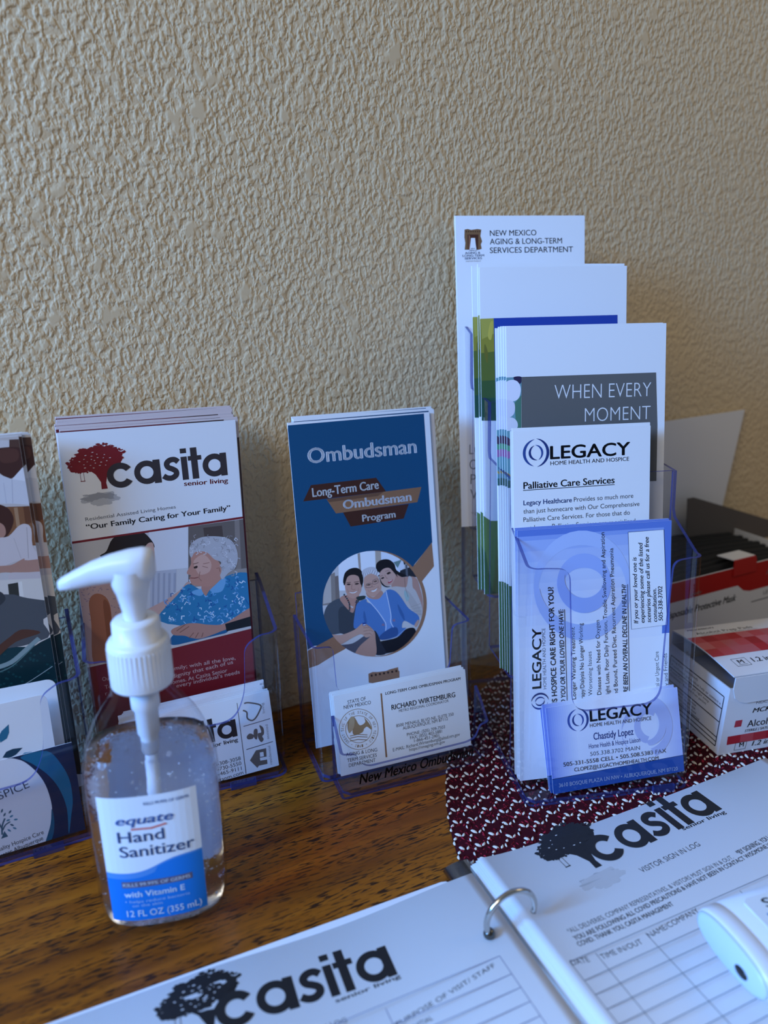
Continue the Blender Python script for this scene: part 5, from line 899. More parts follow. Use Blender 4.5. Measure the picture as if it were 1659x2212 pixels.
["F","printed_photo","#2b2220",[-36.18,143.11,-35.85,143.69,-34.85,144.1,-33.56,144.63,-32.36,145.55,-31.38,147.14,-30.4,149.18,-29.3,151.24,-27.98,152.87,-26.7,153.77,-9.57,154.17,-8.2,152.62,-6.87,150.66,-5.86,148.93,-5.11,147.38,-4.6,145.86,-4.5,144.58,-5.0,143.77,-6.31,143.83,-8.28,144.53,-10.53,145.12,-12.68,144.82,-14.65,143.0,-16.63,140.2,-18.69,137.48,-20.91,135.89,-23.48,135.89,-26.31,136.86,-29.03,138.23,-31.29,139.41,-33.1,140.35,-34.62,141.33,-35.7,142.27]],
["F","printed_photo","#c9a193",[-9.88,145.45,-8.82,146.81,-7.39,147.64,-6.03,147.72,-5.15,146.82,-4.88,144.24,-4.97,140.31,-5.37,136.36,-6.01,133.72,-7.12,132.69,-8.64,132.58,-10.1,133.22,-11.02,134.45,-11.25,136.7,-11.06,139.91,-10.56,143.13]],
["F","printed_photo","#bfa3a3",[-50.5,122.42,-49.57,125.43,-48.17,127.18,-46.58,127.99,-44.97,128.41,-43.39,128.22,-41.72,127.27,-40.0,126.11,-38.26,125.34,-36.45,125.26,-34.56,125.53,-32.74,125.67,-31.12,125.24,-29.64,124.27,-28.27,122.95,-27.16,121.05,-26.46,118.35,-26.23,114.77,-26.37,110.43,-26.84,105.41,-27.6,99.77,-28.48,92.51,-29.54,83.95,-31.13,76.08,-31.94,74.36,-49.64,72.94,-50.5,73.66]],
["L","printed_photo","#8d7f95",0.44,[-43.65,123.78,-43.86,124.79]],
["L","printed_photo","#8d7f95",0.439,[-48.3,117.56,-47.1,116.5]],
["L","printed_photo","#8d7f95",0.45,[-31.91,119.12,-31.72,119.73]],
["L","printed_photo","#8d7f95",0.439,[-45.09,123.94,-46.12,122.89]],
["L","printed_photo","#8d7f95",0.454,[-31.98,105.2,-30.92,105.91]],
["L","printed_photo","#8d7f95",0.444,[-43.42,111.44,-42.81,110.31]],
["L","printed_photo","#8d7f95",0.451,[-28.9,121.83,-28.62,121.29]],
["L","printed_photo","#8d7f95",0.445,[-37.73,121.09,-37.68,122.26]],
["L","printed_photo","#8d7f95",0.457,[-29.68,103.38,-29.46,103.93]],
["L","printed_photo","#8d7f95",0.454,[-29.51,110.39,-28.38,109.19]],
["L","printed_photo","#8d7f95",0.446,[-38.32,115.63,-37.98,115.77]],
["L","printed_photo","#8d7f95",0.44,[-45.89,119.43,-44.76,120.54]],
["L","printed_photo","#8d7f95",0.44,[-49.38,112.46,-50.08,112.48]],
["L","printed_photo","#8d7f95",0.445,[-38.97,117.41,-37.3,118.01]],
["L","printed_photo","#8d7f95",0.444,[-39.92,120.86,-39.43,121.42]],
["L","printed_photo","#8d7f95",0.446,[-42.71,108.47,-43.3,108.4]],
["L","printed_photo","#8d7f95",0.451,[-28.38,121.41,-29.7,122.4]],
["L","printed_photo","#8d7f95",0.452,[-32.95,109.95,-33.74,110.57]],
["L","printed_photo","#8d7f95",0.441,[-45.96,115.83,-47.45,115.51]],
["L","printed_photo","#8d7f95",0.456,[-30.82,101.43,-30.21,99.97]],
["L","printed_photo","#8d7f95",0.438,[-49.06,120.32,-47.71,119.32]],
["L","printed_photo","#8d7f95",0.448,[-42.01,103.67,-41.73,102.69]],
["L","printed_photo","#8d7f95",0.442,[-42.6,121.55,-42.65,122.6]],
["L","printed_photo","#8d7f95",0.448,[-42.72,103.35,-43.08,104.84]],
["L","printed_photo","#8d7f95",0.437,[-48.13,122.95,-47.21,123.19]],
["L","printed_photo","#8d7f95",0.441,[-42.41,123.73,-40.87,123.7]],
["L","printed_photo","#8d7f95",0.439,[-44.16,124.88,-45.44,126.02]],
["L","printed_photo","#8d7f95",0.448,[-33.75,121.12,-35.2,121.38]],
["L","printed_photo","#8d7f95",0.446,[-45.84,103.04,-47.04,103.17]],
["L","printed_photo","#8d7f95",0.451,[-32.21,114.73,-30.64,114.53]],
["L","printed_photo","#8d7f95",0.442,[-44.37,116.7,-45.79,117.16]],
["L","printed_photo","#8d7f95",0.445,[-45.55,105.58,-44.5,105.4]],
["L","printed_photo","#8d7f95",0.438,[-48.67,121.06,-49.36,122.0]],
["L","printed_photo","#8d7f95",0.445,[-45.88,106.1,-46.86,107.57]],
["L","printed_photo","#8d7f95",0.455,[-29.04,110.48,-27.43,110.5]],
["L","printed_photo","#8d7f95",0.455,[-29.9,108.51,-29.05,107.65]],
["L","printed_photo","#8d7f95",0.444,[-37.77,123.09,-38.8,122.19]],
["L","printed_photo","#8d7f95",0.456,[-30.65,102.13,-31.23,101.77]],
["L","printed_photo","#8d7f95",0.453,[-32.23,109.18,-31.23,108.93]],
["L","printed_photo","#8d7f95",0.451,[-35.69,108.73,-36.57,107.65]],
["F","printed_photo","#a46a52",[-45.68,115.33,-44.77,117.4,-43.52,118.75,-42.11,119.47,-40.72,119.62,-39.23,119.22,-37.61,118.23,-36.12,116.67,-35.04,114.59,-34.41,112.15,-34.09,109.28,-34.08,105.66,-34.33,100.96,-34.82,94.03,-35.56,85.41,-36.64,77.27,-37.55,73.91,-47.55,73.11,-47.97,73.8,-48.31,78.88,-47.73,86.02,-46.82,93.58,-46.19,99.93,-46.08,104.79,-46.13,108.99,-46.09,112.51]],
["F","printed_photo","#8c563f",[-37.8,114.02,-37.1,115.16,-36.13,114.61,-35.2,112.86,-34.62,110.39,-34.44,107.0,-34.52,102.54,-34.81,97.58,-35.27,92.69,-36.07,86.99,-37.16,80.5,-38.21,75.21,-38.65,73.82,-38.95,73.8,-39.06,75.29,-38.91,80.64,-38.63,87.24,-38.4,93.27,-38.32,98.99,-38.27,105.13,-38.14,110.53]],
["F","printed_photo","#c79f92",[-14.24,103.25,-12.55,104.55,-9.02,106.05,-4.89,107.59,-1.41,109.03,1.22,110.32,3.61,111.54,5.76,112.73,7.63,113.92,9.19,115.26,10.46,116.69,11.5,117.93,12.38,118.67,13.24,118.83,14.0,118.59,14.4,117.99,14.17,117.12,13.18,115.98,11.59,114.53,9.58,112.8,7.34,110.78,4.75,108.05,1.77,104.75,-1.31,101.75,-4.2,99.93,-7.35,99.7,-10.74,100.55,-13.37,101.92]],
["F","printed_photo",[44,124,168],[-7.21,98.31,-5.13,101.0,-1.66,104.34,2.19,107.72,5.41,110.57,7.67,112.91,9.55,115.0,11.31,116.55,13.22,117.27,15.26,116.56,17.33,114.75,19.53,112.92,22.0,112.15,24.76,113.0,27.76,114.79,30.95,116.79,34.31,118.25,38.08,119.22,42.18,120.01,46.13,120.29,49.44,119.71,50.5,119.11,50.5,85.36,45.97,85.03,40.01,85.31,34.79,85.43,30.68,85.14,27.04,84.91,23.51,84.93,19.74,85.37,15.34,86.5,10.59,88.14,6.15,89.86,2.63,91.19,0.4,91.9,-0.95,92.27,-1.91,92.62,-2.94,93.26,-4.49,94.15,-6.21,95.15,-7.36,96.47]],
["F","printed_photo",[30,96,140],[-1.13,82.07,-0.39,83.18,0.76,84.32,2.5,85.14,4.99,85.31,8.67,84.39,13.31,82.67,18.11,80.92,22.27,79.92,25.75,80.08,28.93,80.93,31.59,81.87,33.53,82.31,34.78,82.05,35.42,81.4,35.32,80.62,34.36,79.92,33.2,79.56,3.35,77.17,0.37,77.39,-1.61,78.24,-2.12,79.51,-1.76,80.88]],
["L","printed_photo","#a9cbe6",0.443,[8.05,92.49,9.21,90.79,7.98,89.58]],
["L","printed_photo","#dbe8f2",0.59,[40.66,101.33,39.93,100.92,39.48,101.63]],
["L","printed_photo","#1d5796",0.613,[42.67,114.17,42.68,113.27,41.94,113.25]],
["L","printed_photo","#a9cbe6",0.792,[21.35,91.76,21.27,93.79,22.91,93.91]],
["L","printed_photo","#1d5796",0.471,[0.5,104.48,-0.89,103.34,-1.95,104.71]],
["L","printed_photo","#7fb4de",0.618,[0.87,95.61,-0.18,95.93,-0.04,97.01]],
["L","printed_photo","#5d9dd2",0.751,[35.53,113.45,36.61,114.53,37.64,113.49]],
["L","printed_photo","#5d9dd2",0.425,[12.83,110.59,13.6,111.2,14.19,110.45]],
["L","printed_photo","#5d9dd2",0.655,[33.56,96.3,35.66,96.63,36.22,94.55]],
["L","printed_photo","#5d9dd2",0.742,[14.04,110.42,13.49,108.58,11.93,109.09]],
["L","printed_photo","#7fb4de",0.501,[26.6,108.75,27.71,109.3,28.3,108.21]],
["L","printed_photo","#7fb4de",0.649,[20.04,108.79,21.32,110.63,22.98,109.39]],
["L","printed_photo","#7fb4de",0.502,[2.35,94.44,2.91,95.06,3.47,94.51]],
["L","printed_photo","#dbe8f2",0.726,[-2.5,100.53,-3.14,99.68,-3.89,100.31]],
["L","printed_photo","#a9cbe6",0.495,[4.6,105.53,3.81,105.12,3.4,105.9]],
["L","printed_photo","#5d9dd2",0.569,[3.03,107.12,1.61,105.65,0.27,107.05]],
["L","printed_photo","#1d5796",0.533,[4.98,104.21,5.56,101.86,3.73,101.21]],
["L","printed_photo","#a9cbe6",0.658,[27.14,96.07,25.59,94.29,23.94,95.82]],
["L","printed_photo","#5d9dd2",0.471,[29.15,91.29,30.71,92.69,32.06,91.14]],
["L","printed_photo","#7fb4de",0.583,[15.35,107.87,16.06,106.93,15.37,106.2]],
["L","printed_photo","#dbe8f2",0.581,[3.67,105.17,2.73,105.02,2.51,105.96]],
["L","printed_photo","#dbe8f2",0.472,[1.02,94.8,-0.72,96.01,0.05,97.81]],
["L","printed_photo","#5d9dd2",0.62,[7.97,108.61,9.3,107.08,8.2,105.7]],
["L","printed_photo","#7fb4de",0.621,[48.76,91.98,46.81,92.37,46.85,94.29]],
["L","printed_photo","#1d5796",0.627,[14.77,109.42,13.73,109.75,13.88,110.8]],
["L","printed_photo","#7fb4de",0.671,[45.51,92.93,47.76,93.67,48.69,91.44]],
["L","printed_photo","#1d5796",0.578,[1.93,110.43,2.1,112.61,3.88,112.53]],
["L","printed_photo","#a9cbe6",0.482,[29.39,88.88,29.77,90.18,30.89,89.8]],
["L","printed_photo","#1d5796",0.551,[15.65,91.26,16.48,92.27,17.4,91.44]],
["L","printed_photo","#1d5796",0.718,[16.47,92.37,14.68,93.02,14.97,94.84]],
["L","printed_photo","#5d9dd2",0.6,[29.78,107.67,28.32,107.16,27.73,108.6]],
["L","printed_photo","#5d9dd2",0.728,[22.76,92.94,24.77,92.71,24.85,90.68]],
["L","printed_photo","#1d5796",0.771,[12.39,112.67,13.06,114.16,14.36,113.54]],
["L","printed_photo","#7fb4de",0.698,[11.04,114.23,9.59,114.52,9.67,115.98]],
["L","printed_photo","#a9cbe6",0.557,[28.16,93.16,26.66,91.77,25.33,93.27]],
["L","printed_photo","#7fb4de",0.411,[31.44,94.17,33.7,93.85,33.74,91.59]],
["L","printed_photo","#1d5796",0.738,[8.15,114.18,9.27,113.08,8.49,111.93]],
["L","printed_photo","#1d5796",0.685,[2.07,104.62,3.37,105.86,4.52,104.58]],
["L","printed_photo","#a9cbe6",0.732,[42.96,114.3,44.18,112.39,42.75,111.17]],
["L","printed_photo","#1d5796",0.794,[35.7,99.19,35.06,98.04,34.03,98.66]],
["L","printed_photo","#dbe8f2",0.445,[-0.16,95.89,1.39,96.55,2.1,94.99]],
["L","printed_photo","#a9cbe6",0.593,[11.13,109.86,9.27,109.26,8.58,111.1]],
["L","printed_photo","#a9cbe6",0.407,[0.6,94.98,-0.05,94.07,-0.85,94.71]],
["L","printed_photo","#1d5796",0.758,[40.06,111.81,40.79,109.96,39.34,109.22]],
["L","printed_photo","#7fb4de",0.778,[36.61,102.87,34.59,104.19,35.41,106.2]],
["L","printed_photo","#dbe8f2",0.405,[4.94,112.79,4.04,112.32,3.56,113.21]],
["L","printed_photo","#dbe8f2",0.646,[44.68,98.14,43.65,99.38,44.54,100.39]],
["L","printed_photo","#dbe8f2",0.77,[44.41,87.33,43.76,89.93,45.81,90.57]],
["L","printed_photo","#dbe8f2",0.743,[35.8,93.44,36.17,92.12,35.14,91.75]],
["L","printed_photo","#5d9dd2",0.522,[42.71,108.27,41.76,109.75,42.86,110.7]],
["L","printed_photo","#dbe8f2",0.434,[8.79,105.99,9.23,108.17,11.04,107.79]],
["L","printed_photo","#5d9dd2",0.786,[15.77,91.68,14.55,90.19,13.19,91.4]],
["L","printed_photo","#7fb4de",0.712,[42.83,116.49,43.66,117.8,44.86,117.01]],
["L","printed_photo","#1d5796",0.814,[42.2,99.24,40.35,100.71,41.32,102.54]],
["L","printed_photo","#1d5796",0.422,[-0.66,105.26,-1.67,107.54,0.05,108.65]],
["L","printed_photo","#dbe8f2",0.528,[15.3,118.04,16.43,119.47,17.73,118.39]],
["L","printed_photo","#a9cbe6",0.675,[15.97,109.61,16.59,110.9,17.71,110.32]],
["L","printed_photo","#7fb4de",0.621,[46.8,95.3,46.33,96.19,47.0,96.65]],
["L","printed_photo","#1d5796",0.705,[22.98,105.21,23.36,104.17,22.56,103.77]],
["L","printed_photo","#1d5796",0.525,[38.56,94.19,37.57,95.04,38.14,96.03]],
["L","printed_photo","#dbe8f2",0.546,[43.48,102.75,42.48,104.2,43.55,105.19]],
["L","printed_photo","#dbe8f2",0.544,[27.41,96.26,26.17,95.0,24.99,96.23]],
["L","printed_photo","#a9cbe6",0.432,[24.82,101.33,25.29,102.95,26.68,102.51]],
["L","printed_photo","#1d5796",0.793,[39.07,93.53,39.28,91.53,37.66,91.31]],
["L","printed_photo","#7fb4de",0.538,[38.94,87.22,40.44,86.81,40.31,85.31]],
["L","printed_photo","#1d5796",0.718,[13.83,111.85,14.85,111.35,14.56,110.32]],
["L","printed_photo","#a9cbe6",0.6,[18.15,92.32,20.45,91.91,20.42,89.57]],
["L","printed_photo","#dbe8f2",0.74,[6.91,94.15,7.22,96.38,9.05,96.12]],
["L","printed_photo","#1d5796",0.746,[4.54,101.02,6.29,101.3,6.71,99.53]],
["L","printed_photo","#dbe8f2",0.517,[18.56,100.07,19.78,99.92,19.81,98.69]],
["L","printed_photo","#a9cbe6",0.569,[42.0,107.36,41.46,106.18,40.41,106.7]],
["L","printed_photo","#dbe8f2",0.447,[7.85,100.98,7.65,102.15,8.57,102.38]],
["L","printed_photo","#5d9dd2",0.738,[42.01,109.58,43.33,110.25,44.07,108.96]],
["L","printed_photo","#1d5796",0.642,[26.46,103.94,24.73,103.8,24.4,105.52]],
["L","printed_photo","#5d9dd2",0.776,[30.15,104.25,30.34,102.0,28.51,101.79]],
["L","printed_photo","#7fb4de",0.536,[25.64,90.03,23.91,89.41,23.18,91.15]],
["L","printed_photo","#5d9dd2",0.439,[3.44,99.19,4.51,98.38,3.98,97.28]],
["L","printed_photo","#dbe8f2",0.525,[9.6,103.76,10.97,105.58,12.6,104.25]],
["L","printed_photo","#dbe8f2",0.545,[14.76,117.63,14.03,119.93,15.83,120.73]],
["L","printed_photo","#a9cbe6",0.788,[34.6,91.07,35.35,91.4,35.72,90.65]],
["L","printed_photo","#5d9dd2",0.44,[29.56,103.36,28.38,102.33,27.39,103.49]],
["L","printed_photo","#dbe8f2",0.652,[47.7,114.32,46.49,112.78,45.04,113.95]],
["L","printed_photo","#a9cbe6",0.61,[48.62,92.62,48.07,90.18,45.98,90.73]],
["L","printed_photo","#a9cbe6",0.6,[21.4,96.47,22.7,97.47,23.68,96.18]],
["L","printed_photo","#7fb4de",0.783,[24.49,107.31,23.01,107.04,22.6,108.5]],
["L","printed_photo","#1d5796",0.692,[27.47,100.11,27.94,101.12,28.83,100.66]],
["L","printed_photo","#7fb4de",0.52,[26.22,89.6,25.27,90.95,26.24,91.92]],
["L","printed_photo","#a9cbe6",0.683,[36.31,89.95,37.68,89.84,37.77,88.47]],
["L","printed_photo","#dbe8f2",0.527,[46.08,98.98,45.82,101.07,47.51,101.33]],
["L","printed_photo","#1d5796",0.438,[48.0,101.05,48.81,100.52,48.48,99.73]],
["L","printed_photo","#1d5796",0.615,[18.07,103.8,18.69,101.78,17.11,101.13]],
["L","printed_photo","#1d5796",0.524,[35.07,104.42,35.24,105.31,35.99,105.15]],
["L","printed_photo","#1d5796",0.497,[25.27,104.36,26.15,103.97,25.93,103.08]],
["L","printed_photo","#dbe8f2",0.447,[46.89,113.02,48.02,113.98,48.98,112.89]],
["L","printed_photo","#1d5796",0.674,[43.61,115.96,44.58,114.64,43.61,113.67]],
["L","printed_photo","#dbe8f2",0.749,[46.37,103.01,47.39,101.85,46.57,100.84]],
["L","printed_photo","#5d9dd2",0.634,[38.29,94.96,38.3,93.72,37.28,93.71]],
["L","printed_photo","#a9cbe6",0.733,[31.78,89.67,32.98,87.37,31.27,86.15]],
["L","printed_photo","#1d5796",0.614,[13.82,92.8,14.65,92.06,14.15,91.21]],
["L","printed_photo","#a9cbe6",0.654,[42.19,87.11,41.74,85.97,40.74,86.43]],
["L","printed_photo","#7fb4de",0.608,[46.29,109.46,46.98,110.27,47.75,109.6]],
["L","printed_photo","#a9cbe6",0.565,[44.05,99.58,45.63,98.2,44.7,96.63]],
["L","printed_photo","#a9cbe6",0.781,[46.89,102.56,45.71,102.63,45.61,103.8]],
["L","printed_photo","#1d5796",0.795,[26.7,100.03,25.96,101.47,27.04,102.22]],
["L","printed_photo","#5d9dd2",0.593,[35.81,116.75,34.71,118.32,35.88,119.43]],
["L","printed_photo","#1d5796",0.467,[48.67,100.09,50.09,96.9]],
["L","printed_photo","#5d9dd2",0.55,[41.32,105.82,42.99,107.04,44.24,105.4]],
["L","printed_photo","#5d9dd2",0.477,[0.47,93.4,2.13,94.86,3.49,93.2]],
["L","printed_photo","#dbe8f2",0.507,[1.43,94.97,2.19,94.67,2.04,93.88]],
["L","printed_photo","#1d5796",0.769,[16.45,109.26,14.44,110.01,14.82,112.04]],
["L","printed_photo","#a9cbe6",0.693,[38.4,86.34,37.59,87.52,38.44,88.33]],
["L","printed_photo","#1d5796",0.62,[37.4,117.28,39.05,116.51,38.61,114.88]],
["L","printed_photo","#a9cbe6",0.67,[13.12,104.75,13.28,103.66,12.42,103.47]],
["L","printed_photo","#1d5796",0.54,[38.8,113.47,38.35,111.45,36.62,111.86]],
["L","printed_photo","#a9cbe6",0.608,[24.55,98.71,25.09,99.96,26.18,99.44]],
["L","printed_photo","#5d9dd2",0.461,[48.21,91.9,49.49,91.66,49.48,90.4]],
["L","printed_photo","#5d9dd2",0.582,[-1.86,106.07,-2.37,108.52,-0.46,109.13]],
["L","printed_photo","#a9cbe6",0.771,[42.34,95.12,43.49,93.48,42.29,92.34]],
["L","printed_photo","#5d9dd2",0.637,[41.97,99.44,40.72,101.31,42.09,102.55]],
["L","printed_photo","#5d9dd2",0.61,[8.36,108.33,7.63,106.46,6.03,107.14]],
["L","printed_photo","#dbe8f2",0.624,[43.8,101.3,43.86,102.33,44.73,102.27]],
["L","printed_photo","#a9cbe6",0.772,[18.94,94.74,17.35,95.58,17.83,97.19]],
["L","printed_photo","#5d9dd2",0.474,[41.01,91.77,40.12,93.93,41.77,94.82]],
["L","printed_photo","#dbe8f2",0.555,[25.71,94.51,26.95,94.2,26.86,92.95]],
["L","printed_photo","#5d9dd2",0.74,[11.21,106.98,12.73,106.0,12.12,104.44]],
["L","printed_photo","#7fb4de",0.706,[17.16,115.69,17.14,117.82,18.88,117.9]],
["L","printed_photo","#a9cbe6",0.464,[48.09,95.48,47.07,96.21,47.53,97.22]],
["L","printed_photo","#5d9dd2",0.609,[35.0,115.69,36.18,117.01,37.43,115.87]],
["L","printed_photo","#7fb4de",0.673,[38.39,97.1,38.47,99.13,40.16,99.06]],
["L","printed_photo","#5d9dd2",0.413,[11.8,99.11,13.09,96.98,11.52,95.63]],
["L","printed_photo","#dbe8f2",0.59,[30.96,96.79,31.06,97.66,31.79,97.57]],
["L","printed_photo","#5d9dd2",0.538,[0.19,105.44,-1.01,105.39,-1.19,106.6]],
["L","printed_photo","#5d9dd2",0.544,[11.76,108.51,12.83,107.69,12.29,106.59]],
["L","printed_photo","#dbe8f2",0.726,[40.5,89.25,39.78,88.9,39.39,89.61]],
["L","printed_photo","#5d9dd2",0.637,[25.56,94.72,26.5,96.0,27.66,95.07]],
["L","printed_photo","#a9cbe6",0.692,[7.2,108.88,8.87,110.53,10.39,108.89]],
["L","printed_photo","#1d5796",0.58,[26.98,108.46,26.63,106.8,25.23,107.12]],
["F","printed_photo","#6fa9d3",[26.49,113.05,28.41,114.52,31.41,116.27,34.4,117.63,36.28,117.95,36.67,116.63,36.2,114.16,35.23,111.52,34.14,109.67,32.81,108.86,31.11,108.58,29.42,108.67,28.13,109.02,27.15,109.68,26.32,110.68,25.99,111.87]],
["F","printed_photo","#6fa9d3",[14.66,111.73,15.66,112.28,17.57,112.73,19.63,112.96,21.08,112.83,21.73,112.14,21.99,111.01,21.96,109.83,21.73,108.98,21.27,108.51,20.53,108.24,19.65,108.19,18.75,108.39,17.55,109.0,16.11,109.95,14.97,110.96]],
["F","printed_photo","#b98575",[21.26,114.94,22.89,116.26,25.47,117.39,28.23,118.27,30.41,118.85,32.04,119.18,33.46,119.25,34.33,118.98,34.31,118.25,32.93,116.82,30.49,114.8,27.84,112.7,25.83,111.0,24.72,109.65,24.05,108.44,23.58,107.68,23.09,107.68,22.31,108.83,21.43,110.86,20.92,113.11]],
["F","printed_photo","#c08a78",[16.48,135.64,17.13,136.65,17.99,137.57,19.07,138.29,20.39,138.72,22.05,139.0,24.02,139.13,26.08,138.79,28.02,137.66,29.95,135.26,31.93,131.91,33.67,128.42,34.89,125.63,35.48,123.81,35.6,122.51,35.38,121.43,34.97,120.29,34.31,118.99,33.37,117.7,32.27,116.51,31.13,115.53,29.98,114.78,28.77,114.21,27.46,113.82,26.05,113.65,24.42,113.75,22.62,114.09,20.86,114.56,19.32,115.03,18.01,115.47,16.86,115.93,15.89,116.48,15.14,117.18,14.66,118.14,14.42,119.29,14.34,120.43,14.35,121.32,14.55,121.85,14.95,122.15,15.29,122.4,15.34,122.74,14.85,123.15,14.01,123.56,13.23,124.1,12.94,124.89,13.39,126.06,14.31,127.51,15.31,129.05,16.03,130.5,16.25,131.87,16.2,133.23,16.19,134.51]],
["F","printed_photo","#d3a594",[17.91,132.31,19.01,133.5,20.64,134.66,22.43,135.48,23.98,135.62,25.33,134.8,26.63,133.28,27.71,131.46,28.35,129.76,28.49,128.13,28.25,126.41,27.69,124.83,26.87,123.64,25.61,122.86,23.96,122.36,22.27,122.21,20.92,122.42,20.01,123.15,19.33,124.31,18.82,125.68,18.41,127.01,17.99,128.33,17.63,129.74,17.53,131.11]],
["F","printed_photo","#b9b6ba",[15.58,138.35,15.74,139.64,16.06,141.09,16.62,142.52,17.49,143.76,18.69,144.82,20.19,145.77,21.96,146.53,23.98,147.0,26.4,147.14,29.19,146.99,32.01,146.63,34.54,146.13,36.74,145.54,38.77,144.82,40.58,143.86,42.1,142.52,43.35,140.69,44.34,138.45,45.04,136.03,45.42,133.65,45.43,131.22,45.11,128.65,44.52,126.26,43.74,124.32,42.65,123.04,41.27,122.22,39.81,121.58,38.49,120.83,37.28,119.67,36.12,118.31,35.07,117.31,34.23,117.19,33.61,118.4,33.17,120.56,32.91,122.95,32.86,124.87,33.22,126.15,33.93,127.17,34.55,128.02,34.65,128.84,34.02,129.55,32.94,130.12,31.65,130.72,30.45,131.56,29.41,132.81,28.39,134.34,27.29,135.81,26.02,136.89,24.42,137.54,22.58,137.9,20.79,137.99,19.35,137.83,18.37,137.14,17.67,136.02,17.14,134.99,16.68,134.57,16.22,134.99,15.84,135.92,15.6,137.13]],
["L","printed_photo","#d6d4d8",0.502,[42.71,121.48,44.15,120.66,43.49,119.0]],
["L","printed_photo","#c3c0c6",0.483,[26.82,142.61,27.51,144.05,29.02,143.25]],
["L","printed_photo","#8f8a8c",0.481,[23.6,142.02,25.06,141.45,24.61,139.76]],
["L","printed_photo","#c3c0c6",0.5,[44.55,128.81,45.21,130.31,46.8,129.53]],
["L","printed_photo","#d6d4d8",0.489,[31.56,135.35,31.24,133.73,29.6,134.11]],
["L","printed_photo","#a39da0",0.496,[41.25,135.95,42.73,136.42,43.36,134.7]],
["L","printed_photo","#8f8a8c",0.479,[21.19,143.17,21.23,141.53,19.6,141.47]],
["L","printed_photo","#8f8a8c",0.482,[25.85,143.51,24.34,143.84,24.54,145.58]],
["L","printed_photo","#c3c0c6",0.499,[44.76,133.48,43.34,132.83,42.53,134.47]],
["L","printed_photo","#a39da0",0.494,[38.88,136.53,40.45,136.49,40.56,134.68]],
["L","printed_photo","#a39da0",0.493,[36.5,134.26,35.0,134.8,35.4,136.53]],
["L","printed_photo","#c3c0c6",0.491,[34.95,134.64,36.32,135.39,37.2,133.81]],
["L","printed_photo","#c3c0c6",0.493,[36.71,133.62,36.85,131.94,35.18,131.79]],
["L","printed_photo","#c3c0c6",0.498,[38.73,124.84,39.96,125.84,41.08,124.39]],
["L","printed_photo","#a39da0",0.494,[38.16,133.58,37.52,132.08,35.95,132.84]],
["L","printed_photo","#d6d4d8",0.482,[25.33,141.89,23.82,142.23,24.04,143.98]],
["L","printed_photo","#8f8a8c",0.493,[38.74,136.85,40.3,136.54,40.14,134.75]],
["L","printed_photo","#d6d4d8",0.497,[45.41,141.62,44.07,142.57,44.9,144.09]],
["L","printed_photo","#d6d4d8",0.481,[24.19,141.6,25.38,142.59,26.47,141.21]],
["L","printed_photo","#8f8a8c",0.491,[38.24,141.85,37.96,140.23,36.29,140.56]],
["L","printed_photo","#d6d4d8",0.495,[43.92,142.92,45.26,143.72,46.2,142.18]],
["L","printed_photo","#d6d4d8",0.478,[17.77,139.3,17.62,137.67,15.99,137.83]],
["L","printed_photo","#8f8a8c",0.476,[16.97,141.89,17.71,143.3,19.17,142.46]],
["L","printed_photo","#d6d4d8",0.494,[36.96,132.7,38.52,132.46,38.43,130.65]],
["L","printed_photo","#d6d4d8",0.493,[39.2,139.04,40.76,139.11,40.98,137.31]],
["L","printed_photo","#d6d4d8",0.491,[37.94,142.45,37.01,141.16,35.63,142.22]],
["L","printed_photo","#a39da0",0.487,[34.08,144.58,33.81,142.96,32.16,143.27]],
["L","printed_photo","#8f8a8c",0.498,[40.38,127.78,38.81,127.73,38.6,129.55]],
["L","printed_photo","#8f8a8c",0.492,[40.9,144.19,41.41,145.73,43.03,145.14]],
["L","printed_photo","#c3c0c6",0.487,[30.13,138.36,31.32,139.36,32.43,137.98]],
["L","printed_photo","#8f8a8c",0.483,[28.79,145.94,27.42,146.72,28.09,148.31]],
["L","printed_photo","#8f8a8c",0.49,[35.59,139.41,36.54,138.05,35.26,136.95]],
["L","printed_photo","#a39da0",0.502,[41.97,120.44,42.02,118.72,40.31,118.71]],
["L","printed_photo","#c3c0c6",0.476,[18.81,145.79,18.87,144.15,17.25,144.06]],
["L","printed_photo","#d6d4d8",0.482,[23.32,137.03,21.85,137.53,22.21,139.25]],
["L","printed_photo","#d6d4d8",0.48,[20.39,138.36,21.08,136.85,19.65,136.04]],
["L","printed_photo","#8f8a8c",0.48,[23.52,144.7,24.02,143.13,22.49,142.54]],
["L","printed_photo","#a39da0",0.476,[19.82,146.97,19.23,148.49,20.7,149.2]],
["L","printed_photo","#d6d4d8",0.5,[43.31,126.77,41.81,126.31,41.19,128.05]],
["L","printed_photo","#8f8a8c",0.487,[33.37,144.54,31.96,143.92,31.22,145.54]],
["L","printed_photo","#d6d4d8",0.499,[42.17,128.54,40.59,128.57,40.45,130.39]],
["L","printed_photo","#c3c0c6",0.489,[33.78,138.78,35.33,138.71,35.41,136.91]],
["L","printed_photo","#d6d4d8",0.484,[28.41,143.92,28.76,142.3,27.17,141.88]],
["L","printed_photo","#a39da0",0.492,[40.07,143.44,39.16,144.84,40.49,145.87]],
["L","printed_photo","#d6d4d8",0.477,[18.4,141.02,17.24,140.0,16.14,141.35]],
["L","printed_photo","#8f8a8c",0.479,[19.41,138.76,19.25,140.41,20.87,140.61]],
["L","printed_photo","#d6d4d8",0.493,[37.75,135.69,38.78,134.38,37.56,133.19]],
["L","printed_photo","#d6d4d8",0.484,[25.62,137.48,25.84,135.82,24.21,135.56]],
["L","printed_photo","#c3c0c6",0.496,[37.83,127.7,36.27,127.92,36.33,129.73]],
["L","printed_photo","#a39da0",0.496,[44.25,140.92,43.04,139.9,41.9,141.29]],
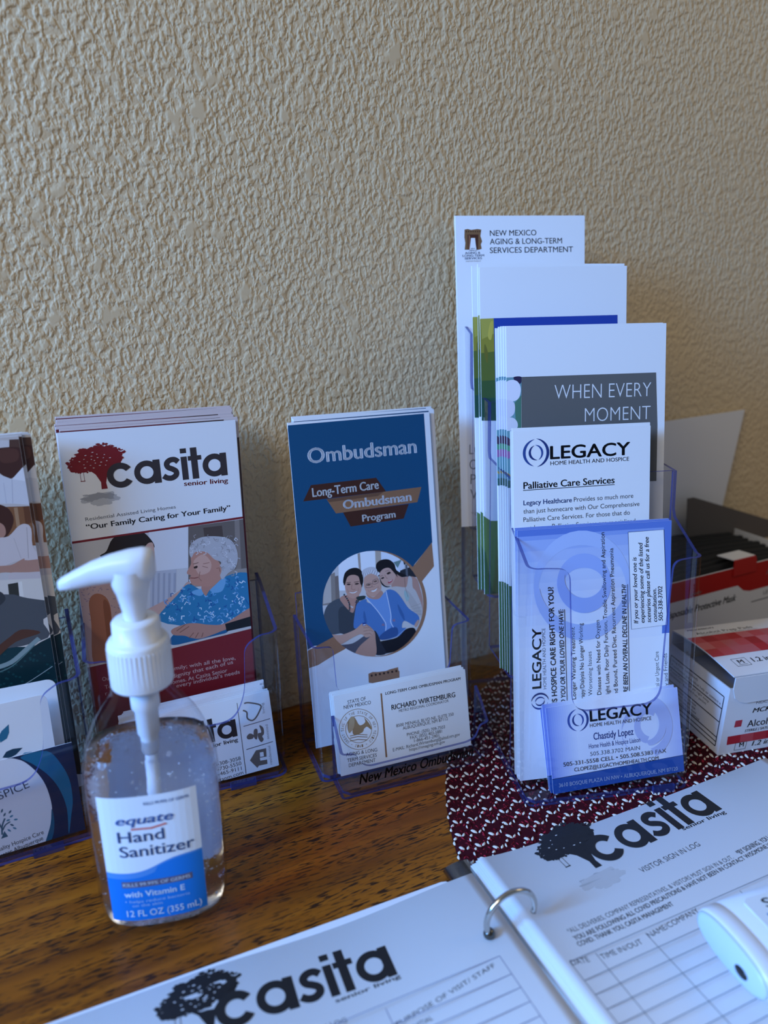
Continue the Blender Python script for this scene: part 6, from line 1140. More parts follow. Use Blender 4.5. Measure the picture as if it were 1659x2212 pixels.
["L","printed_photo","#a39da0",0.489,[30.98,134.65,32.5,134.88,32.88,133.1]],
["L","printed_photo","#8f8a8c",0.5,[42.2,124.31,41.61,122.76,40.0,123.47]],
["L","printed_photo","#d6d4d8",0.49,[36.73,143.3,36.66,144.96,38.33,145.04]],
["L","printed_photo","#a39da0",0.477,[18.55,143.56,17.15,144.23,17.7,145.87]],
["L","printed_photo","#d6d4d8",0.499,[41.26,125.36,42.68,126.03,43.51,124.38]],
["L","printed_photo","#c3c0c6",0.479,[19.93,140.52,19.96,138.87,18.32,138.83]],
["L","printed_photo","#8f8a8c",0.5,[42.87,126.18,44.1,125.02,43.08,123.62]],
["L","printed_photo","#a39da0",0.491,[36.88,139.13,38.2,139.96,39.16,138.43]],
["L","printed_photo","#c3c0c6",0.496,[43.72,138.75,44.93,139.76,46.08,138.36]],
["L","printed_photo","#a39da0",0.495,[38.27,131.29,39.13,129.83,37.75,128.85]],
["L","printed_photo","#8f8a8c",0.495,[35.96,125.87,34.71,124.93,33.64,126.4]],
["L","printed_photo","#c3c0c6",0.483,[27.95,145.21,27.58,143.62,25.97,144.04]],
["L","printed_photo","#a39da0",0.496,[35.48,122.84,35.19,124.52,36.84,124.84]],
["F","printed_photo","#c08a78",[30.51,126.28,31.01,126.85,31.7,127.13,32.41,127.15,33.02,126.96,33.55,126.52,34.05,125.82,34.43,124.97,34.57,124.08,34.42,123.04,34.05,121.83,33.53,120.74,32.97,120.06,32.26,119.85,31.4,119.97,30.61,120.37,30.09,121.03,29.91,122.15,29.96,123.67,30.18,125.18]],
["L","printed_photo","#8d5a4c",0.394,[31.4,125.09,33.09,125.36,33.47,122.65]],
["F","printed_photo","#3c2a26",[17.55,128.19,17.98,128.4,18.63,128.61,19.28,128.73,19.72,128.71,19.89,128.45,19.9,128.02,19.79,127.58,19.59,127.26,19.24,127.1,18.73,127.02,18.22,127.02,17.84,127.1,17.61,127.3,17.45,127.6,17.42,127.93]],
["L","printed_photo","#7d5a4e",0.48,[17.24,130.12,20.66,130.66]],
["L","printed_photo","#8a4a44",0.578,[14.63,121.27,17.38,120.64,19.63,120.93]],
["L","printed_photo","#996a5c",0.388,[21.1,124.51,19.98,120.45,21.52,118.09]],
["L","printed_photo","#996a5c",0.388,[23.45,129.42,27.37,129.69]],
["L","printed_photo","#996a5c",0.388,[22.84,127.93,26.12,126.4]],
["F","printed_photo","#b88574",[33.87,86.7,37.91,88.36,42.7,90.86,47.3,93.32,50.5,94.74,50.5,84.25,45.92,83.65,40.52,83.15,35.58,82.5,31.09,81.52,26.64,80.41,22.56,79.42,19.19,78.83,16.76,78.77,15.04,79.07,13.69,79.58,12.36,80.1,11.08,80.66,10.01,81.33,8.93,82.01,7.67,82.62,6.01,83.07,4.1,83.42,2.31,83.82,1.03,84.4,0.23,85.27,-0.24,86.34,-0.23,87.41,0.43,88.32,2.05,89.06,4.44,89.71,7.06,90.22,9.37,90.52,11.19,90.6,12.84,90.48,14.45,90.22,16.17,89.86,17.98,89.32,19.83,88.62,21.77,87.92,23.89,87.38,26.06,86.88,28.3,86.38,30.83,86.21]],
["L","printed_photo","#85584a",0.489,[9.37,90.52,3.18,86.73]],
["L","printed_photo","#85584a",0.491,[11.14,88.57,4.99,85.31]],
["L","printed_photo","#85584a",0.494,[13.66,83.72,10.42,80.46]],
["L","printed_photo","#85584a",0.496,[16.58,83.19,14.3,79.74]],
["L","printed_photo","#85584a",0.499,[19.51,82.65,18.25,79.55]],
["F","printed_photo","#1d1f24",[33.83,86.16,50.5,88.61,50.5,81.77,34.43,80.81]],
["F","printed_photo","#cfc3bb",[-50.5,73.33,-0.69,76.49,50.5,81.1,50.5,79.88,-0.81,75.19,-50.5,71.97]],
["G","logo",["#7d1c23","#3a3233","#9a9ca2","#7d1c23"],"casita",-26.63,183.88,0.91,69.8],
["T","lettering","#7d1c23","senior living",16.39,180.84,-1.33,26.61,2.92,"b"],
["T","lettering","#55565c","Residential Assisted Living Homes",-41.49,165.62,1.98,51.76,2.09,"r"],
["T","lettering","#2a2b31","“Our Family Caring for Your Family”",-41.71,160.34,1.42,84.84,3.16,"b"],
["T","lettering","#c9a9a2","family; with all the love,",-3.75,59.7,-0.23,42.43,2.68,"r"],
["T","lettering","#c9a9a2","dignity that each of us",-2.31,54.22,3.89,39.33,2.71,"r"],
["T","lettering","#c9a9a2","homes. At Casita Senior",-4.68,49.97,2.38,37.42,2.71,"r"],
["T","lettering","#c9a9a2","every individual’s needs",-0.53,46.92,2.61,41.39,2.73,"r"],
["T","lettering","#c9a9a2","Our",-44.43,61.08,-2.51,5.26,2.6,"r"],
["T","lettering","#c9a9a2","To",-43.55,55.18,0.29,4.0,2.62,"r"],
["T","lettering","#c9a9a2","r",-43.68,50.78,6.63,1.33,2.64,"r"]],
"ccard":[
["F","","#3a3236",[23.58,49.08,23.89,49.13,23.09,0.47,22.65,0.4]],
["F","","#3a3236",[25.56,32.8,43.01,33.57,43.08,33.14,25.62,32.39]],
["F","","#3a3236",[25.22,16.87,42.67,17.62,42.74,17.19,25.28,16.39]],
["L","emblem","#6d625c",0.983,[28.1,47.71,28.53,47.74,29.12,47.81,29.94,47.77,31.03,47.48,32.7,46.83,34.84,45.93,36.83,44.91,38.12,43.92,38.43,42.96,38.11,41.98,37.48,40.99,36.84,40.01,36.2,38.97,35.42,37.9,34.59,36.91,33.83,36.16,33.14,35.64,32.48,35.29,31.84,35.14,31.21,35.2,30.52,35.51,29.79,36.05,29.16,36.75,28.74,37.52,28.66,38.43,28.83,39.5,29.02,40.55,28.96,41.42,28.53,42.08,27.88,42.62,27.22,43.03,26.76,43.32]],
["F","emblem","#6d625c",[26.77,25.42,27.13,25.86,27.65,26.34,28.25,26.71,28.83,26.85,29.45,26.67,30.13,26.26,30.72,25.74,31.09,25.22,31.19,24.67,31.09,24.04,30.84,23.46,30.49,23.04,29.96,22.85,29.27,22.81,28.55,22.85,27.98,22.94,27.58,23.05,27.26,23.22,27.02,23.44,26.85,23.72,26.7,24.09,26.61,24.53,26.61,24.99]],
["F","emblem","#6d625c",[31.61,28.09,31.94,28.63,32.36,28.93,32.8,29.03,33.17,29.0,33.48,28.88,33.76,28.63,33.97,28.17,34.02,27.43,33.87,26.12,33.57,24.37,33.19,22.72,32.81,21.73,32.38,21.58,31.89,21.98,31.45,22.7,31.18,23.52,31.11,24.56,31.19,25.86,31.37,27.14]],
["F","emblem","#6d625c",[35.58,30.68,35.99,30.66,36.65,30.1,37.33,29.27,37.79,28.41,37.96,27.47,37.99,26.36,37.9,25.27,37.75,24.39,37.46,23.82,37.03,23.45,36.62,23.14,36.4,22.75,36.47,22.22,36.75,21.64,37.01,21.06,37.05,20.54,36.76,20.01,36.29,19.45,35.75,19.06,35.27,19.02,34.84,19.46,34.41,20.27,34.05,21.22,33.8,22.12,33.67,23.01,33.64,23.95,33.72,24.81,33.94,25.44,34.42,25.64,35.11,25.54,35.77,25.49,36.18,25.83,36.17,26.9,35.89,28.42,35.6,29.86]],
["F","emblem","#6d625c",[26.47,8.7,31.19,14.43,37.76,14.12,37.3,8.28,32.94,8.72,32.97,6.67,37.34,6.22,37.25,3.17,31.6,3.47,30.48,2.23]],
["F","emblem","#e9e9ea",[33.41,12.25,35.73,12.13,35.69,9.01,33.2,9.26]],
["T","lettering","#8d8a90","living",40.22,38.12,90.54,7.0,1.59,"r"],
["T","lettering","#8d8a90","assisted",40.56,19.9,88.16,10.02,1.61,"r"],
["T","lettering","#8d8a90","residential",40.29,2.08,88.82,13.08,1.62,"r"],
["T","lettering","#2b2a30","505-308-3058",0.86,10.76,-0.1,20.04,2.51,"r"],
["T","lettering","#2b2a30","505-730-5550",0.35,7.24,0.15,20.51,2.52,"r"],
["T","lettering","#2b2a30","505-465-9111",-0.13,3.91,-0.31,20.69,2.52,"r"],
["T","lettering","#2b2a30","casitanm.com",0.45,-0.42,3.21,20.84,2.54,"r"],
["G","logo",["#2b2a2d","#2b2527","#b0b0b4","#2b2a2d"],"casita",-35.9,27.13,0.17,57.06],
["T","logo","#2b2527","senior living",-0.82,24.02,-0.84,21.79,2.6,"b"]],
"hos":[
["F","","#cfc9c6",[-23.86,222.0,50.0,222.0,50.0,136.75,-38.03,145.26]],
["F","","#0f3a41",[-50.0,80.38,-37.12,150.16,50.0,132.58,50.0,36.8,-50.0,67.82]],
["F","printed_photo","#d9d7da",[28.91,222.0,46.0,219.89,45.43,215.97,-23.08,222.0]],
["F","printed_photo","#5a4038",[45.42,220.45,50.0,220.21,50.0,202.3,42.9,203.18]],
["F","printed_photo","#4b2d28",[37.56,214.83,38.0,215.75,38.47,216.23,39.2,216.42,40.43,216.51,42.58,216.56,45.4,216.47,48.14,216.15,50.0,215.48,50.0,206.71,49.83,206.09,49.21,204.95,48.12,203.48,46.65,201.83,45.1,200.37,43.71,199.51,42.55,199.42,41.48,199.86,40.49,200.64,39.55,201.56,38.59,202.63,37.63,203.91,36.85,205.38,36.39,206.99,36.33,208.93,36.59,211.15,37.04,213.25]],
["F","printed_photo","#5d3a32",[40.29,215.53,41.92,215.98,44.25,215.96,46.57,215.57,48.17,214.92,48.84,213.84,48.97,212.33,48.73,210.79,48.31,209.62,47.65,208.9,46.71,208.43,45.61,208.16,44.5,208.04,43.26,207.99,41.87,208.07,40.61,208.39,39.78,209.1,39.36,210.49,39.25,212.42,39.52,214.29]],
["F","printed_photo","#dcdde4",[-25.95,210.7,38.32,202.22,43.64,199.01,49.66,204.9,50.0,204.56,50.0,183.71,42.58,185.5,-28.84,195.01]],
["F","printed_photo","#eceef4",[43.64,199.01,49.62,204.64,49.93,197.18]],
["L","printed_photo","#b8bac8",0.267,[43.64,199.01,42.18,185.82]],
["L","printed_photo","#c9cad6",0.353,[39.4,197.52,39.09,186.26]],
["F","printed_photo","#8a5c3c",[38.35,184.3,50.0,183.0,50.0,160.19,35.19,162.72]],
["F","printed_photo","#b08a68",[42.25,183.21,44.07,183.2,43.83,171.93,42.04,172.21]],
["F","printed_photo","#6d432b",[46.82,183.33,50.0,183.1,50.0,177.97,49.61,173.68,46.68,172.54]],
["F","printed_photo","#4a2a22",[33.1,185.06,34.46,186.09,36.15,185.82,37.83,184.83,39.16,183.66,40.11,182.3,40.84,180.51,41.27,178.51,41.29,176.55,40.76,174.51,39.77,172.34,38.57,170.31,37.43,168.72,36.31,167.61,35.11,166.85,33.97,166.41,32.99,166.27,32.15,166.23,31.4,166.35,30.87,167.06,30.67,168.77,30.86,172.29,31.36,177.16,32.13,181.91]],
["F","printed_photo","#b98a78",[31.82,176.44,32.75,176.76,33.97,176.24,35.15,175.26,35.97,174.22,36.38,173.06,36.55,171.63,36.46,170.17,36.1,168.93,35.32,167.92,34.18,167.01,32.98,166.3,32.04,165.9,31.4,165.74,30.9,165.8,30.57,166.24,30.44,167.23,30.51,169.24,30.77,172.06,31.21,174.76]],
["F","printed_photo","#d9cdcb",[30.28,166.2,31.73,167.48,33.57,167.61,35.51,167.4,37.28,167.68,38.84,168.77,40.34,170.18,41.74,171.57,43.0,172.59,44.12,173.16,45.11,173.47,45.99,173.52,46.79,173.32,47.51,173.01,48.15,172.53,48.68,171.63,49.1,170.02,48.98,167.32,48.46,163.77,48.4,160.08,49.63,157.0,50.0,156.76,50.0,151.67,44.77,152.41,42.07,152.69,40.57,152.79,39.43,152.75,37.83,152.58,35.28,151.83,32.31,150.64,29.63,149.92,27.95,150.62,27.57,153.61,28.06,158.19,29.09,162.88]],
["L","printed_photo","#b9adac",0.367,[46.98,171.43,45.37,153.39]],
["L","printed_photo","#c3b7b6",0.272,[39.8,166.2,41.74,154.04]],
["F","printed_photo","#b98c7a",[28.11,151.66,29.64,151.78,31.79,151.52,34.13,151.23,36.26,151.24,38.17,151.77,40.05,152.59,41.75,153.37,43.1,153.8,43.51,153.71,43.25,153.29,43.45,152.76,45.22,152.33,49.74,152.2,50.0,152.2,50.0,144.11,47.3,144.48,41.89,145.28,38.54,145.88,36.28,146.51,34.6,147.08,32.96,147.52,31.22,147.68,29.67,147.67,28.41,147.69,27.56,147.99,27.1,148.78,26.99,149.88,27.3,150.96]],
["F","printed_photo","#d3c6c4",[35.12,146.56,36.39,146.79,38.12,146.54,40.51,146.03,43.79,145.47,48.82,144.89,50.0,144.75,50.0,140.32,48.19,140.58,43.19,141.18,39.94,141.22,37.61,140.99,35.96,140.84,34.79,141.16,34.06,142.28,33.89,143.93,34.24,145.54]],
["F","printed_photo","#e1d9cf",[-36.67,152.6,50.0,140.71,50.0,98.05,-42.62,120.36]],
["F","printed_photo","#3a3a34",[33.07,140.4,38.18,140.5,37.7,132.28,32.65,132.77]],
["F","printed_photo","#f0eae0",[38.22,140.77,40.31,140.74,39.91,131.27,37.85,131.7]],
["F","printed_photo","#55585c",[25.18,132.1,26.93,134.54,28.99,135.13,31.19,134.76,33.33,134.29,35.1,133.85,36.69,133.02,38.68,131.83,41.67,130.35,46.89,128.38,50.0,127.27,50.0,117.08,47.82,116.0,47.58,113.21,49.02,109.73,50.0,106.66,50.0,106.33,48.65,104.23,43.03,102.92,34.69,102.19,26.46,102.66,21.13,105.0,19.83,110.51,20.93,118.46,23.14,126.46]],
["F","printed_photo","#3c3f43",[25.98,137.43,26.75,137.87,27.72,137.59,28.69,136.92,29.45,136.18,30.03,135.33,30.49,134.24,30.75,133.09,30.69,132.06,30.19,131.12,29.32,130.2,28.33,129.41,27.45,128.86,26.64,128.44,25.8,128.14,25.1,128.21,24.7,128.89,24.69,130.66,24.95,133.24,25.41,135.78]],
["F","printed_photo","#5c3a2c",[22.18,103.92,23.52,105.27,25.35,106.61,27.37,107.88,29.27,109.01,30.95,110.13,32.58,111.21,34.27,112.01,36.15,112.27,38.82,111.73,42.02,110.61,44.59,109.3,45.35,108.2,43.53,107.53,39.89,107.02,35.64,106.42,31.96,105.47,28.84,103.71,25.77,101.41,23.14,99.37,21.36,98.39,20.61,98.89,20.66,100.39,21.26,102.27]],
["F","","#0d2f36",[-50.0,110.34,24.47,92.55,44.56,102.42,50.0,104.24,50.0,8.22,-50.0,42.47]],
["F","","#17474b",[45.0,73.18,44.72,72.75,44.18,72.69,43.68,73.03,43.54,73.58,43.82,74.01,44.36,74.08,44.85,73.73]],
["F","","#17474b",[23.2,81.3,22.93,80.88,22.41,80.81,21.95,81.14,21.81,81.67,22.09,82.09,22.61,82.16,23.07,81.83]],
["F","","#17474b",[46.66,82.05,46.38,81.62,45.84,81.55,45.35,81.89,45.2,82.43,45.48,82.86,46.02,82.93,46.51,82.59]],
["F","","#17474b",[26.86,80.4,26.59,79.98,26.06,79.91,25.59,80.24,25.46,80.78,25.73,81.2,26.26,81.26,26.72,80.93]],
["F","","#17474b",[33.39,77.08,33.11,76.65,32.58,76.59,32.11,76.93,31.97,77.47,32.24,77.89,32.77,77.96,33.25,77.62]],
["F","","#17474b",[38.26,75.14,37.98,74.71,37.45,74.64,36.96,74.98,36.82,75.53,37.1,75.96,37.64,76.02,38.12,75.68]],
["F","","#17474b",[38.62,92.7,38.34,92.27,37.81,92.2,37.33,92.52,37.19,93.05,37.46,93.48,38.0,93.55,38.47,93.22]],
["F","","#17474b",[25.05,90.76,24.78,90.34,24.26,90.27,23.8,90.59,23.66,91.11,23.93,91.53,24.45,91.6,24.92,91.28]],
["F","","#17474b",[28.67,85.86,28.4,85.43,27.87,85.37,27.4,85.69,27.27,86.22,27.54,86.64,28.07,86.71,28.53,86.38]],
["F","","#17474b",[35.69,92.52,35.41,92.1,34.88,92.02,34.41,92.35,34.27,92.87,34.54,93.3,35.07,93.37,35.55,93.05]],
["F","","#17474b",[39.81,77.29,39.53,76.86,38.99,76.8,38.51,77.14,38.37,77.68,38.65,78.11,39.18,78.17,39.67,77.83]],
["F","","#17474b",[29.5,77.15,29.22,76.73,28.69,76.66,28.22,77.0,28.08,77.53,28.36,77.96,28.88,78.02,29.36,77.69]],
["F","","#17474b",[41.62,84.41,41.34,83.98,40.8,83.91,40.32,84.24,40.17,84.78,40.45,85.21,40.99,85.28,41.47,84.94]],
["F","","#17474b",[44.27,95.34,44.0,94.91,43.46,94.84,42.98,95.16,42.83,95.69,43.11,96.12,43.65,96.19,44.13,95.87]],
["F","","#17474b",[45.14,83.68,44.86,83.25,44.32,83.19,43.83,83.52,43.68,84.06,43.96,84.49,44.5,84.56,44.99,84.22]],
["F","","#17474b",[40.28,92.37,40.0,91.95,39.47,91.87,38.99,92.2,38.85,92.73,39.12,93.15,39.66,93.22,40.14,92.9]],
["F","","#17474b",[44.79,71.75,44.51,71.32,43.96,71.26,43.47,71.6,43.32,72.15,43.6,72.58,44.15,72.64,44.64,72.3]],
["F","","#17474b",[48.47,86.04,48.19,85.61,47.65,85.54,47.16,85.87,47.01,86.41,47.29,86.84,47.83,86.91,48.32,86.58]],
["F","","#17474b",[46.12,93.51,45.84,93.09,45.3,93.02,44.82,93.34,44.67,93.87,44.95,94.3,45.49,94.37,45.97,94.05]],
["F","","#17474b",[40.61,74.05,40.33,73.62,39.79,73.56,39.31,73.9,39.16,74.45,39.44,74.88,39.98,74.94,40.47,74.6]],
["F","","#17474b",[32.58,80.24,32.3,79.82,31.77,79.75,31.29,80.09,31.15,80.62,31.43,81.05,31.96,81.11,32.44,80.78]],
["F","","#17474b",[29.82,84.21,29.55,83.79,29.02,83.72,28.55,84.05,28.41,84.58,28.69,85.01,29.21,85.07,29.68,84.75]],
["F","","#17474b",[49.95,76.61,49.66,76.17,49.11,76.11,48.62,76.45,48.47,77.0,48.75,77.43,49.3,77.5,49.79,77.15]],
["F","","#17474b",[23.36,88.9,23.08,88.48,22.56,88.41,22.1,88.74,21.97,89.26,22.24,89.68,22.76,89.75,23.22,89.43]],
["F","","#17474b",[27.54,92.97,27.27,92.55,26.75,92.48,26.29,92.8,26.15,93.33,26.42,93.75,26.94,93.82,27.41,93.5]],
["F","","#17474b",[39.22,96.74,38.94,96.31,38.41,96.24,37.94,96.56,37.79,97.09,38.07,97.51,38.6,97.58,39.08,97.26]],
["F","","#17474b",[21.49,81.03,21.22,80.61,20.7,80.55,20.23,80.87,20.1,81.4,20.38,81.82,20.89,81.89,21.36,81.56]],
["F","","#17474b",[41.97,91.21,41.69,90.78,41.16,90.71,40.68,91.04,40.53,91.57,40.81,91.99,41.34,92.06,41.83,91.74]],
["F","","#17474b",[45.01,83.32,44.73,82.89,44.19,82.83,43.7,83.16,43.55,83.7,43.83,84.13,44.37,84.2,44.86,83.86]],
["F","","#17474b",[25.42,83.83,25.14,83.41,24.62,83.34,24.16,83.67,24.02,84.2,24.3,84.62,24.82,84.68,25.28,84.36]],
["F","","#17474b",[46.87,87.6,46.59,87.17,46.04,87.1,45.56,87.43,45.41,87.97,45.69,88.4,46.23,88.47,46.72,88.14]],
["F","","#17474b",[30.95,91.39,30.67,90.97,30.15,90.9,29.68,91.22,29.54,91.75,29.81,92.17,30.34,92.24,30.81,91.91]],
["F","","#17474b",[31.46,75.96,31.19,75.54,30.66,75.47,30.18,75.81,30.04,76.35,30.32,76.77,30.85,76.84,31.33,76.5]],
["F","","#17474b",[31.73,83.29,31.45,82.86,30.92,82.8,30.45,83.13,30.31,83.66,30.59,84.08,31.12,84.15,31.59,83.82]],
["F","","#17474b",[38.02,74.86,37.75,74.43,37.21,74.37,36.72,74.71,36.58,75.25,36.86,75.68,37.4,75.75,37.88,75.41]],
["F","","#17474b",[39.99,91.56,39.71,91.13,39.18,91.06,38.7,91.39,38.55,91.92,38.83,92.34,39.36,92.41,39.84,92.09]],
["F","","#17474b",[41.03,75.83,40.75,75.4,40.21,75.33,39.72,75.67,39.58,76.22,39.86,76.65,40.4,76.71,40.88,76.37]],
["F","","#17474b",[26.59,87.94,26.32,87.52,25.79,87.45,25.33,87.78,25.19,88.3,25.47,88.72,25.99,88.79,26.45,88.47]],
["F","","#17474b",[26.08,99.04,25.81,98.62,25.29,98.55,24.83,98.87,24.69,99.38,24.96,99.8,25.48,99.87,25.94,99.56]],
["F","","#17474b",[40.96,94.89,40.69,94.46,40.15,94.39,39.67,94.71,39.53,95.24,39.81,95.67,40.34,95.74,40.82,95.42]],
["F","","#17474b",[24.73,84.35,24.46,83.93,23.94,83.86,23.47,84.19,23.34,84.72,23.61,85.14,24.13,85.2,24.6,84.88]],
["F","","#17474b",[47.85,73.78,47.57,73.35,47.02,73.29,46.52,73.63,46.37,74.18,46.66,74.61,47.2,74.68,47.7,74.33]],
["F","","#17474b",[29.28,90.79,29.01,90.37,28.48,90.3,28.02,90.62,27.88,91.15,28.15,91.57,28.68,91.64,29.15,91.31]],
["F","","#17474b",[33.43,89.57,33.16,89.15,32.63,89.08,32.16,89.4,32.02,89.93,32.29,90.35,32.82,90.42,33.29,90.1]],
["F","","#17474b",[37.47,76.26,37.19,75.83,36.65,75.77,36.17,76.11,36.03,76.65,36.31,77.08,36.84,77.14,37.32,76.81]],
["F","","#17474b",[38.57,93.75,38.3,93.32,37.77,93.25,37.29,93.57,37.15,94.1,37.42,94.52,37.95,94.6,38.43,94.27]],
["F","","#17474b",[44.94,71.26,44.66,70.82,44.11,70.76,43.62,71.11,43.47,71.66,43.75,72.09,44.3,72.15,44.79,71.81]],
["F","","#17474b",[29.63,92.67,29.36,92.25,28.83,92.18,28.37,92.5,28.23,93.03,28.5,93.45,29.03,93.52,29.49,93.2]],
["F","","#17474b",[25.63,79.01,25.35,78.59,24.83,78.52,24.36,78.86,24.23,79.39,24.5,79.81,25.03,79.88,25.49,79.54]],
["F","","#17474b",[36.84,79.28,36.56,78.86,36.03,78.79,35.55,79.13,35.4,79.67,35.68,80.09,36.22,80.16,36.7,79.82]],
["L","","#8ea3a4",2.682,[18.82,92.03,20.47,92.24,22.83,92.51,25.44,92.96,27.84,93.67,29.92,94.75,31.92,96.11,33.9,97.6,35.9,99.08,38.13,100.66,40.5,102.38,42.62,103.93,44.09,105.0]],
["L","","#aebcbc",0.401,[18.34,72.77,21.51,73.97,26.04,75.66,31.25,77.71,36.49,79.94,42.26,82.69,48.68,85.92]],
["L","","#5d8080",0.635,[20.76,89.07,22.2,89.41,24.23,89.87,26.64,90.62,29.19,91.85,32.2,93.96,35.68,96.73,38.89,99.42,41.11,101.27]]],
"hcard":[
["F","","#1b2b4a",[44.5,56.0,44.5,0.0,-21.57,0.0,-12.93,55.33,10.86,56.0]],
["F","","#1d6a8c",[18.09,54.99,20.27,55.56,23.99,55.78,28.06,55.51,31.27,54.58,33.34,52.79,34.89,50.27,36.12,47.4,37.24,44.58,38.28,41.88,39.15,39.08,39.82,36.21,40.3,33.27,40.55,30.14,40.59,26.86,40.47,23.65,40.25,20.72,39.91,18.23,39.43,16.04,38.87,13.89,38.27,11.54,37.53,8.27,36.66,4.44,35.89,1.38,35.44,0.47,35.53,2.59,35.99,6.84,36.46,11.89,36.59,16.37,36.29,20.1,35.75,23.75,35.03,27.22,34.18,30.45,33.18,33.39,32.01,36.08,30.73,38.59,29.39,40.96,27.93,43.19,26.35,45.27,24.76,47.2,23.27,49.01,21.48,50.8,19.48,52.53,18.07,53.99]],
["F","","#dfe1e8",[-44.5,56.0,11.08,56.0,13.39,55.59,14.4,55.21,15.83,54.37,17.98,52.95,19.66,51.26,21.09,49.35,22.47,47.25,23.84,44.91,25.1,42.32,26.21,39.62,27.14,36.92,27.85,34.19,28.38,31.4,28.75,28.63,29.01,25.97,29.16,23.51,29.2,21.18,29.09,18.82,28.81,16.3,28.38,13.55,27.79,10.66,27.02,7.67,26.06,4.64,25.36,1.4,25.12,0.0,-44.5,0.0]],
["F","","#1d5a78",[28.91,19.06,29.15,18.2,29.31,15.98,29.33,13.18,29.17,10.56,28.84,8.2,28.36,5.73,27.67,3.26,26.69,0.87,26.17,0.0,23.12,0.0,23.15,0.07,24.12,2.42,25.19,4.92,26.22,7.45,27.08,9.91,27.72,12.66,28.22,15.63,28.61,18.03]],
["T","lettering","#3c4a5c","HOSPICE",-5.77,31.2,9.98,26.17,4.62,"r"],
["T","lettering","#3a3f4c","Quality Hospice Care",-3.22,2.04,6.6,26.38,2.61,"m"],
["T","lettering","#3a3f4c","Greater Albuquerque",-3.29,-2.09,7.98,25.75,2.62,"m"],
["T","lettering","#3a3f4c","Community",-3.59,-4.06,4.71,15.37,2.62,"m"],
["F","emblem","#3f6478",[1.7,9.63,3.95,13.82,5.28,9.88]],
["L","emblem","#3f6478",0.881,[2.58,11.92,2.69,12.88,2.84,14.27,3.05,15.78,3.35,17.13,3.8,18.32,4.37,19.49,4.92,20.5,5.3,21.2]],
["L","emblem","#3f6478",0.77,[3.22,14.43,3.52,14.97,3.94,15.75,4.45,16.57,4.99,17.21,5.64,17.64,6.41,17.94,7.11,18.17,7.6,18.33]],
["L","emblem","#3f6478",0.768,[2.9,15.92,2.09,19.63]],
["F","emblem","#3f6478",[4.05,25.13,4.23,25.15,4.5,25.32,4.78,25.59,4.99,25.87,5.1,26.23,5.16,26.68,5.17,27.09,5.11,27.31,4.93,27.3,4.66,27.12,4.38,26.86,4.18,26.57,4.06,26.21,4.0,25.76,3.99,25.36]],
["F","emblem","#3f6478",[4.8,22.59,4.98,22.56,5.28,22.67,5.6,22.86,5.84,23.09,6.0,23.42,6.13,23.84,6.19,24.23,6.16,24.46,5.98,24.49,5.68,24.38,5.36,24.19,5.12,23.96,4.96,23.63,4.83,23.21,4.77,22.82]],
["F","emblem","#3f6478",[7.49,23.47,7.67,23.41,7.98,23.44,8.33,23.56,8.6,23.73,8.81,24.01,9.0,24.39,9.11,24.76,9.11,24.99,8.93,25.06,8.62,25.02,8.27,24.9,8.0,24.73,7.79,24.45,7.61,24.07,7.49,23.71]],
["F","emblem","#4d86a0",[7.6,21.06,7.76,20.93,8.08,20.82,8.44,20.77,8.76,20.8,9.03,20.97,9.32,21.23,9.53,21.51,9.59,21.73,9.44,21.86,9.12,21.97,8.75,22.02,8.44,21.98,8.16,21.82,7.88,21.56,7.66,21.28]],
["F","emblem","#4d86a0",[9.34,18.84,9.45,18.64,9.73,18.4,10.08,18.2,10.39,18.09,10.71,18.11,11.06,18.23,11.34,18.39,11.46,18.55,11.34,18.75,11.06,18.99,10.71,19.19,10.4,19.3,10.08,19.28,9.73,19.16,9.45,19.0]],
["F","emblem","#3f6478",[7.19,16.89,7.21,16.65,7.38,16.28,7.61,15.88,7.86,15.59,8.15,15.41,8.52,15.28,8.84,15.23,9.01,15.28,8.98,15.52,8.82,15.89,8.58,16.29,8.34,16.58,8.04,16.76,7.68,16.9,7.36,16.95]],
["F","emblem","#4d86a0",[8.2,14.45,8.23,14.22,8.39,13.84,8.63,13.45,8.87,13.15,9.17,12.97,9.54,12.83,9.86,12.78,10.03,12.84,10.0,13.08,9.84,13.45,9.6,13.85,9.36,14.15,9.06,14.33,8.69,14.46,8.37,14.51]],
["F","emblem","#4d86a0",[5.52,14.27,5.52,14.04,5.63,13.64,5.81,13.21,6.01,12.87,6.29,12.62,6.63,12.41,6.95,12.29,7.13,12.31,7.13,12.54,7.02,12.94,6.84,13.38,6.63,13.72,6.36,13.96,6.01,14.17,5.7,14.29]],
["F","emblem","#4d86a0",[5.65,19.45,5.79,19.28,6.09,19.11,6.45,18.98,6.77,18.94,7.07,19.03,7.39,19.22,7.64,19.45,7.73,19.64,7.59,19.81,7.29,19.98,6.93,20.11,6.61,20.15,6.31,20.06,5.99,19.86,5.74,19.64]],
["F","emblem","#3f6478",[2.94,24.11,3.08,24.24,3.24,24.57,3.37,24.99,3.42,25.38,3.38,25.78,3.25,26.23,3.1,26.61,2.97,26.77,2.82,26.64,2.67,26.31,2.54,25.89,2.49,25.5,2.53,25.1,2.66,24.64,2.81,24.27]]],
"rpage":[
["G","logo",["#1c1c1f","#1f1f22","#a4a8ae","#1c1c1f"],"casita",-46.32,-28.22,3.26,92.11],
["T","logo","#222226","senior living",12.09,-26.55,0.16,33.02,2.47,"b"],
["T","lettering","#2c2d33","VISITOR SIGN IN LOG",-30.96,-41.29,2.41,43.02,3.27,"r"],
["T","lettering","#2c2d33","*ALL DELIVERIES, COMPANY REPRESENTATIVES, & VISITORS MUST SIGN IN & OUT.",-91.11,-57.98,1.93,111.87,2.61,"r"],
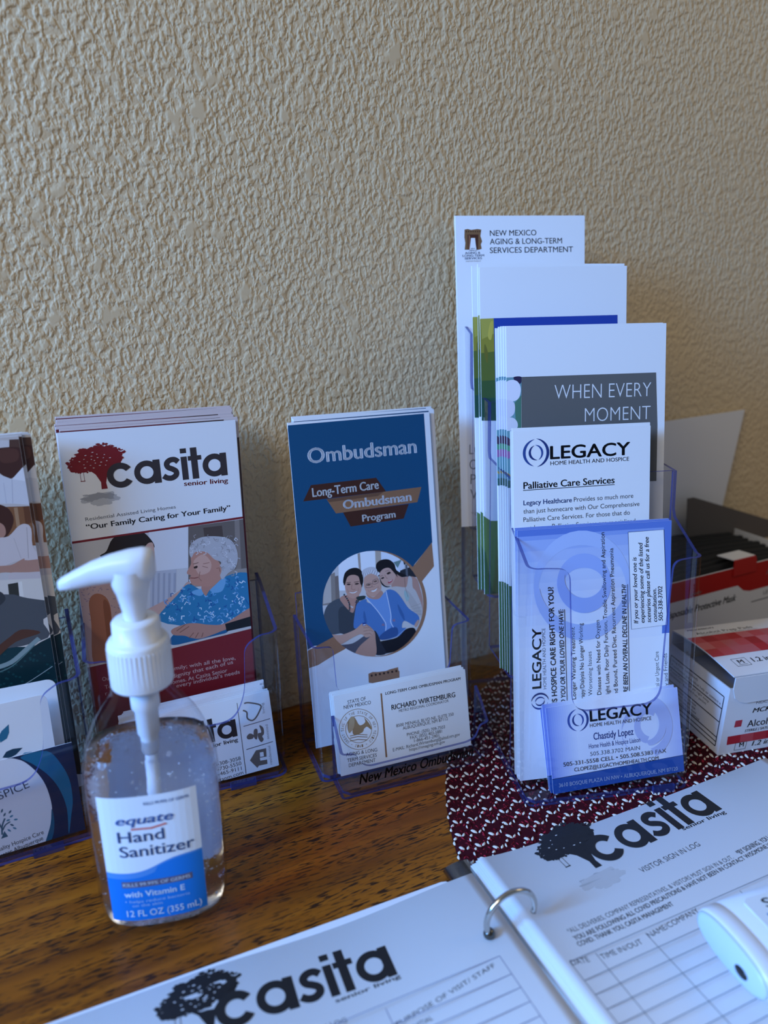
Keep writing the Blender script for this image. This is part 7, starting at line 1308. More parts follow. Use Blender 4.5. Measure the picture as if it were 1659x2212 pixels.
["T","lettering","#2c2d33","*BY SIGNING, YOU AGREE YOU",25.09,-53.68,2.66,41.47,2.94,"b"],
["T","lettering","#2c2d33","YOU ARE FOLLOWING ALL COVID PRECAUTIONS & HAVE NOT BEEN IN CONTACT W/SOMONE WITH",-90.87,-62.46,2.51,143.47,2.54,"b"],
["T","lettering","#2c2d33","COVID. THANK YOU, CASITA MANAGEMENT",-91.45,-65.91,1.26,59.96,2.51,"b"],
["T","lettering","#2c2d33","DATE",-101.31,-73.8,-5.23,9.48,2.84,"r"],
["T","lettering","#2c2d33","TIME IN/OUT",-85.63,-75.76,-0.31,24.05,2.79,"r"],
["T","lettering","#2c2d33","NAME/COMPANY",-56.5,-74.81,3.02,33.56,2.83,"r"],
["F","ruled_table","#6a6e78",[-101.4,-71.83,96.0,-71.83,96.0,-71.47,-101.4,-71.47]],
["F","ruled_table","#6a6e78",[-101.4,-82.41,96.0,-82.41,96.0,-82.05,-101.4,-82.05]],
["F","ruled_table","#6a6e78",[-101.4,-89.95,96.0,-89.95,96.0,-89.59,-101.4,-89.59]],
["F","ruled_table","#6a6e78",[-101.4,-97.49,96.0,-97.49,96.0,-97.13,-101.4,-97.13]],
["F","ruled_table","#6a6e78",[-101.4,-105.03,96.0,-105.03,96.0,-104.67,-101.4,-104.67]],
["F","ruled_table","#6a6e78",[-101.4,-112.57,96.0,-112.57,96.0,-112.21,-101.4,-112.21]],
["F","ruled_table","#6a6e78",[-101.4,-120.11,96.0,-120.11,96.0,-119.75,-101.4,-119.75]],
["F","ruled_table","#6a6e78",[-101.4,-127.65,96.0,-127.65,96.0,-127.29,-101.4,-127.29]],
["F","ruled_table","#6a6e78",[-101.4,-135.19,96.0,-135.19,96.0,-134.83,-101.4,-134.83]],
["F","ruled_table","#6a6e78",[-101.4,-142.73,96.0,-142.73,96.0,-142.37,-101.4,-142.37]],
["F","ruled_table","#6a6e78",[-101.4,-150.27,96.0,-150.27,96.0,-149.91,-101.4,-149.91]],
["F","ruled_table","#6a6e78",[-101.4,-157.81,96.0,-157.81,96.0,-157.45,-101.4,-157.45]],
["F","ruled_table","#6a6e78",[-101.4,-165.35,96.0,-165.35,96.0,-164.99,-101.4,-164.99]],
["F","ruled_table","#6a6e78",[-101.4,-172.89,96.0,-172.89,96.0,-172.53,-101.4,-172.53]],
["F","ruled_table","#6a6e78",[-101.58,-172.71,-101.22,-172.71,-101.22,-71.65,-101.58,-71.65]],
["F","ruled_table","#6a6e78",[-86.75,-172.71,-86.39,-172.71,-86.39,-71.65,-86.75,-71.65]],
["F","ruled_table","#6a6e78",[-56.79,-172.71,-56.43,-172.71,-56.43,-71.65,-56.79,-71.65]],
["F","ruled_table","#6a6e78",[5.21,-172.71,5.57,-172.71,5.57,-71.65,5.21,-71.65]]],
"lpage":[
["G","logo",["#1c1c1f","#1f1f22","#a4a8ae","#1c1c1f"],"casita",-32.72,-32.4,-2.79,80.99],
["T","logo","#222226","senior living",17.47,-38.07,-0.58,31.42,2.03,"b"],
["T","lettering","#2c2d33","VISITOR SIGN IN LOG",-17.68,-46.95,-2.16,36.6,2.34,"r"],
["T","lettering","#2c2d33","PURPOSE OF VISIT/ STAFF",37.5,-58.9,6.36,52.62,2.21,"r"],
["T","lettering","#2c2d33","INITIAL",43.16,-62.94,2.36,9.75,2.18,"r"],
["F","ruled_table","#7b82a0",[-95.0,-49.29,94.23,-49.29,94.23,-48.93,-95.0,-48.93]],
["F","ruled_table","#7b82a0",[-95.0,-59.54,94.23,-59.54,94.23,-59.18,-95.0,-59.18]],
["F","ruled_table","#7b82a0",[-95.0,-66.89,94.23,-66.89,94.23,-66.53,-95.0,-66.53]],
["F","ruled_table","#7b82a0",[-95.0,-74.25,94.23,-74.25,94.23,-73.89,-95.0,-73.89]],
["F","ruled_table","#7b82a0",[-95.0,-81.6,94.23,-81.6,94.23,-81.24,-95.0,-81.24]],
["F","ruled_table","#7b82a0",[-95.0,-88.95,94.23,-88.95,94.23,-88.59,-95.0,-88.59]],
["F","ruled_table","#7b82a0",[-95.0,-96.31,94.23,-96.31,94.23,-95.95,-95.0,-95.95]],
["F","ruled_table","#7b82a0",[-95.0,-103.66,94.23,-103.66,94.23,-103.3,-95.0,-103.3]],
["F","ruled_table","#7b82a0",[-95.0,-111.02,94.23,-111.02,94.23,-110.66,-95.0,-110.66]],
["F","ruled_table","#7b82a0",[-95.0,-118.37,94.23,-118.37,94.23,-118.01,-95.0,-118.01]],
["F","ruled_table","#7b82a0",[-95.0,-125.72,94.23,-125.72,94.23,-125.36,-95.0,-125.36]],
["F","ruled_table","#7b82a0",[-95.0,-133.08,94.23,-133.08,94.23,-132.72,-95.0,-132.72]],
["F","ruled_table","#7b82a0",[94.05,-132.9,94.41,-132.9,94.41,-49.11,94.05,-49.11]],
["F","ruled_table","#7b82a0",[36.18,-132.9,36.54,-132.9,36.54,-49.11,36.18,-49.11]],
["F","ruled_table","#7b82a0",[-3.82,-132.9,-3.46,-132.9,-3.46,-49.11,-3.82,-49.11]],
["F","ruled_table","#7b82a0",[-53.82,-132.9,-53.46,-132.9,-53.46,-49.11,-53.82,-49.11]]]}


def folded_body(w, h, layers=3, pitch=.42, t=.2, m=PAPER):
    """a sheet folded in panels, one behind the other, joined by rounded folds"""
    mb = MB(); line = []; side = 1
    for k in range(layers):
        z = -k * pitch; xs = (w / 2, -w / 2) if side > 0 else (-w / 2, w / 2)
        line += [(xs[0] - math.copysign(.3, xs[0]), z), (xs[1] - math.copysign(.3, xs[1]), z)]
        if k < layers - 1:
            for q in (30, 60, 90, 120, 150): 
                a = math.radians(q); line.append((math.copysign(w / 2 - .3 + math.sin(a) * .3, xs[1]), z - pitch / 2 + math.cos(a) * pitch / 2))
        side = -side
    n = len(line); out = []; inn = []
    for i in range(n):
        a = Vector(line[max(i - 1, 0)]); b = Vector(line[min(i + 1, n - 1)]); d = (b - a).normalized(); q = Vector((-d.y, d.x)) * t / 2; p = Vector(line[i])
        out.append(p + q); inn.append(p - q)
    v = [(p.x, y, p.y - t / 2) for y in (0, h) for p in out + inn]; N = 2 * n; f = []
    for i in range(n - 1):
        f += [(i, i + 1, N + i + 1, N + i), (n + i + 1, n + i, N + n + i, N + n + i + 1), (i + 1, i, n + i, n + i + 1), (N + i, N + i + 1, N + n + i + 1, N + n + i)]
    f += [(0, N, N + n, n), (n - 1, 2 * n - 1, N + 2 * n - 1, N + n - 1)]
    mb.add(v, f, m); return mb
def card_body(w, h, t=.36, r=.4, m=PAPER):
    mb = MB(); P = []
    for cx, cy, a0 in ((w / 2 - r, r, -90), (w / 2 - r, h - r, 0), (-w / 2 + r, h - r, 90), (-w / 2 + r, r, 180)):
        P += [(cx + r * math.cos(math.radians(a0 + q)), cy + r * math.sin(math.radians(a0 + q))) for q in (0, 22, 45, 67, 90)]
    return mb.prism(P, -t, 0, m)
def printed(name, key, body, label, cat, group=None, mw=None):
    f = FR[key]; art = Art().run(ART[key])
    if '' in art.parts: merge(body, art.parts[''])
    o = body.build(name, None, mw or frame(*f)); tag(o, label, cat, group); art.attach(o); return o
def behind(src, n, dz, group, label, jit, seed, parts=False, dl=0, rise=0):
    """n more of the same leaning behind src"""
    rnd = random.Random(seed); base = src.matrix_world.copy(); out = []
    for k in range(1, n + 1):
        mw = base @ Matrix.Translation((rnd.uniform(*jit[0]) * S, (rnd.uniform(*jit[1]) + rise * k) * S, -dz * k * S)) @ Matrix.Rotation(math.radians(-dl * k), 4, 'X') @ Matrix.Rotation(math.radians(rnd.uniform(-.35, .35)), 4, 'Z')
        out.append(copy_tree(src, mw, label, group, parts))
    return out

# ------------------------------------------------------------------ the setting
WALL_Y = 476.14
w = MB().box(-1500, WALL_Y, -760, 2200, WALL_Y + 120, 1900, wall_material()).build('wall_back'); structure(w)
fl = MB().box(-2500, -2500, -800, 3000, WALL_Y + 120, -760, mat('grey_carpet', '#6d675f', .9)).build('floor'); structure(fl)

# ------------------------------------------------------------------ table
tbl = empty('table', stand(330, 130, 0)); OAK = wood_material()
t = MB(); P = []
x0, x1, y0, y1, r = -700, 800, -420, WALL_Y - 130 - .5, 12
t.box(x0, y0, -22, x1, y1, 0, OAK); t.build('tabletop', tbl, stand(330, 130, 0))
ap = MB(); 
for q in ((x0 + 60, y0 + 50, x1 - 60, y0 + 72), (x0 + 60, y1 - 72, x1 - 60, y1 - 50), (x0 + 60, y0 + 72, x0 + 82, y1 - 72), (x1 - 82, y0 + 72, x1 - 60, y1 - 72)): ap.box(q[0], q[1], -110, q[2], q[3], -22, OAK)
ap.build('apron', tbl, stand(330, 130, 0))
for lx in (x0 + 50, x1 - 110):
    for ly in (y0 + 40, y1 - 100): MB().prism([(lx, ly), (lx + 60, ly), (lx + 60, ly + 60), (lx, ly + 60)], -760, -22, OAK).build('leg', tbl, stand(330, 130, 0))
tag(tbl, 'stained oak table with dark open grain against the textured wall', 'table')

# ------------------------------------------------------------------ placemat
MX, MY, MR = 434.3, 206.0, 262.5
YARN_R = mat('maroon_yarn', '#6d1322', .85, spec=.15); YARN_D = mat('dark_maroon_yarn', '#3a0a14', .9, spec=.1); YARN_L = mat('bright_maroon_yarn', '#a02038', .8, spec=.2); YARN_W = mat('cream_yarn', '#ddd4c6', .75, spec=.2)
mat_o = MB(); n = 120
mat_o.lathe([(0, 0), (MR - 2, 0), (MR, .5), (MR - 1.5, 1.1), (0, 1.1)], YARN_D, n=n, cx=0, cy=0)
pm = mat_o.build('placemat', None, stand(MX, MY, 0)); tag(pm, 'round braided placemat of maroon yarn with cream stitches under the papers', 'placemat')
def leaf(mb, p, q, wd, m, zt=2.4, z0=.7):
    p = Vector(p); q = Vector(q); d = q - p; n_ = Vector((-d.y, d.x)).normalized() * wd; A = lambda k, o, z: ((p + d * k + n_ * o).x, (p + d * k + n_ * o).y, z)
    v = [A(0, 0, z0 + .2), A(.22, .75, z0), A(.55, 1, z0), A(.85, .6, z0), A(1, 0, z0 + .2), A(.85, -.6, z0), A(.55, -1, z0), A(.22, -.75, z0), A(.25, 0, zt - .25), A(.55, 0, zt), A(.82, 0, zt - .35)]
    mb.add(v, [(0, 8, 1)[::-1], (1, 8, 9, 2)[::-1], (2, 9, 10, 3)[::-1], (3, 10, 4)[::-1], (4, 10, 5)[::-1], (5, 10, 9, 6)[::-1], (6, 9, 8, 7)[::-1], (7, 8, 0)[::-1]], m, True)
rnd = random.Random(11); wy = MB(); ry = MB()
for k in range(26):
    R = MR - 4.9 - 9.6 * k; nseg = int(2 * PI * R / 10.6)
    for i in range(nseg):
        th = 2 * PI * (i + (k % 2) * .5 + .13 * k) / nseg; px, py = MX + R * math.cos(th), MY + R * math.sin(th)
        if py < 255 or px > 545 or px < 165: continue
        er = Vector((-math.cos(th), -math.sin(th))); et = Vector((-math.sin(th), math.cos(th)))        # inward, along the braid
        if et.y > 0: et = -et
        L = lambda r_, t_: tuple(Vector((px - MX, py - MY)) + er * (r_ + rnd.uniform(-.3, .3)) + et * (t_ + rnd.uniform(-.35, .35)))
        leaf(wy, L(-3.2, -1.9), L(.7, 1.0), 1.0, YARN_W); leaf(wy, L(3.2, -1.7), L(1.1, 1.0), 1.0, YARN_W)
        leaf(wy, L(-4.5, 3.2), L(-2.3, 1.9), 1.15, YARN_W, 2.3); leaf(wy, L(-4.9, 4.4), L(-4.4, 7.4), .8, YARN_W, 2.3)
        for _ in range(13):
            u, v = rnd.uniform(-4.6, 4.6), rnd.uniform(-5.3, 5.3); ag = rnd.choice((-1, 1)) * rnd.uniform(.5, 1.1); l_ = rnd.uniform(2.0, 3.6)
            leaf(ry, L(u, v), L(u + l_ * math.cos(ag), v + l_ * math.sin(ag)), rnd.uniform(.5, .85), rnd.choice((YARN_R, YARN_R, YARN_D, YARN_L)), rnd.uniform(1.4, 2.0), .6)
for nm, mb in (('cream_stitches', wy), ('maroon_braid', ry)):
    o = mb.build(nm, pm); o.matrix_parent_inverse = Matrix(); o.matrix_local = Matrix(); o['kind'] = 'stuff'

# ------------------------------------------------------------------ clear acrylic holders
def sample(path, prof):
    """path: plan polyline; prof: (arc length, top height); returns plan points, normals-free, with heights"""
    L_ = [0.0]
    for i in range(1, len(path)): L_.append(L_[-1] + math.dist(path[i], path[i - 1]))
    ss = sorted(set([round(q, 4) for q in L_] + [round(s_, 4) for s_, _ in prof])); out = []
    for q in ss:
        i = max(k for k in range(len(L_)) if L_[k] <= q + 1e-6); i = min(i, len(path) - 2); t_ = (q - L_[i]) / max(1e-9, L_[i + 1] - L_[i])
        x = path[i][0] + (path[i + 1][0] - path[i][0]) * t_; y = path[i][1] + (path[i + 1][1] - path[i][1]) * t_
        j = max([k for k in range(len(prof)) if prof[k][0] <= q + 1e-6] or [0]); j2 = min(j + 1, len(prof) - 1); den = prof[j2][0] - prof[j][0]
        z = prof[j][1] if den < 1e-9 else prof[j][1] + (prof[j2][1] - prof[j][1]) * min(1, max(0, (q - prof[j][0]) / den))
        out.append((x, y, z))
    return out
def wrap(pts, z0, th, tan):
    """a bent sheet standing on the plan path, top edge as given; sheared back by tan"""
    mb = MB(); n = len(pts); inn = []
    for i in range(n):
        a = Vector(pts[max(i - 1, 0)][:2]); b = Vector(pts[min(i + 1, n - 1)][:2]); d = b - a; d = d.normalized() if d.length > 1e-6 else Vector((1, 0)); inn.append(Vector(pts[i][:2]) + Vector((-d.y, d.x)) * th)
    v = []
    for i in range(n):
        x, y, z = pts[i]; xi, yi = inn[i]
        v += [(x, y + z0 * tan, z0), (x, y + z * tan, z), (xi, yi + z0 * tan, z0), (xi, yi + z * tan, z)]
    fo = []; fe = []
    for i in range(n - 1):
        a, b = 4 * i, 4 * i + 4
        fo += [(a, b, b + 1, a + 1), (b + 2, a + 2, a + 3, b + 3)]; fe += [(a + 1, b + 1, b + 3, a + 3), (b, a, a + 2, b + 2)]
    fe += [(0, 1, 3, 2), (4 * n - 4, 4 * n - 2, 4 * n - 1, 4 * n - 3)]
    mb.add(v, fo, ACRYLIC, False); mb.add(v, fe, ACRYLIC_EDGE, False); return mb
def u_path(xl, xr, yb, r):
    P = [(xl, yb), (xl, r)]
    P += [(xl + r - r * math.cos(math.radians(q)), r - r * math.sin(math.radians(q))) for q in range(10, 90, 10)]
    P += [(xl + r, 0), (xr - r, 0)]
    P += [(xr - r + r * math.sin(math.radians(q)), r - r * math.cos(math.radians(q))) for q in range(10, 90, 10)]
    return P + [(xr, r), (xr, yb)]
def path_len(P): return sum(math.dist(P[i], P[i - 1]) for i in range(1, len(P)))
def rounded(pts, r=4, n=5):
    """round the corners of an open (s,z) profile"""
    out = [pts[0]]
    for i in range(1, len(pts) - 1):
        p, a, b = Vector(pts[i]), Vector(pts[i - 1]), Vector(pts[i + 1]); da, db = (a - p), (b - p); k = min(r, da.length * .48, db.length * .48)
        A, B = p + da.normalized() * k, p + db.normalized() * k
        for q in range(n + 1): t_ = q / n; c = A * (1 - t_) ** 2 + p * 2 * t_ * (1 - t_) + B * t_ * t_; out.append((c.x, c.y))
    out.append(pts[-1])
    for i in range(1, len(out)):
        if out[i][0] <= out[i - 1][0]: out[i] = (out[i - 1][0] + .02, out[i][1])
    return out
def sheet(x0, x1, d, z0, z1, tan, th=2.0):
    mb = MB(); v = [(x, d + z * tan + q, z) for q in (0, th) for z in (z0, z1) for x in (x0, x1)]
    mb.add(v, [(0, 1, 3, 2), (5, 4, 6, 7)], ACRYLIC); mb.add(v, [(2, 3, 7, 6), (0, 4, 5, 1), (0, 2, 6, 4), (1, 5, 7, 3)], ACRYLIC_EDGE); return mb
def floor_plate(xl, xr, y0, y1, z0, z1, tan=0):
    mb = MB(); xf = lambda x, y, z: (x, y + z * tan, z); r = 4
    P = [(xl + r, y0), (xr - r, y0), (xr, y0 + r), (xr, y1), (xl, y1), (xl, y0 + r)]
    return mb.prism(P, z0, z1, ACRYLIC, ACRYLIC_EDGE, xf)
def side_front_profile(P, yb, r, side, front, xl, xr):
    """side: (depth, z) from back to front, used on both sides; front: (x, z) from left to right"""
    tot = path_len(P); prof = [(yb - d, z) for d, z in side]
    arc = path_len([p for p in P if p[1] <= r + 1e-6 and p[0] <= xl + r + 1e-6]); s0 = (yb - r) + arc - (xl + r)
    mid = [(s0 + x, z) for x, z in front]
    return prof + mid + [(tot - (yb - d), z) for d, z in side[::-1]]

# four-tier holder
O4, R4 = (270.3, 292.8), -17.0; M4 = stand(O4[0], O4[1], R4, 1.2)
holder = empty('brochure_holder', M4); tag(holder, 'four-tier clear acrylic brochure holder standing on the maroon placemat', 'brochure holder')
T5 = math.tan(math.radians(5)); XL, XR, YB = -29.5, 77.6, 148
P = u_path(XL, XR, YB, 6)
side = [(148, 277), (124.1, 270), (124, 270), (123.9, 238), (122, 233.5), (82.1, 230), (82, 230), (81.9, 199), (80, 194.5), (36.1, 191.5), (36, 191.5), (35.9, 168), (34, 163), (8, 149.3)]
front = rounded([(-20, 149.2), (-5.5, 148), (-3.2, 100), (-1.6, 59), (54.6, 59.5), (55.3, 100), (58.2, 148), (69, 149.2)], 12, 7)
wrap(sample(P, rounded(side_front_profile(P, YB, 6, side, front, XL, XR), .8, 2)), 0, 2.0, T5).build('front_and_sides', holder, M4)
for d, zf, zt in ((36, 62, 191.5), (82, 97, 230), (124, 131, 270)): sheet(XL + 2.2, XR - 2.2, d, zf - 34 if d > 40 else 2, zt, T5).build('divider', holder, M4)
for d0, d1, z in ((38, 82, 62), (84, 124, 97), (126, 146, 131)): floor_plate(XL + 2.3, XR - 2.3, d0 + .3, d1 - .3, z, z + 1.8, T5).build('shelf', holder, M4)
sheet(XL + 2.2, XR - 2.2, 146, 2, 276, T5).build('back_panel', holder, M4)
floor_plate(XL + 2.2, XR - 2.2, 2.2, 146, .2, 2.4, T5).build('base', holder, M4)
fm = MB(); fm.prism([(52, -2.2), (66, -2.2), (66, 0), (52, 0)], .2, 5, ACRYLIC, ACRYLIC_EDGE); fm.build('foot', holder, M4)

def pocket_holder(O, rz, xl, xr, label, u_lo=44, ear=24):
    M = stand(O[0], O[1], rz, .2); h = empty('brochure_holder', M); tag(h, label, 'brochure holder'); T = math.tan(math.radians(3)); yb = 62; P = u_path(xl, xr, yb, 7)
    side = [(62, 116), (52, 115), (12, 101.5), (8, 100.3)]
    front = rounded([(xl + 12, 99.5), (xl + ear - 2, 94), (xl + ear, 62), (xl + ear + 8, 45.5), (xr - ear - 8, 45.5), (xr - ear, 62), (xr - ear + 2, 94), (xr - 12, 99.5)], 13, 7)
    wrap(sample(P, rounded(side_front_profile(P, yb, 7, side, front, xl, xr), 2, 2)), 0, 2.2, T).build('front_and_sides', h, M)
    sheet(xl + 2.4, xr - 2.4, 58, 2, 112, T).build('back_panel', h, M)
    floor_plate(xl + 2.4, xr - 2.4, 2.4, 58, .2, 2.6, T).build('base', h, M)
    MB().prism([(xr - 38, -3.0), (xr - 22, -3.0), (xr - 22, 0), (xr - 38, 0)], .1, 4.5, ACRYLIC, ACRYLIC_EDGE).build('foot', h, M); return h
pocket_holder((124.2, 399.4), -6, -112.5, 1.5, 'clear acrylic holder behind the pump bottle, full of red and white leaflets')
pocket_holder((3.1, 396.3), 0, -110, 8.2, 'clear acrylic holder with teal leaflets, cut off by the picture edge')

# holder with a card tray in front
O2, R2 = (147.9, 359.7), -6.0; M2 = stand(O2[0], O2[1], R2, .2)
h2 = empty('brochure_holder', M2); tag(h2, 'clear acrylic holder with a low card tray, holding the blue leaflets', 'brochure holder'); T6 = math.tan(math.radians(6))
P = [(x, y + 20) for x, y in u_path(-9, 100.2, 50, 5)]
side = [(50, 92), (26, 91), (6, 90.5)]
front = rounded([(-2, 90.3), (4.2, 89.5), (5.2, 58), (83, 58), (86.3, 89.5), (94, 90.3)], 7, 6)
wrap(sample(P, rounded(side_front_profile(u_path(-9, 100.2, 50, 5), 50, 5, side, front, -9, 100.2), .8, 2)), 0, 2.0, T6).build('leaflet_pocket', h2, M2)
sheet(-6.8, 98, 66, 2, 108, T6).build('back_panel', h2, M2)
floor_plate(-6.8, 98, 22.2, 66, .2, 2.4, T6).build('base', h2, M2)
P = u_path(-1.5, 99.8, 19.5, 2.5)
side = [(19.5, 48), (12, 42), (3, 32.5)]
front = rounded([(1.5, 31.5), (8, 30.5), (12, 22), (17, 19.5), (84, 20), (90, 22), (93, 30.5), (97, 31.5)], 3, 4)
tray = wrap(sample(P, rounded(side_front_profile(P, 19.5, 2.5, side, front, -1.5, 99.8), .6, 2)), 0, 1.9, 0).build('card_tray', h2, M2)
floor_plate(.6, 97.8, 2, 19, .2, 2.2).build('tray_base', tray, M2)
la = Art().run(ART['ombbox'])
lo = la.parts['lettering'].build('lettering', tray, frame(*FR['ombbox'])); 

# ------------------------------------------------------------------ leaflets and cards
GB = 'leaflets behind the front one in their slot'
nm = printed('brochure', 'nm', folded_body(94.2, 216), 'white leaflet with a brown arch emblem in the topmost slot', 'brochure')
behind(nm, 2, 1.3, 'spare leaflets in the topmost slot', 'white leaflet edge behind the arch emblem leaflet in the topmost slot', ((.5, 2.2), (-1.5, .8)), 1)
bl = printed('brochure', 'blue', folded_body(101.5, 215.8), 'white leaflet with a blue bar, front one of the second slot from the top', 'brochure')
behind(bl, 2, 3.3, 'blue bar leaflets in the second slot', 'blue bar leaflet mostly hidden behind the front one in the second slot from the top', ((-2.6, -1.2), (.4, 2.4)), 2)
wh = printed('brochure', 'when', folded_body(103, 216), 'leaflet with a grey box reading WHEN EVERY MOMENT, front one of its slot', 'brochure')
rnd = random.Random(5); base = wh.matrix_world.copy()
for k in range(1, 5): copy_tree(wh, base @ Matrix.Translation(((-.6 * k + rnd.uniform(-.2, .2)) * S, rnd.uniform(-.2, .9) * S, -3.0 * k * S)), 'one of the leaflets fanned out behind the WHEN EVERY MOMENT leaflet', 'leaflets behind WHEN EVERY MOMENT', False)
fy = printed('flyer', 'flyer', card_body(86.8, 216, .3), 'white flyer headed Palliative Care Services, front one of its stack', 'flyer')
behind(fy, 3, .9, 'palliative care flyers', 'white flyer whose edge shows behind the Palliative Care Services one', ((-1.0, .4), (.3, 2.2)), 6)
bc = printed('information_card', 'bcard', card_body(98.6, 158.6, .4), 'tall blue and white card with sideways text and a boxed note, in the lowest slot', 'card')
behind(bc, 2, 1.0, 'sideways text cards', 'blue card edge just behind the card with sideways text', ((-1.2, .3), (.5, 1.6)), 7)
lc = printed('business_card', 'lcard', card_body(87, 54), 'front blue business card with a swirl logo at the foot of the four-tier holder', 'business card')
behind(lc, 4, .9, 'blue business cards', 'blue business card behind the front one at the foot of the four-tier holder', ((-2.0, -.8), (-.2, 1.8)), 8, dl=.6)
om = printed('brochure', 'omb', folded_body(97.5, 216.6), 'blue Ombudsman leaflet with a round photo of three women, front one of its holder', 'brochure')
behind(om, 3, 2.0, 'blue leaflets behind the front one', 'blue and white leaflet showing only its edges behind the front Ombudsman leaflet', ((2.4, 4.6), (.2, 1.6)), 9, rise=1.1)
wc = printed('business_card', 'wcard', card_body(91, 52.1), 'white business card with a round tan seal in the low card tray', 'business card')
behind(wc, 4, .8, 'white seal business cards', 'white business card behind the front one in the low card tray', ((-1.6, .2), (.2, 2.6)), 10, dl=.5)
ca = printed('brochure', 'cas', folded_body(101, 218.6), 'white and maroon leaflet with a red tree logo and a photo of an elderly woman', 'brochure')
bk = folded_body(101, 218.6, m=mat('pinkish_coated_paper', '#d8c6c2', .45)); q = Art(); q.face('', '#6d1f26', [(-50.4, 0), (50.4, 0), (50.4, 217.6), (-50.4, 217.6)]); q.face('', '#4a342e', [(20, 160), (50.4, 160), (50.4, 217.6), (20, 217.6)]); q.face('', '#cfc0bc', [(42, 206), (50.4, 206), (50.4, 217.6), (42, 217.6)]); merge(bk, q.parts[''])
cb = bk.build('brochure', None, ca.matrix_world @ Matrix.Translation((1.6 * S, 1.6 * S, -1.9 * S))); tag(cb, 'maroon backed leaflet directly behind the red tree logo leaflet', 'brochure')
behind(cb, 7, 1.75, 'maroon leaflets behind the front one', 'maroon leaflet in the thick stack behind the red tree logo leaflet', ((-2.6, -.4), (-.2, .5)), 12, rise=.75)
cc = printed('business_card', 'ccard', card_body(89, 52.5), 'white business card with heart, hands and house icons beside the pump bottle', 'business card')
behind(cc, 9, 1.75, 'white icon business cards', 'white business card in the thick stack behind the one with house icon', ((-3.2, .4), (-.4, .9)), 13, dl=.35)
ho = printed('brochure', 'hos', folded_body(100, 222), 'dark teal leaflet with a photo collage, cut off by the picture edge', 'brochure')
behind(ho, 6, 1.6, 'teal photo collage leaflets', 'photo collage leaflet showing its edge behind the front teal one', ((1.6, 5.6), (-.3, 1.4)), 14, parts=True)
hc = printed('business_card', 'hcard', card_body(89, 56), 'navy hospice card with a white circle and leaf tree, front of its pocket', 'business card')
def white_card(w_, h_, x, d, lean, zb, rz, label, leaves):
    b_ = card_body(w_, h_, .4, 4.5); A = Art()
    for lx, ly, a_, c_ in leaves:
        ca_, sa_ = math.cos(math.radians(a_)), math.sin(math.radians(a_))
        A.face('leaf_print', c_, [(lx - 5 * ca_, ly - 5 * sa_), (lx - 2 * ca_ + 2.2 * sa_, ly - 2 * sa_ - 2.2 * ca_), (lx + 1.5 * ca_ + 2 * sa_, ly + 1.5 * sa_ - 2 * ca_), (lx + 6 * ca_, ly + 6 * sa_), (lx + 1.5 * ca_ - 2 * sa_, ly + 1.5 * sa_ + 2 * ca_), (lx - 2 * ca_ - 2.2 * sa_, ly - 2 * sa_ + 2.2 * ca_)])
    o = b_.build('rounded_card', None, frame(3.1 + x, 396.3 + d + zb * math.tan(math.radians(lean)), zb, rz, lean)); tag(o, label, 'card'); A.attach(o); return o
white_card(84, 80, -52.5, 11, 6, 8, 0, 'white card with rounded corners and a leaf tree, behind the navy hospice card', [(18, 62, 60, '#2a6f8c'), (20, 50, 15, '#1f3f52'), (28, 46, -5, '#3b86a4'), (20, 37, -15, '#1f3f52'), (26, 30, -10, '#3b86a4'), (10, 40, 70, '#2a6f8c')])
white_card(84, 84, -47.5, 19, 6, 9, -3, 'plain white card with rounded corners, rearmost beside the teal leaflets', [])

# ------------------------------------------------------------------ pump bottle
BX, BY, BRZ = 33.9, 326.0, -15.0; MB_ = stand(BX, BY, BRZ, .2)
bottle = empty('pump_bottle', MB_); tag(bottle, 'clear hand sanitizer bottle with a white pump standing on the oak table', 'bottle')
PET = clear_plastic('clear_bottle_plastic', (.955, .965, .99), ior=1.45, gloss=.03)
WHITE_PL = mat('white_pump_plastic', '#e6e7ea', .32, spec=.5, Subsurface_Weight=.0)
def gel_material():
    m, nt, N, L = nodes('sanitizer_gel'); p = N['Principled BSDF']; p.inputs['Base Color'].default_value = (.93, .955, 1, 1); p.inputs['Transmission Weight'].default_value = 1; p.inputs['IOR'].default_value = 1.22; p.inputs['Roughness'].default_value = .04
    tc = N.new('ShaderNodeTexCoord'); n1 = N.new('ShaderNodeTexNoise'); n1.inputs['Scale'].default_value = 260; n1.inputs['Detail'].default_value = 3; L.new(tc.outputs['Object'], n1.inputs['Vector'])
    bp = N.new('ShaderNodeBump'); bp.inputs['Strength'].default_value = .28; bp.inputs['Distance'].default_value = .0015; L.new(n1.outputs[0], bp.inputs['Height']); L.new(bp.outputs[0], p.inputs['Normal']); return m
GEL = gel_material()
PROF = [(0, 21, 12), (.8, 25, 16), (3, 28, 18.5), (8, 30, 20), (16, 31, 20.8), (45, 31.6, 21), (75, 31.8, 21), (88, 31.2, 20.6), (98, 29.2, 19.6), (106, 26.6, 18.2), (113, 23.2, 16.6), (119, 19.2, 15), (124, 15.6, 13.6), (128, 13.6, 12.8), (136, 12.6, 12.4)]
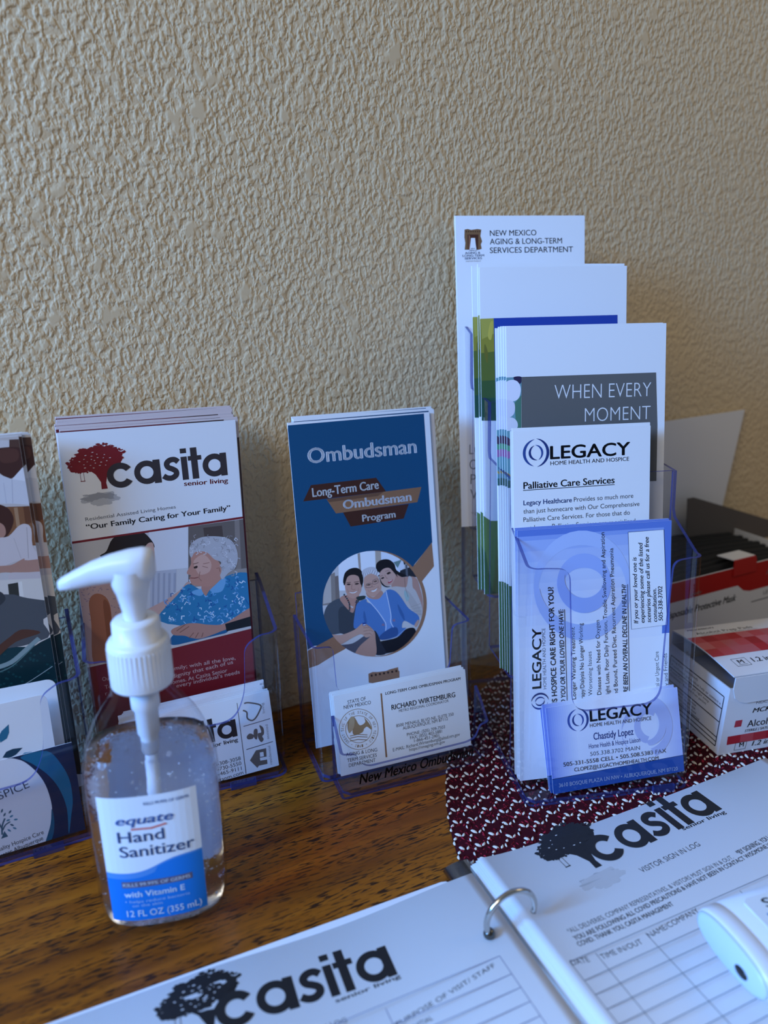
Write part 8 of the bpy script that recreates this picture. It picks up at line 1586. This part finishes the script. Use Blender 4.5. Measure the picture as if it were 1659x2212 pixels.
def bottle_skin(prof, m, off=0, n=56, close=True, e=2.7):
    mb = MB(); v = []; f = []
    for z, a_, b_ in prof:
        ex = 2 + (e - 2) * min(1, max(0, (128 - z) / 40))
        for i in range(n):
            t_ = 2 * PI * i / n; c, s_ = math.cos(t_), math.sin(t_); v.append(((a_ - off) * math.copysign(abs(c) ** (2 / ex), c), (b_ - off) * math.copysign(abs(s_) ** (2 / ex), s_), z))
    K = len(prof)
    for k in range(K - 1):
        for i in range(n): j = (i + 1) % n; f.append((k * n + i, k * n + j, (k + 1) * n + j, (k + 1) * n + i))
    if close: f += [tuple(range(n))[::-1], tuple((K - 1) * n + i for i in range(n))]
    return mb.add(v, f, m, True)
def half(z):
    for (z0, a0, b0), (z1, a1, b1) in zip(PROF, PROF[1:]):
        if z0 <= z <= z1: t_ = (z - z0) / (z1 - z0); return a0 + (a1 - a0) * t_, b0 + (b1 - b0) * t_
    return PROF[-1][1:]
bottle_skin(PROF, PET, 0, close=False).build('bottle_body', bottle, MB_)
gp = [(2.2, 24, 14), (5, 27, 17)] + [q for q in PROF if 6 < q[0] < 98] + [(99.5, 28.6, 19.3), (100, 27, 18.5), (100.1, 10, 8)]
gel = bottle_skin(gp, GEL, 1.2).build('gel', bottle, MB_)
bb = MB(); rnd = random.Random(21); BUB = mat('air_bubble', '#eef3fa', .1)
for k in range(420):
    z = rnd.uniform(8, 98); a_, b_ = half(z); t_ = rnd.uniform(0, 2 * PI); q = rnd.uniform(.72, .93)
    bb.ball((a_ * q * math.cos(t_), b_ * q * math.sin(t_), z), rnd.uniform(.12, .5), BUB, 8, 5)
o = bb.build('bubbles', gel, MB_); o['kind'] = 'stuff'
CX = .9
cap = MB(); cap.lathe([(12.2, 130.5), (13.7, 130.5), (14.1, 131.5), (13.8, 151.5), (12.8, 153.2), (10.8, 153.6), (10.6, 161.6), (9.6, 162.8), (5.2, 163.0)], WHITE_PL, 44, CX)
for i in range(44):
    t_ = 2 * PI * i / 44; cap.box(CX + 13.75 * math.cos(t_) - .3, 13.75 * math.sin(t_) - .3, 133, CX + 13.75 * math.cos(t_) + .3, 13.75 * math.sin(t_) + .3, 150, WHITE_PL)
cap.build('screw_cap', bottle, MB_)
stem_mb = MB().lathe([(5.0, 162.5), (5.2, 167), (6.8, 175.5), (7.6, 177.5), (8.3, 180), (8.4, 187)], WHITE_PL, 32, CX)
hd = MB(); sec = []                                                  # head and spout lofted from tip to back
loft = [(-30.2, 179.6, 1.7, 1.3, 183.4), (-29.0, 179.2, 3.0, 2.6, 184.6), (-24, 179.4, 3.9, 4.0, 187.2), (-16, 180.6, 4.6, 5.4, 191), (-8, 181.4, 5.8, 6.6, 193.6), (0, 181.0, 7.6, 8, 195.2), (6, 180.6, 7.6, 8, 195.8), (9.5, 181.2, 6.0, 7, 195.3), (11, 183.5, 3.0, 4, 193.4)]
n = 20; v = []
for x, zb, hw, _, zt in loft:
    for i in range(n):
        t_ = 2 * PI * i / n; c, s_ = math.cos(t_), math.sin(t_); v.append((x + CX, hw * math.copysign(abs(c) ** .8, c), (zb + zt) / 2 + (zt - zb) / 2 * math.copysign(abs(s_) ** .8, s_)))
K = len(loft); f = [(k * n + i, (k + 1) * n + i, (k + 1) * n + (i + 1) % n, k * n + (i + 1) % n) for k in range(K - 1) for i in range(n)] + [tuple(range(n)), tuple((K - 1) * n + i for i in range(n))[::-1]]
hd.add(v, f, WHITE_PL, True); hd = hd.build('pump_head', bottle, MB_); stem_mb.build('pump_stem', hd, MB_)
dt = MB(); TUBE = mat('translucent_tube', '#dfe6f0', .4); dt.lathe([(0, 131), (6.6, 131), (6.6, 118), (5.4, 116), (5.2, 104), (4.2, 102), (4.2, 92), (3.6, 90), (0, 90)], WHITE_PL, 24, CX)
dt = dt.build('pump_chamber', bottle, MB_)
MB().tube([(CX, 0, 90), (CX, .3, 60), (CX + 1.5, 1, 30), (CX + 3, 2, 5)], 3.1, TUBE, 14).build('dip_tube', dt, MB_)
# labels follow the front and back of the bottle
LBL_W = mat('label_white', '#e8edf3', .35); LB = lambda c: ink(c)
def bow(x, sgn=-1, e=2.7, off=.25):
    a_, b_ = 31.7, 21.0; return (b_ * max(0, 1 - (abs(x) / a_) ** e) ** (1 / e) + off)
def label_patch(x0, x1, z0, z1, m, off, front=True, n=16, top=None):
    mb = MB(); v = []; 
    for i in range(n + 1):
        x = x0 + (x1 - x0) * i / n; y = bow(x, off=off); y = -y if front else y
        v += [(x, y, z0 if not callable(z0) else z0(x)), (x, y, z1 if not callable(z1) else z1(x))]
    f = [(2 * i, 2 * i + 2, 2 * i + 3, 2 * i + 1) for i in range(n)]
    return mb.add(v, f if front else [q[::-1] for q in f], m)
def thin_label():
    m, nt, N, L = nodes('translucent_back_label'); p = N['Principled BSDF']; p.inputs['Base Color'].default_value = lin('#dfe8f6'); p.inputs['Roughness'].default_value = .5
    tl = N.new('ShaderNodeBsdfTranslucent'); tl.inputs[0].default_value = lin('#dfe8f6'); mx = N.new('ShaderNodeMixShader'); mx.inputs[0].default_value = .5
    L.new(p.outputs[0], mx.inputs[1]); L.new(tl.outputs[0], mx.inputs[2]); L.new(mx.outputs[0], N['Material Output'].inputs[0]); return m
BACK_LABEL = thin_label()
lab = label_patch(-23, 21.5, 14, 84, LBL_W, .25)
wave = lambda x: 42 + 9 * (1 / (1 + math.exp(-(x - 1) / 4.5))) - .05 * (x + 23)
merge(lab, label_patch(-23, 21.5, lambda x: wave(x) - 5, wave, ink('#4f8fd6'), .29, n=30)); merge(lab, label_patch(-23, 21.5, 14, lambda x: wave(x) - (3.2 if x < 0 else 1.0), ink('#0a78d2'), .33, n=30))
merge(lab, label_patch(-16.5, 16, 33.5, 37, ink('#5f5a72'), .38)); lab = lab.build('front_label', bottle, MB_)
le = Art(); le.base = 0
for col, t_, x, z, w_, h_, st in [('#3f5f96', 'equate', -15.5, 69.3, 26, 4.6, 'bi'), ('#2f4a74', 'Hand', -15.5, 59.4, 21, 6.0, 'm'), ('#2f4a74', 'Sanitizer', -15.5, 51.2, 34, 6.0, 'm'), ('#3f5f96', 'KILLS 99.99% OF GERMS', -2, 79, 20, 1.6, 'm'), ('#c9ccd6', 'KILLS 99.99% OF GERMS', -16, 34.3, 31, 1.9, 'b'), ('#d9e6f6', 'with Vitamin E', -16, 28.0, 28, 3.2, 'b'), ('#a9c9ee', '• helps reduce bacteria', -16, 24.6, 30, 1.5, 'r'), ('#a9c9ee', 'on the skin', -13, 22.2, 14, 1.5, 'r'), ('#dbe7f6', '12 FL OZ (355 mL)', -16, 16.4, 35, 3.6, 'm')]:
    le.text('l', col, t_, x, z, 0, w_, h_, st)
le.stroke('l', '#d86a5c', 1.0, [(-9, 66.6), (0, 66.2), (7, 67.6)])
q = le.parts['l']; q.v = [(x, -(bow(x, off=.46)), y) for x, y, z in q.v]; q.build('label_lettering', lab, MB_)
label_patch(-20, 21, 16, 97, BACK_LABEL, .1, False).build('back_label', bottle, MB_)

# ------------------------------------------------------------------ sign-in binder
binder = empty('ring_binder', stand(184, 273, -2.7)); MBN = stand(184, 273, -2.7, .2); tag(binder, 'open white ring binder in front of the holders', 'binder')
VINYL = mat('white_vinyl', '#dfe2e8', .35); CHROME = mat('chrome', '#c9c6c0', .18, metal=1)
def cover(x0, x1, name, z0):
    mb = MB(); r = 5; P = []
    for cx, cy, a0 in ((x1 - r, -r, 0), (x0 + r, -r, 90), (x0 + r, -285 + r, 180), (x1 - r, -285 + r, 270)): P += [(cx + r * math.cos(math.radians(a0 + k)), cy + r * math.sin(math.radians(a0 + k))) for k in (0, 30, 60, 90)]
    return mb.prism(P, z0, z0 + 1.8, VINYL).build(name, binder, MBN)
cover(-222, -13, 'front_cover', .2); cover(-12.5, 9.5, 'spine', .6); cover(10, 226, 'back_cover', 1.2)
pl = MB(); v = []; nn = 14
for y in (5, -262):
    for i in range(nn + 1): t_ = PI * i / nn; v.append((-5.5 - 8.5 * math.cos(t_), y, 2.8 + 3.6 * math.sin(t_) ** .8))
    for i in range(nn + 1): t_ = PI * i / nn; v.append((-5.5 - 7.6 * math.cos(t_), y, 2.6 + 2.9 * math.sin(t_) ** .8))
k = nn + 1; f = [(i, i + 1, 2 * k + i + 1, 2 * k + i) for i in range(nn)] + [(k + i + 1, k + i, 3 * k + i, 3 * k + i + 1) for i in range(nn)] + [(i + 1, i, k + i, k + i + 1) for i in range(nn)] + [(2 * k + i, 2 * k + i + 1, 3 * k + i + 1, 3 * k + i) for i in range(nn)]
pl.add(v, f, CHROME, True).build('ring_mechanism', binder, MBN)
def ring(y):
    mb = MB(); pts = []
    for i in range(27):
        t_ = math.radians(-30 + 226 * i / 26); pts.append((-3.5 - 13.5 * math.cos(t_) * 1.0, y, 15 + 13.5 * math.sin(t_)))
    pts = pts[::-1]; mb.tube(pts, 1.5, CHROME, 12); e = pts[-1]
    mb.ball((e[0] - .2, e[1], e[2] + .6), 2.9, mat('dark_steel', '#6a6864', .2, metal=1)); return mb.build('ring', binder, MBN)
ring(-44); ring(-152)
def bent_sheet(x0, x1, y0, y1, zf, m, t_=.15, n=40):
    mb = MB(); v = []
    for i in range(n + 1):
        x = x0 + (x1 - x0) * i / n; z = zf(x)
        for y in (y0, y1): v += [(x, y, z), (x, y, z - (t_(x) if callable(t_) else t_))]
    f = []
    for i in range(n):
        a_, b_ = 4 * i, 4 * i + 4; f += [(a_, b_, b_ + 2, a_ + 2), (b_ + 1, a_ + 1, a_ + 3, b_ + 3), (b_, a_, a_ + 1, b_ + 1), (a_ + 2, b_ + 2, b_ + 3, a_ + 3)]
    f += [(0, 2, 3, 1), (4 * n + 2, 4 * n, 4 * n + 1, 4 * n + 3)]
    return mb.add(v, f, m, True)
# page-local bends: x from the middle of the top edge
def bend_r(x): u = max(0, x + 108); return -4.8 * (1 - math.exp(-u / 22)) * (1 - .8 * (u / 216) ** 2)
def bend_l(x): u = 108 - x; return -3.2 * math.sin(PI * min(1, u / 150)) ** 2
def page_frame(key, dz=0):
    f = FR[key]; M = stand(f[0], f[1], f[3], f[2] + dz); return M
rp = bent_sheet(-108, 108, -279.4, 0, bend_r, MATTE); A = Art(lambda x, y: bend_r(x)).run(ART['rpage'])
ro = rp.build('sign_in_sheet', None, page_frame('rpage')); tag(ro, 'visitor sign in log sheet with dark tree logo, beneath the white thermometer', 'paper sheet'); A.attach(ro)
lp = bent_sheet(-108, 108, -279.4, 0, bend_l, MATTE); A = Art(lambda x, y: bend_l(x)).run(ART['lpage'])
lo = lp.build('sign_in_sheet', None, page_frame('lpage')); tag(lo, 'sheet with dark tree logo and purpose of visit column, nearest the pump bottle', 'paper sheet'); A.attach(lo)
rnd = random.Random(31)
def under(key, bend, top, floor_z, n, slide, label, group):
    for k in range(n):
        gap = lambda x: (top + bend(x) - floor_z - .25) / n
        zf = lambda x, k=k: bend(x) - .2 - gap(x) * k - .03
        o = bent_sheet(-108, 108, -279.4, 0, zf, MATTE, lambda x: gap(x) * .86).build('paper_sheet', None, page_frame(key) @ Matrix.Translation(((rnd.uniform(-.4, .3) + slide * k) * S, rnd.uniform(-1.0, -.1) * S, 0)))
        tag(o, label, 'paper sheet', group)
under('rpage', bend_r, 9.0, 3.4, 8, -1.0, 'plain sheet in the stack under the visitor sign in log sheet', 'sheets under the sign in log')
under('lpage', bend_l, 7.5, 2.4, 4, .15, 'plain sheet peeping out under the purpose of visit sheet', 'sheets under the purpose of visit sheet')

# ------------------------------------------------------------------ thermometer lying on the log
AX = math.degrees(math.atan2(-.17, .985)); MT = stand(249, 164, AX, 9.6 + 10.4)
th = empty('thermometer', MT); tag(th, 'white handheld thermometer with rounded end lying on the sign in log', 'thermometer')
TW = mat('glossy_white_plastic', '#e3e6ec', .28)
def loft_ellipse(secs, m, n=48, ex=2.4):
    mb = MB(); v = []
    for x, hy, hz, dz in secs:
        for i in range(n):
            t_ = 2 * PI * i / n; c, s_ = math.cos(t_), math.sin(t_); v.append((x, hy * math.copysign(abs(c) ** (2 / ex), c), dz + hz * math.copysign(abs(s_) ** (2 / ex), s_)))
    f = [(k * n + i, k * n + (i + 1) % n, (k + 1) * n + (i + 1) % n, (k + 1) * n + i) for k in range(len(secs) - 1) for i in range(n)] + [tuple(range(n))[::-1], tuple((len(secs) - 1) * n + i for i in range(n))]
    return mb.add(v, f, m, True)
loft_ellipse([(1.2, 22.2, 8.8, 0), (3, 23.0, 9.7, 0), (9.4, 23.6, 10.2, 0), (9.9, 23.2, 9.8, 0), (10.4, 23.2, 9.8, 0), (10.9, 23.8, 10.3, 0), (60, 26, 10.4, 0), (110, 23, 10, 0), (122, 17, 8, 0), (126, 9, 4, 0)], TW).build('body', th, MT)
ecap = loft_ellipse([(-.4, 19.5, 7.2, 0), (.2, 21.4, 8.3, 0), (1.4, 22.1, 8.8, 0)], mat('pale_end_cap', '#c3d6e8', .3)).build('end_cap', th, MT)
MB().ball((-.6, -8.2, -1.5), 2.0, mat('black_sensor', '#15171c', .25), 14, 8, (.35, 1.9, 1.2)).build('sensor', ecap, MT)
lb = MB(); lb.prism([(20, -15), (68, -15), (70, -13), (70, 13), (68, 15), (20, 15), (18, 13), (18, -13)], 10.0, 10.7, mat('sticker_white', '#dfe7ee', .4)); 
ab = Art(); ab.base = 10.7; ab.face('a', '#2d7cc4', [(23, -14), (69, -14), (69, 5), (23, 5)]); ab.text('a', '#1a1c22', 'SAFETY', 26, 7.6, 0, 36, 5, 'b')
for k in range(6): ab.stroke('a', '#a8cdea', .8, [(27 + 5 * k, -12), (30 + 5 * k, -5), (28 + 5 * k, 2)])
merge(lb, ab.parts['a']); lb.build('sticker', th, MT)

# ------------------------------------------------------------------ cartons
CARD = mat('white_carton', '#e3e2e3', .45); CARD_IN = mat('carton_inside', '#b9b6b2', .7)
MA = stand(386.7, 284.8, -13, 1.2); ab_ = empty('carton', MA); tag(ab_, 'white alcohol prep pad carton with a red checkered lid beside the four-tier holder', 'carton')
W_A, D_A, H_A = 118, 66, 50
t_ = .9; tp = MB(); sk = lambda x, y, z: (x - 2.2 * (1 - z / H_A) * 0 + (2.4 * z / H_A if x < 3 else 0), y, z)
for q in ((0, 0, .2, W_A, t_, H_A), (0, D_A - t_, .2, W_A, D_A, H_A), (0, t_, .2, t_, D_A - t_, H_A), (W_A - t_, t_, .2, W_A, D_A - t_, H_A), (t_, t_, .2, W_A - t_, D_A - t_, 1.2)): tp.box(*q, CARD)
tp.box(6, 6, 1.4, W_A - 6, D_A - 6, 40, mat('foil_packets', '#9aa3b8', .35)) 
tp.v = [sk(*p) for p in tp.v]; tp = tp.build('box_body', ab_, MA)
lid = MB(); n = 14; v = []
lidz = lambda y: 59.5 + 3.0 * math.sin(PI * min(1, max(0, y / 70)))
for i in range(n + 1):
    y = -.8 + (D_A + 1.5) * i / n; v += [(3.2, y, lidz(y)), (W_A, y, lidz(y)), (3.2, y, lidz(y) - t_), (W_A, y, lidz(y) - t_)]
f = []
for i in range(n): a_, b_ = 4 * i, 4 * i + 4; f += [(a_, a_ + 1, b_ + 1, b_), (a_ + 2, b_ + 2, b_ + 3, a_ + 3), (a_, b_, b_ + 2, a_ + 2), (a_ + 1, a_ + 3, b_ + 3, b_ + 1)]
f += [(0, 2, 3, 1), (4 * n, 4 * n + 1, 4 * n + 3, 4 * n + 2)]; lid.add(v, f, CARD)
lid.box(3.2, D_A - .2, 48, W_A, D_A + .7, lidz(D_A) - .2, CARD)
la_ = Art(); la_.base = 0; rnd = random.Random(17); reds = ['#b5222e', '#a81d29', '#c24a50', '#c9696c', '#b8323b', '#bd5a5e']
LZ = lambda mb: setattr(mb, 'v', [(x, y, lidz(y) + .06 + z) for x, y, z in mb.v])
for i in range(12):
    for j in range(3): 
        x = 3.3 + 9.5 * i; y = 21 + 9.5 * j; la_.face('a', reds[rnd.randrange(6)], [(x, y), (min(x + 9.5, W_A), y), (min(x + 9.5, W_A), y + 9.5), (x, y + 9.5)], step=False)
la_.text('a', '#2b2c34', 'Alcohol Prep Pads', 14, 53, 0, 46, 3.6, 'r'); la_.text('a', '#2b2c34', 'MCKESSON', 12, 61, 0, 22, 2.2, 'bi'); la_.text('a', '#5b5c64', 'STERILE | SATURATED WITH 70% ISOPROPYL ALCOHOL', 16, 50.4, 0, 46, 1.1, 'r')
la_.text('a', '#22242c', '1.2 in x 2.6 in', 27, 10.5, 0, 36, 4.6, 'b'); la_.text('a', '#22242c', 'M', 16, 10.8, 0, 4.4, 3.8, 'b')
for q in ([(13, 8.2), (23.5, 8.2)], [(23.5, 8.2), (23.5, 16.2)], [(23.5, 16.2), (13, 16.2)], [(13, 16.2), (13, 8.2)], [(15, 9.6), (21.5, 9.6)]): la_.stroke('a', '#22242c', .35, q)
LZ(la_.parts['a']); merge(lid, la_.parts['a']); lid = lid.build('lid', ab_, MA)
tf = MB(); P = [(3.4, 59), (3.4, 50), (6, 43), (10, 40), (15, 38.6), (W_A - 15, 38.6), (W_A - 6, 43), (W_A, 50), (W_A, 59)]
tf.prism(P, .3, 1.1, CARD, None, lambda x, y, z: (x, -z - .2 - 1.2 * max(0, (y - 40) / 20), y)); tf.build('tuck_flap', lid, MA)
fa = Art(); 
for col, s_, x, y, w_, h_, st in [('#5c6070', 'NDC 68599-5804-3', 24, 34.5, 32, 1.9, 'r'), ('#1d1f27', 'MCKESSON', 22, 28.2, 34, 3.3, 'bi'), ('#2b2d36', 'Alcohol Prep Pads', 19.4, 17.6, 56, 5.0, 'm'), ('#3a3c48', 'STERILE | SATURATED WITH 70% ISOPROPYL ALCOHOL', 18.2, 14.0, 70, 1.8, 'bi'), ('#1d1f27', '1.2 in x 2.6 in', 25.4, 2.2, 36, 3.6, 'bi'), ('#1d1f27', 'M', 15.6, 2.9, 3.6, 3.2, 'b')]: fa.text('front_print', col, s_, x, y, 0, w_, h_, st)
fa.face('front_print', '#b63a48', [(9.4, 19), (14.8, 19), (15.2, 24), (10, 24)])
for i in range(10): fa.face('front_print', reds[(i * 2) % 6], [(5.6 + 10 * i, 6.2), (15.6 + 10 * i, 6.2), (15.6 + 10 * i, 12.6), (5.6 + 10 * i, 12.6)], step=False)
for q in ([(12, 1), (20.6, 1)], [(20.6, 1), (21.2, 7 - .6)], [(21.2, 6.4), (12.6, 6.4)], [(12.6, 6.4), (12, 1)]): fa.stroke('front_print', '#1d1f27', .3, q)
mb = fa.parts['front_print']; mb.v = [(x, -.05 - z, y + 1.2) for x, y, z in mb.v]; mb.build('front_print', tp, MA)
sa = Art(); k_ = '#23252e'
for q in ([(3, 3), (62, 3)], [(62, 3), (62, 40)], [(3, 40), (62, 40)], [(3, 31), (62, 31)], [(3, 21), (62, 21)], [(3, 9.5), (62, 9.5)], [(3, 6.2), (62, 6.2)], [(3, 3), (3, 40)]): sa.stroke('side_print', k_, .75, q)
for i, s_ in enumerate(['Drug Facts (continued)', 'If swallowed, get medical help or contact a', 'Poison Control Center right away.', 'Directions • Remove from packet', 'rub as needed to cleanse', 'Discard after single use', 'Store at room temperature', 'Contents sterile in unopened', 'undamaged liner', 'purified water', 'For questions']):
    y = [36.5, 33, 28, 25, 18, 15.4, 12.6, 10.2, 7.2, 5.2, 3.6][i]; sa.text('side_print', k_, s_, 5, y, 0, min(55, 1.35 * len(s_)), 1.7, 'r')
mb = sa.parts['side_print']; mb.v = [(-.06 - z, D_A - x, y + 2) for x, y, z in mb.v]; mb.v = [(x + 2.4 * z / H_A, y, z) for x, y, z in mb.v]; mb.build('side_print', tp, MA)

MM = stand(404, 384, 0, 1.2); mk = empty('carton', MM); tag(mk, 'open red and white face mask carton standing against the wall behind the alcohol pads', 'carton')
RED = mat('carton_red', '#b2201c', .45); W_M, D_M, H_M = 190, 82, 77
mb = MB()
for q in ((0, 0, .2, W_M, t_, H_M), (0, D_M - t_, .2, W_M, D_M, H_M), (0, t_, .2, t_, D_M - t_, H_M), (W_M - t_, t_, .2, W_M, D_M - t_, H_M), (t_, t_, .2, W_M - t_, D_M - t_, 1.2)): mb.box(*q, CARD)
mbody = mb.build('box_body', mk, MM)
fp = Art(); fp.face('front_print', '#b2201c', [(0, 60), (112, 60), (120, 54), (128, 52), (190, 52), (190, 76.8), (0, 76.8)])
fp.text('front_print', '#2e2f36', 'Disposable Protective Mask', 30, 46.5, 0, 82, 6.0, 'bi'); fp.text('front_print', '#e9d9d4', 'quality', 58, 62, 0, 12, 2.6, 'i' if 'i' in STYLE else 'bi'); fp.text('front_print', '#e9d9d4', 'ASTM', 146, 64, 0, 22, 5.4, 'b'); fp.text('front_print', '#5a5b64', 'LEVEL 1', 146, 45, 0, 20, 3.4, 'r')
fp.stroke('front_print', '#33343c', .8, [(132, 41), (180, 41)])
q = fp.parts['front_print']; q.v = [(x, -.06 - z, y) for x, y, z in q.v]; q.build('front_print', mbody, MM)
tb = MB(); tb.prism([(104, 70), (103, 84), (128, 84), (130, 80), (131, 70)], 0, .9, RED, None, lambda x, y, z: (x, -.3 - z, y)); tb.prism([(103, -.3), (128, -.3), (126, 14), (100, 14)], 83.6, 84.4, CARD); tb.build('thumb_tab', mk, MM)
ld = MB(); ld.prism([(-2, 77), (182, 77), (206, 186), (-14, 182)], 0, 1, CARD, None, lambda x, y, z: (x, D_M + 1.2 - z + (y - 77) * .055, y)); ld.build('lid', mk, MM)
dfp = MB(); dfp.prism([(128, 62), (250, 60), (250, 74), (130, 116), (122, 116)], 0, .9, mat('flap_dark_grey', '#5f5853', .7), None, lambda x, y, z: (x, D_M - 12 - z, y)); dfp.build('dust_flap', mk, MM)  # flap coloured a darker grey than the white carton panels
BLK = mat('black_mask_fabric', '#0d0d10', .85)
for k in range(12):
    m_ = MB(); y = 6 + 6.0 * k; v = []
    for i in range(13):
        x = 8 + 174 * i / 12; z = 74 + 5 * math.sin(PI * i / 12) + (k % 3) * .8
        v += [(x, y, 3), (x, y + .6 * math.sin(i), z), (x, y + 3.2, 3), (x, y + 3.2 + .6 * math.sin(i), z)]
    f = []
    for i in range(12): a_, b_ = 4 * i, 4 * i + 4; f += [(a_, b_, b_ + 1, a_ + 1), (b_ + 2, a_ + 2, a_ + 3, b_ + 3), (a_ + 1, b_ + 1, b_ + 3, a_ + 3), (b_, a_, a_ + 2, b_ + 2)]
    f += [(0, 1, 3, 2), (48, 50, 51, 49)]
    o = m_.add(v, f, BLK, True).build('face_mask', None, MM); tag(o, 'folded black face mask in the open red and white carton', 'face mask', 'black masks in the open carton')
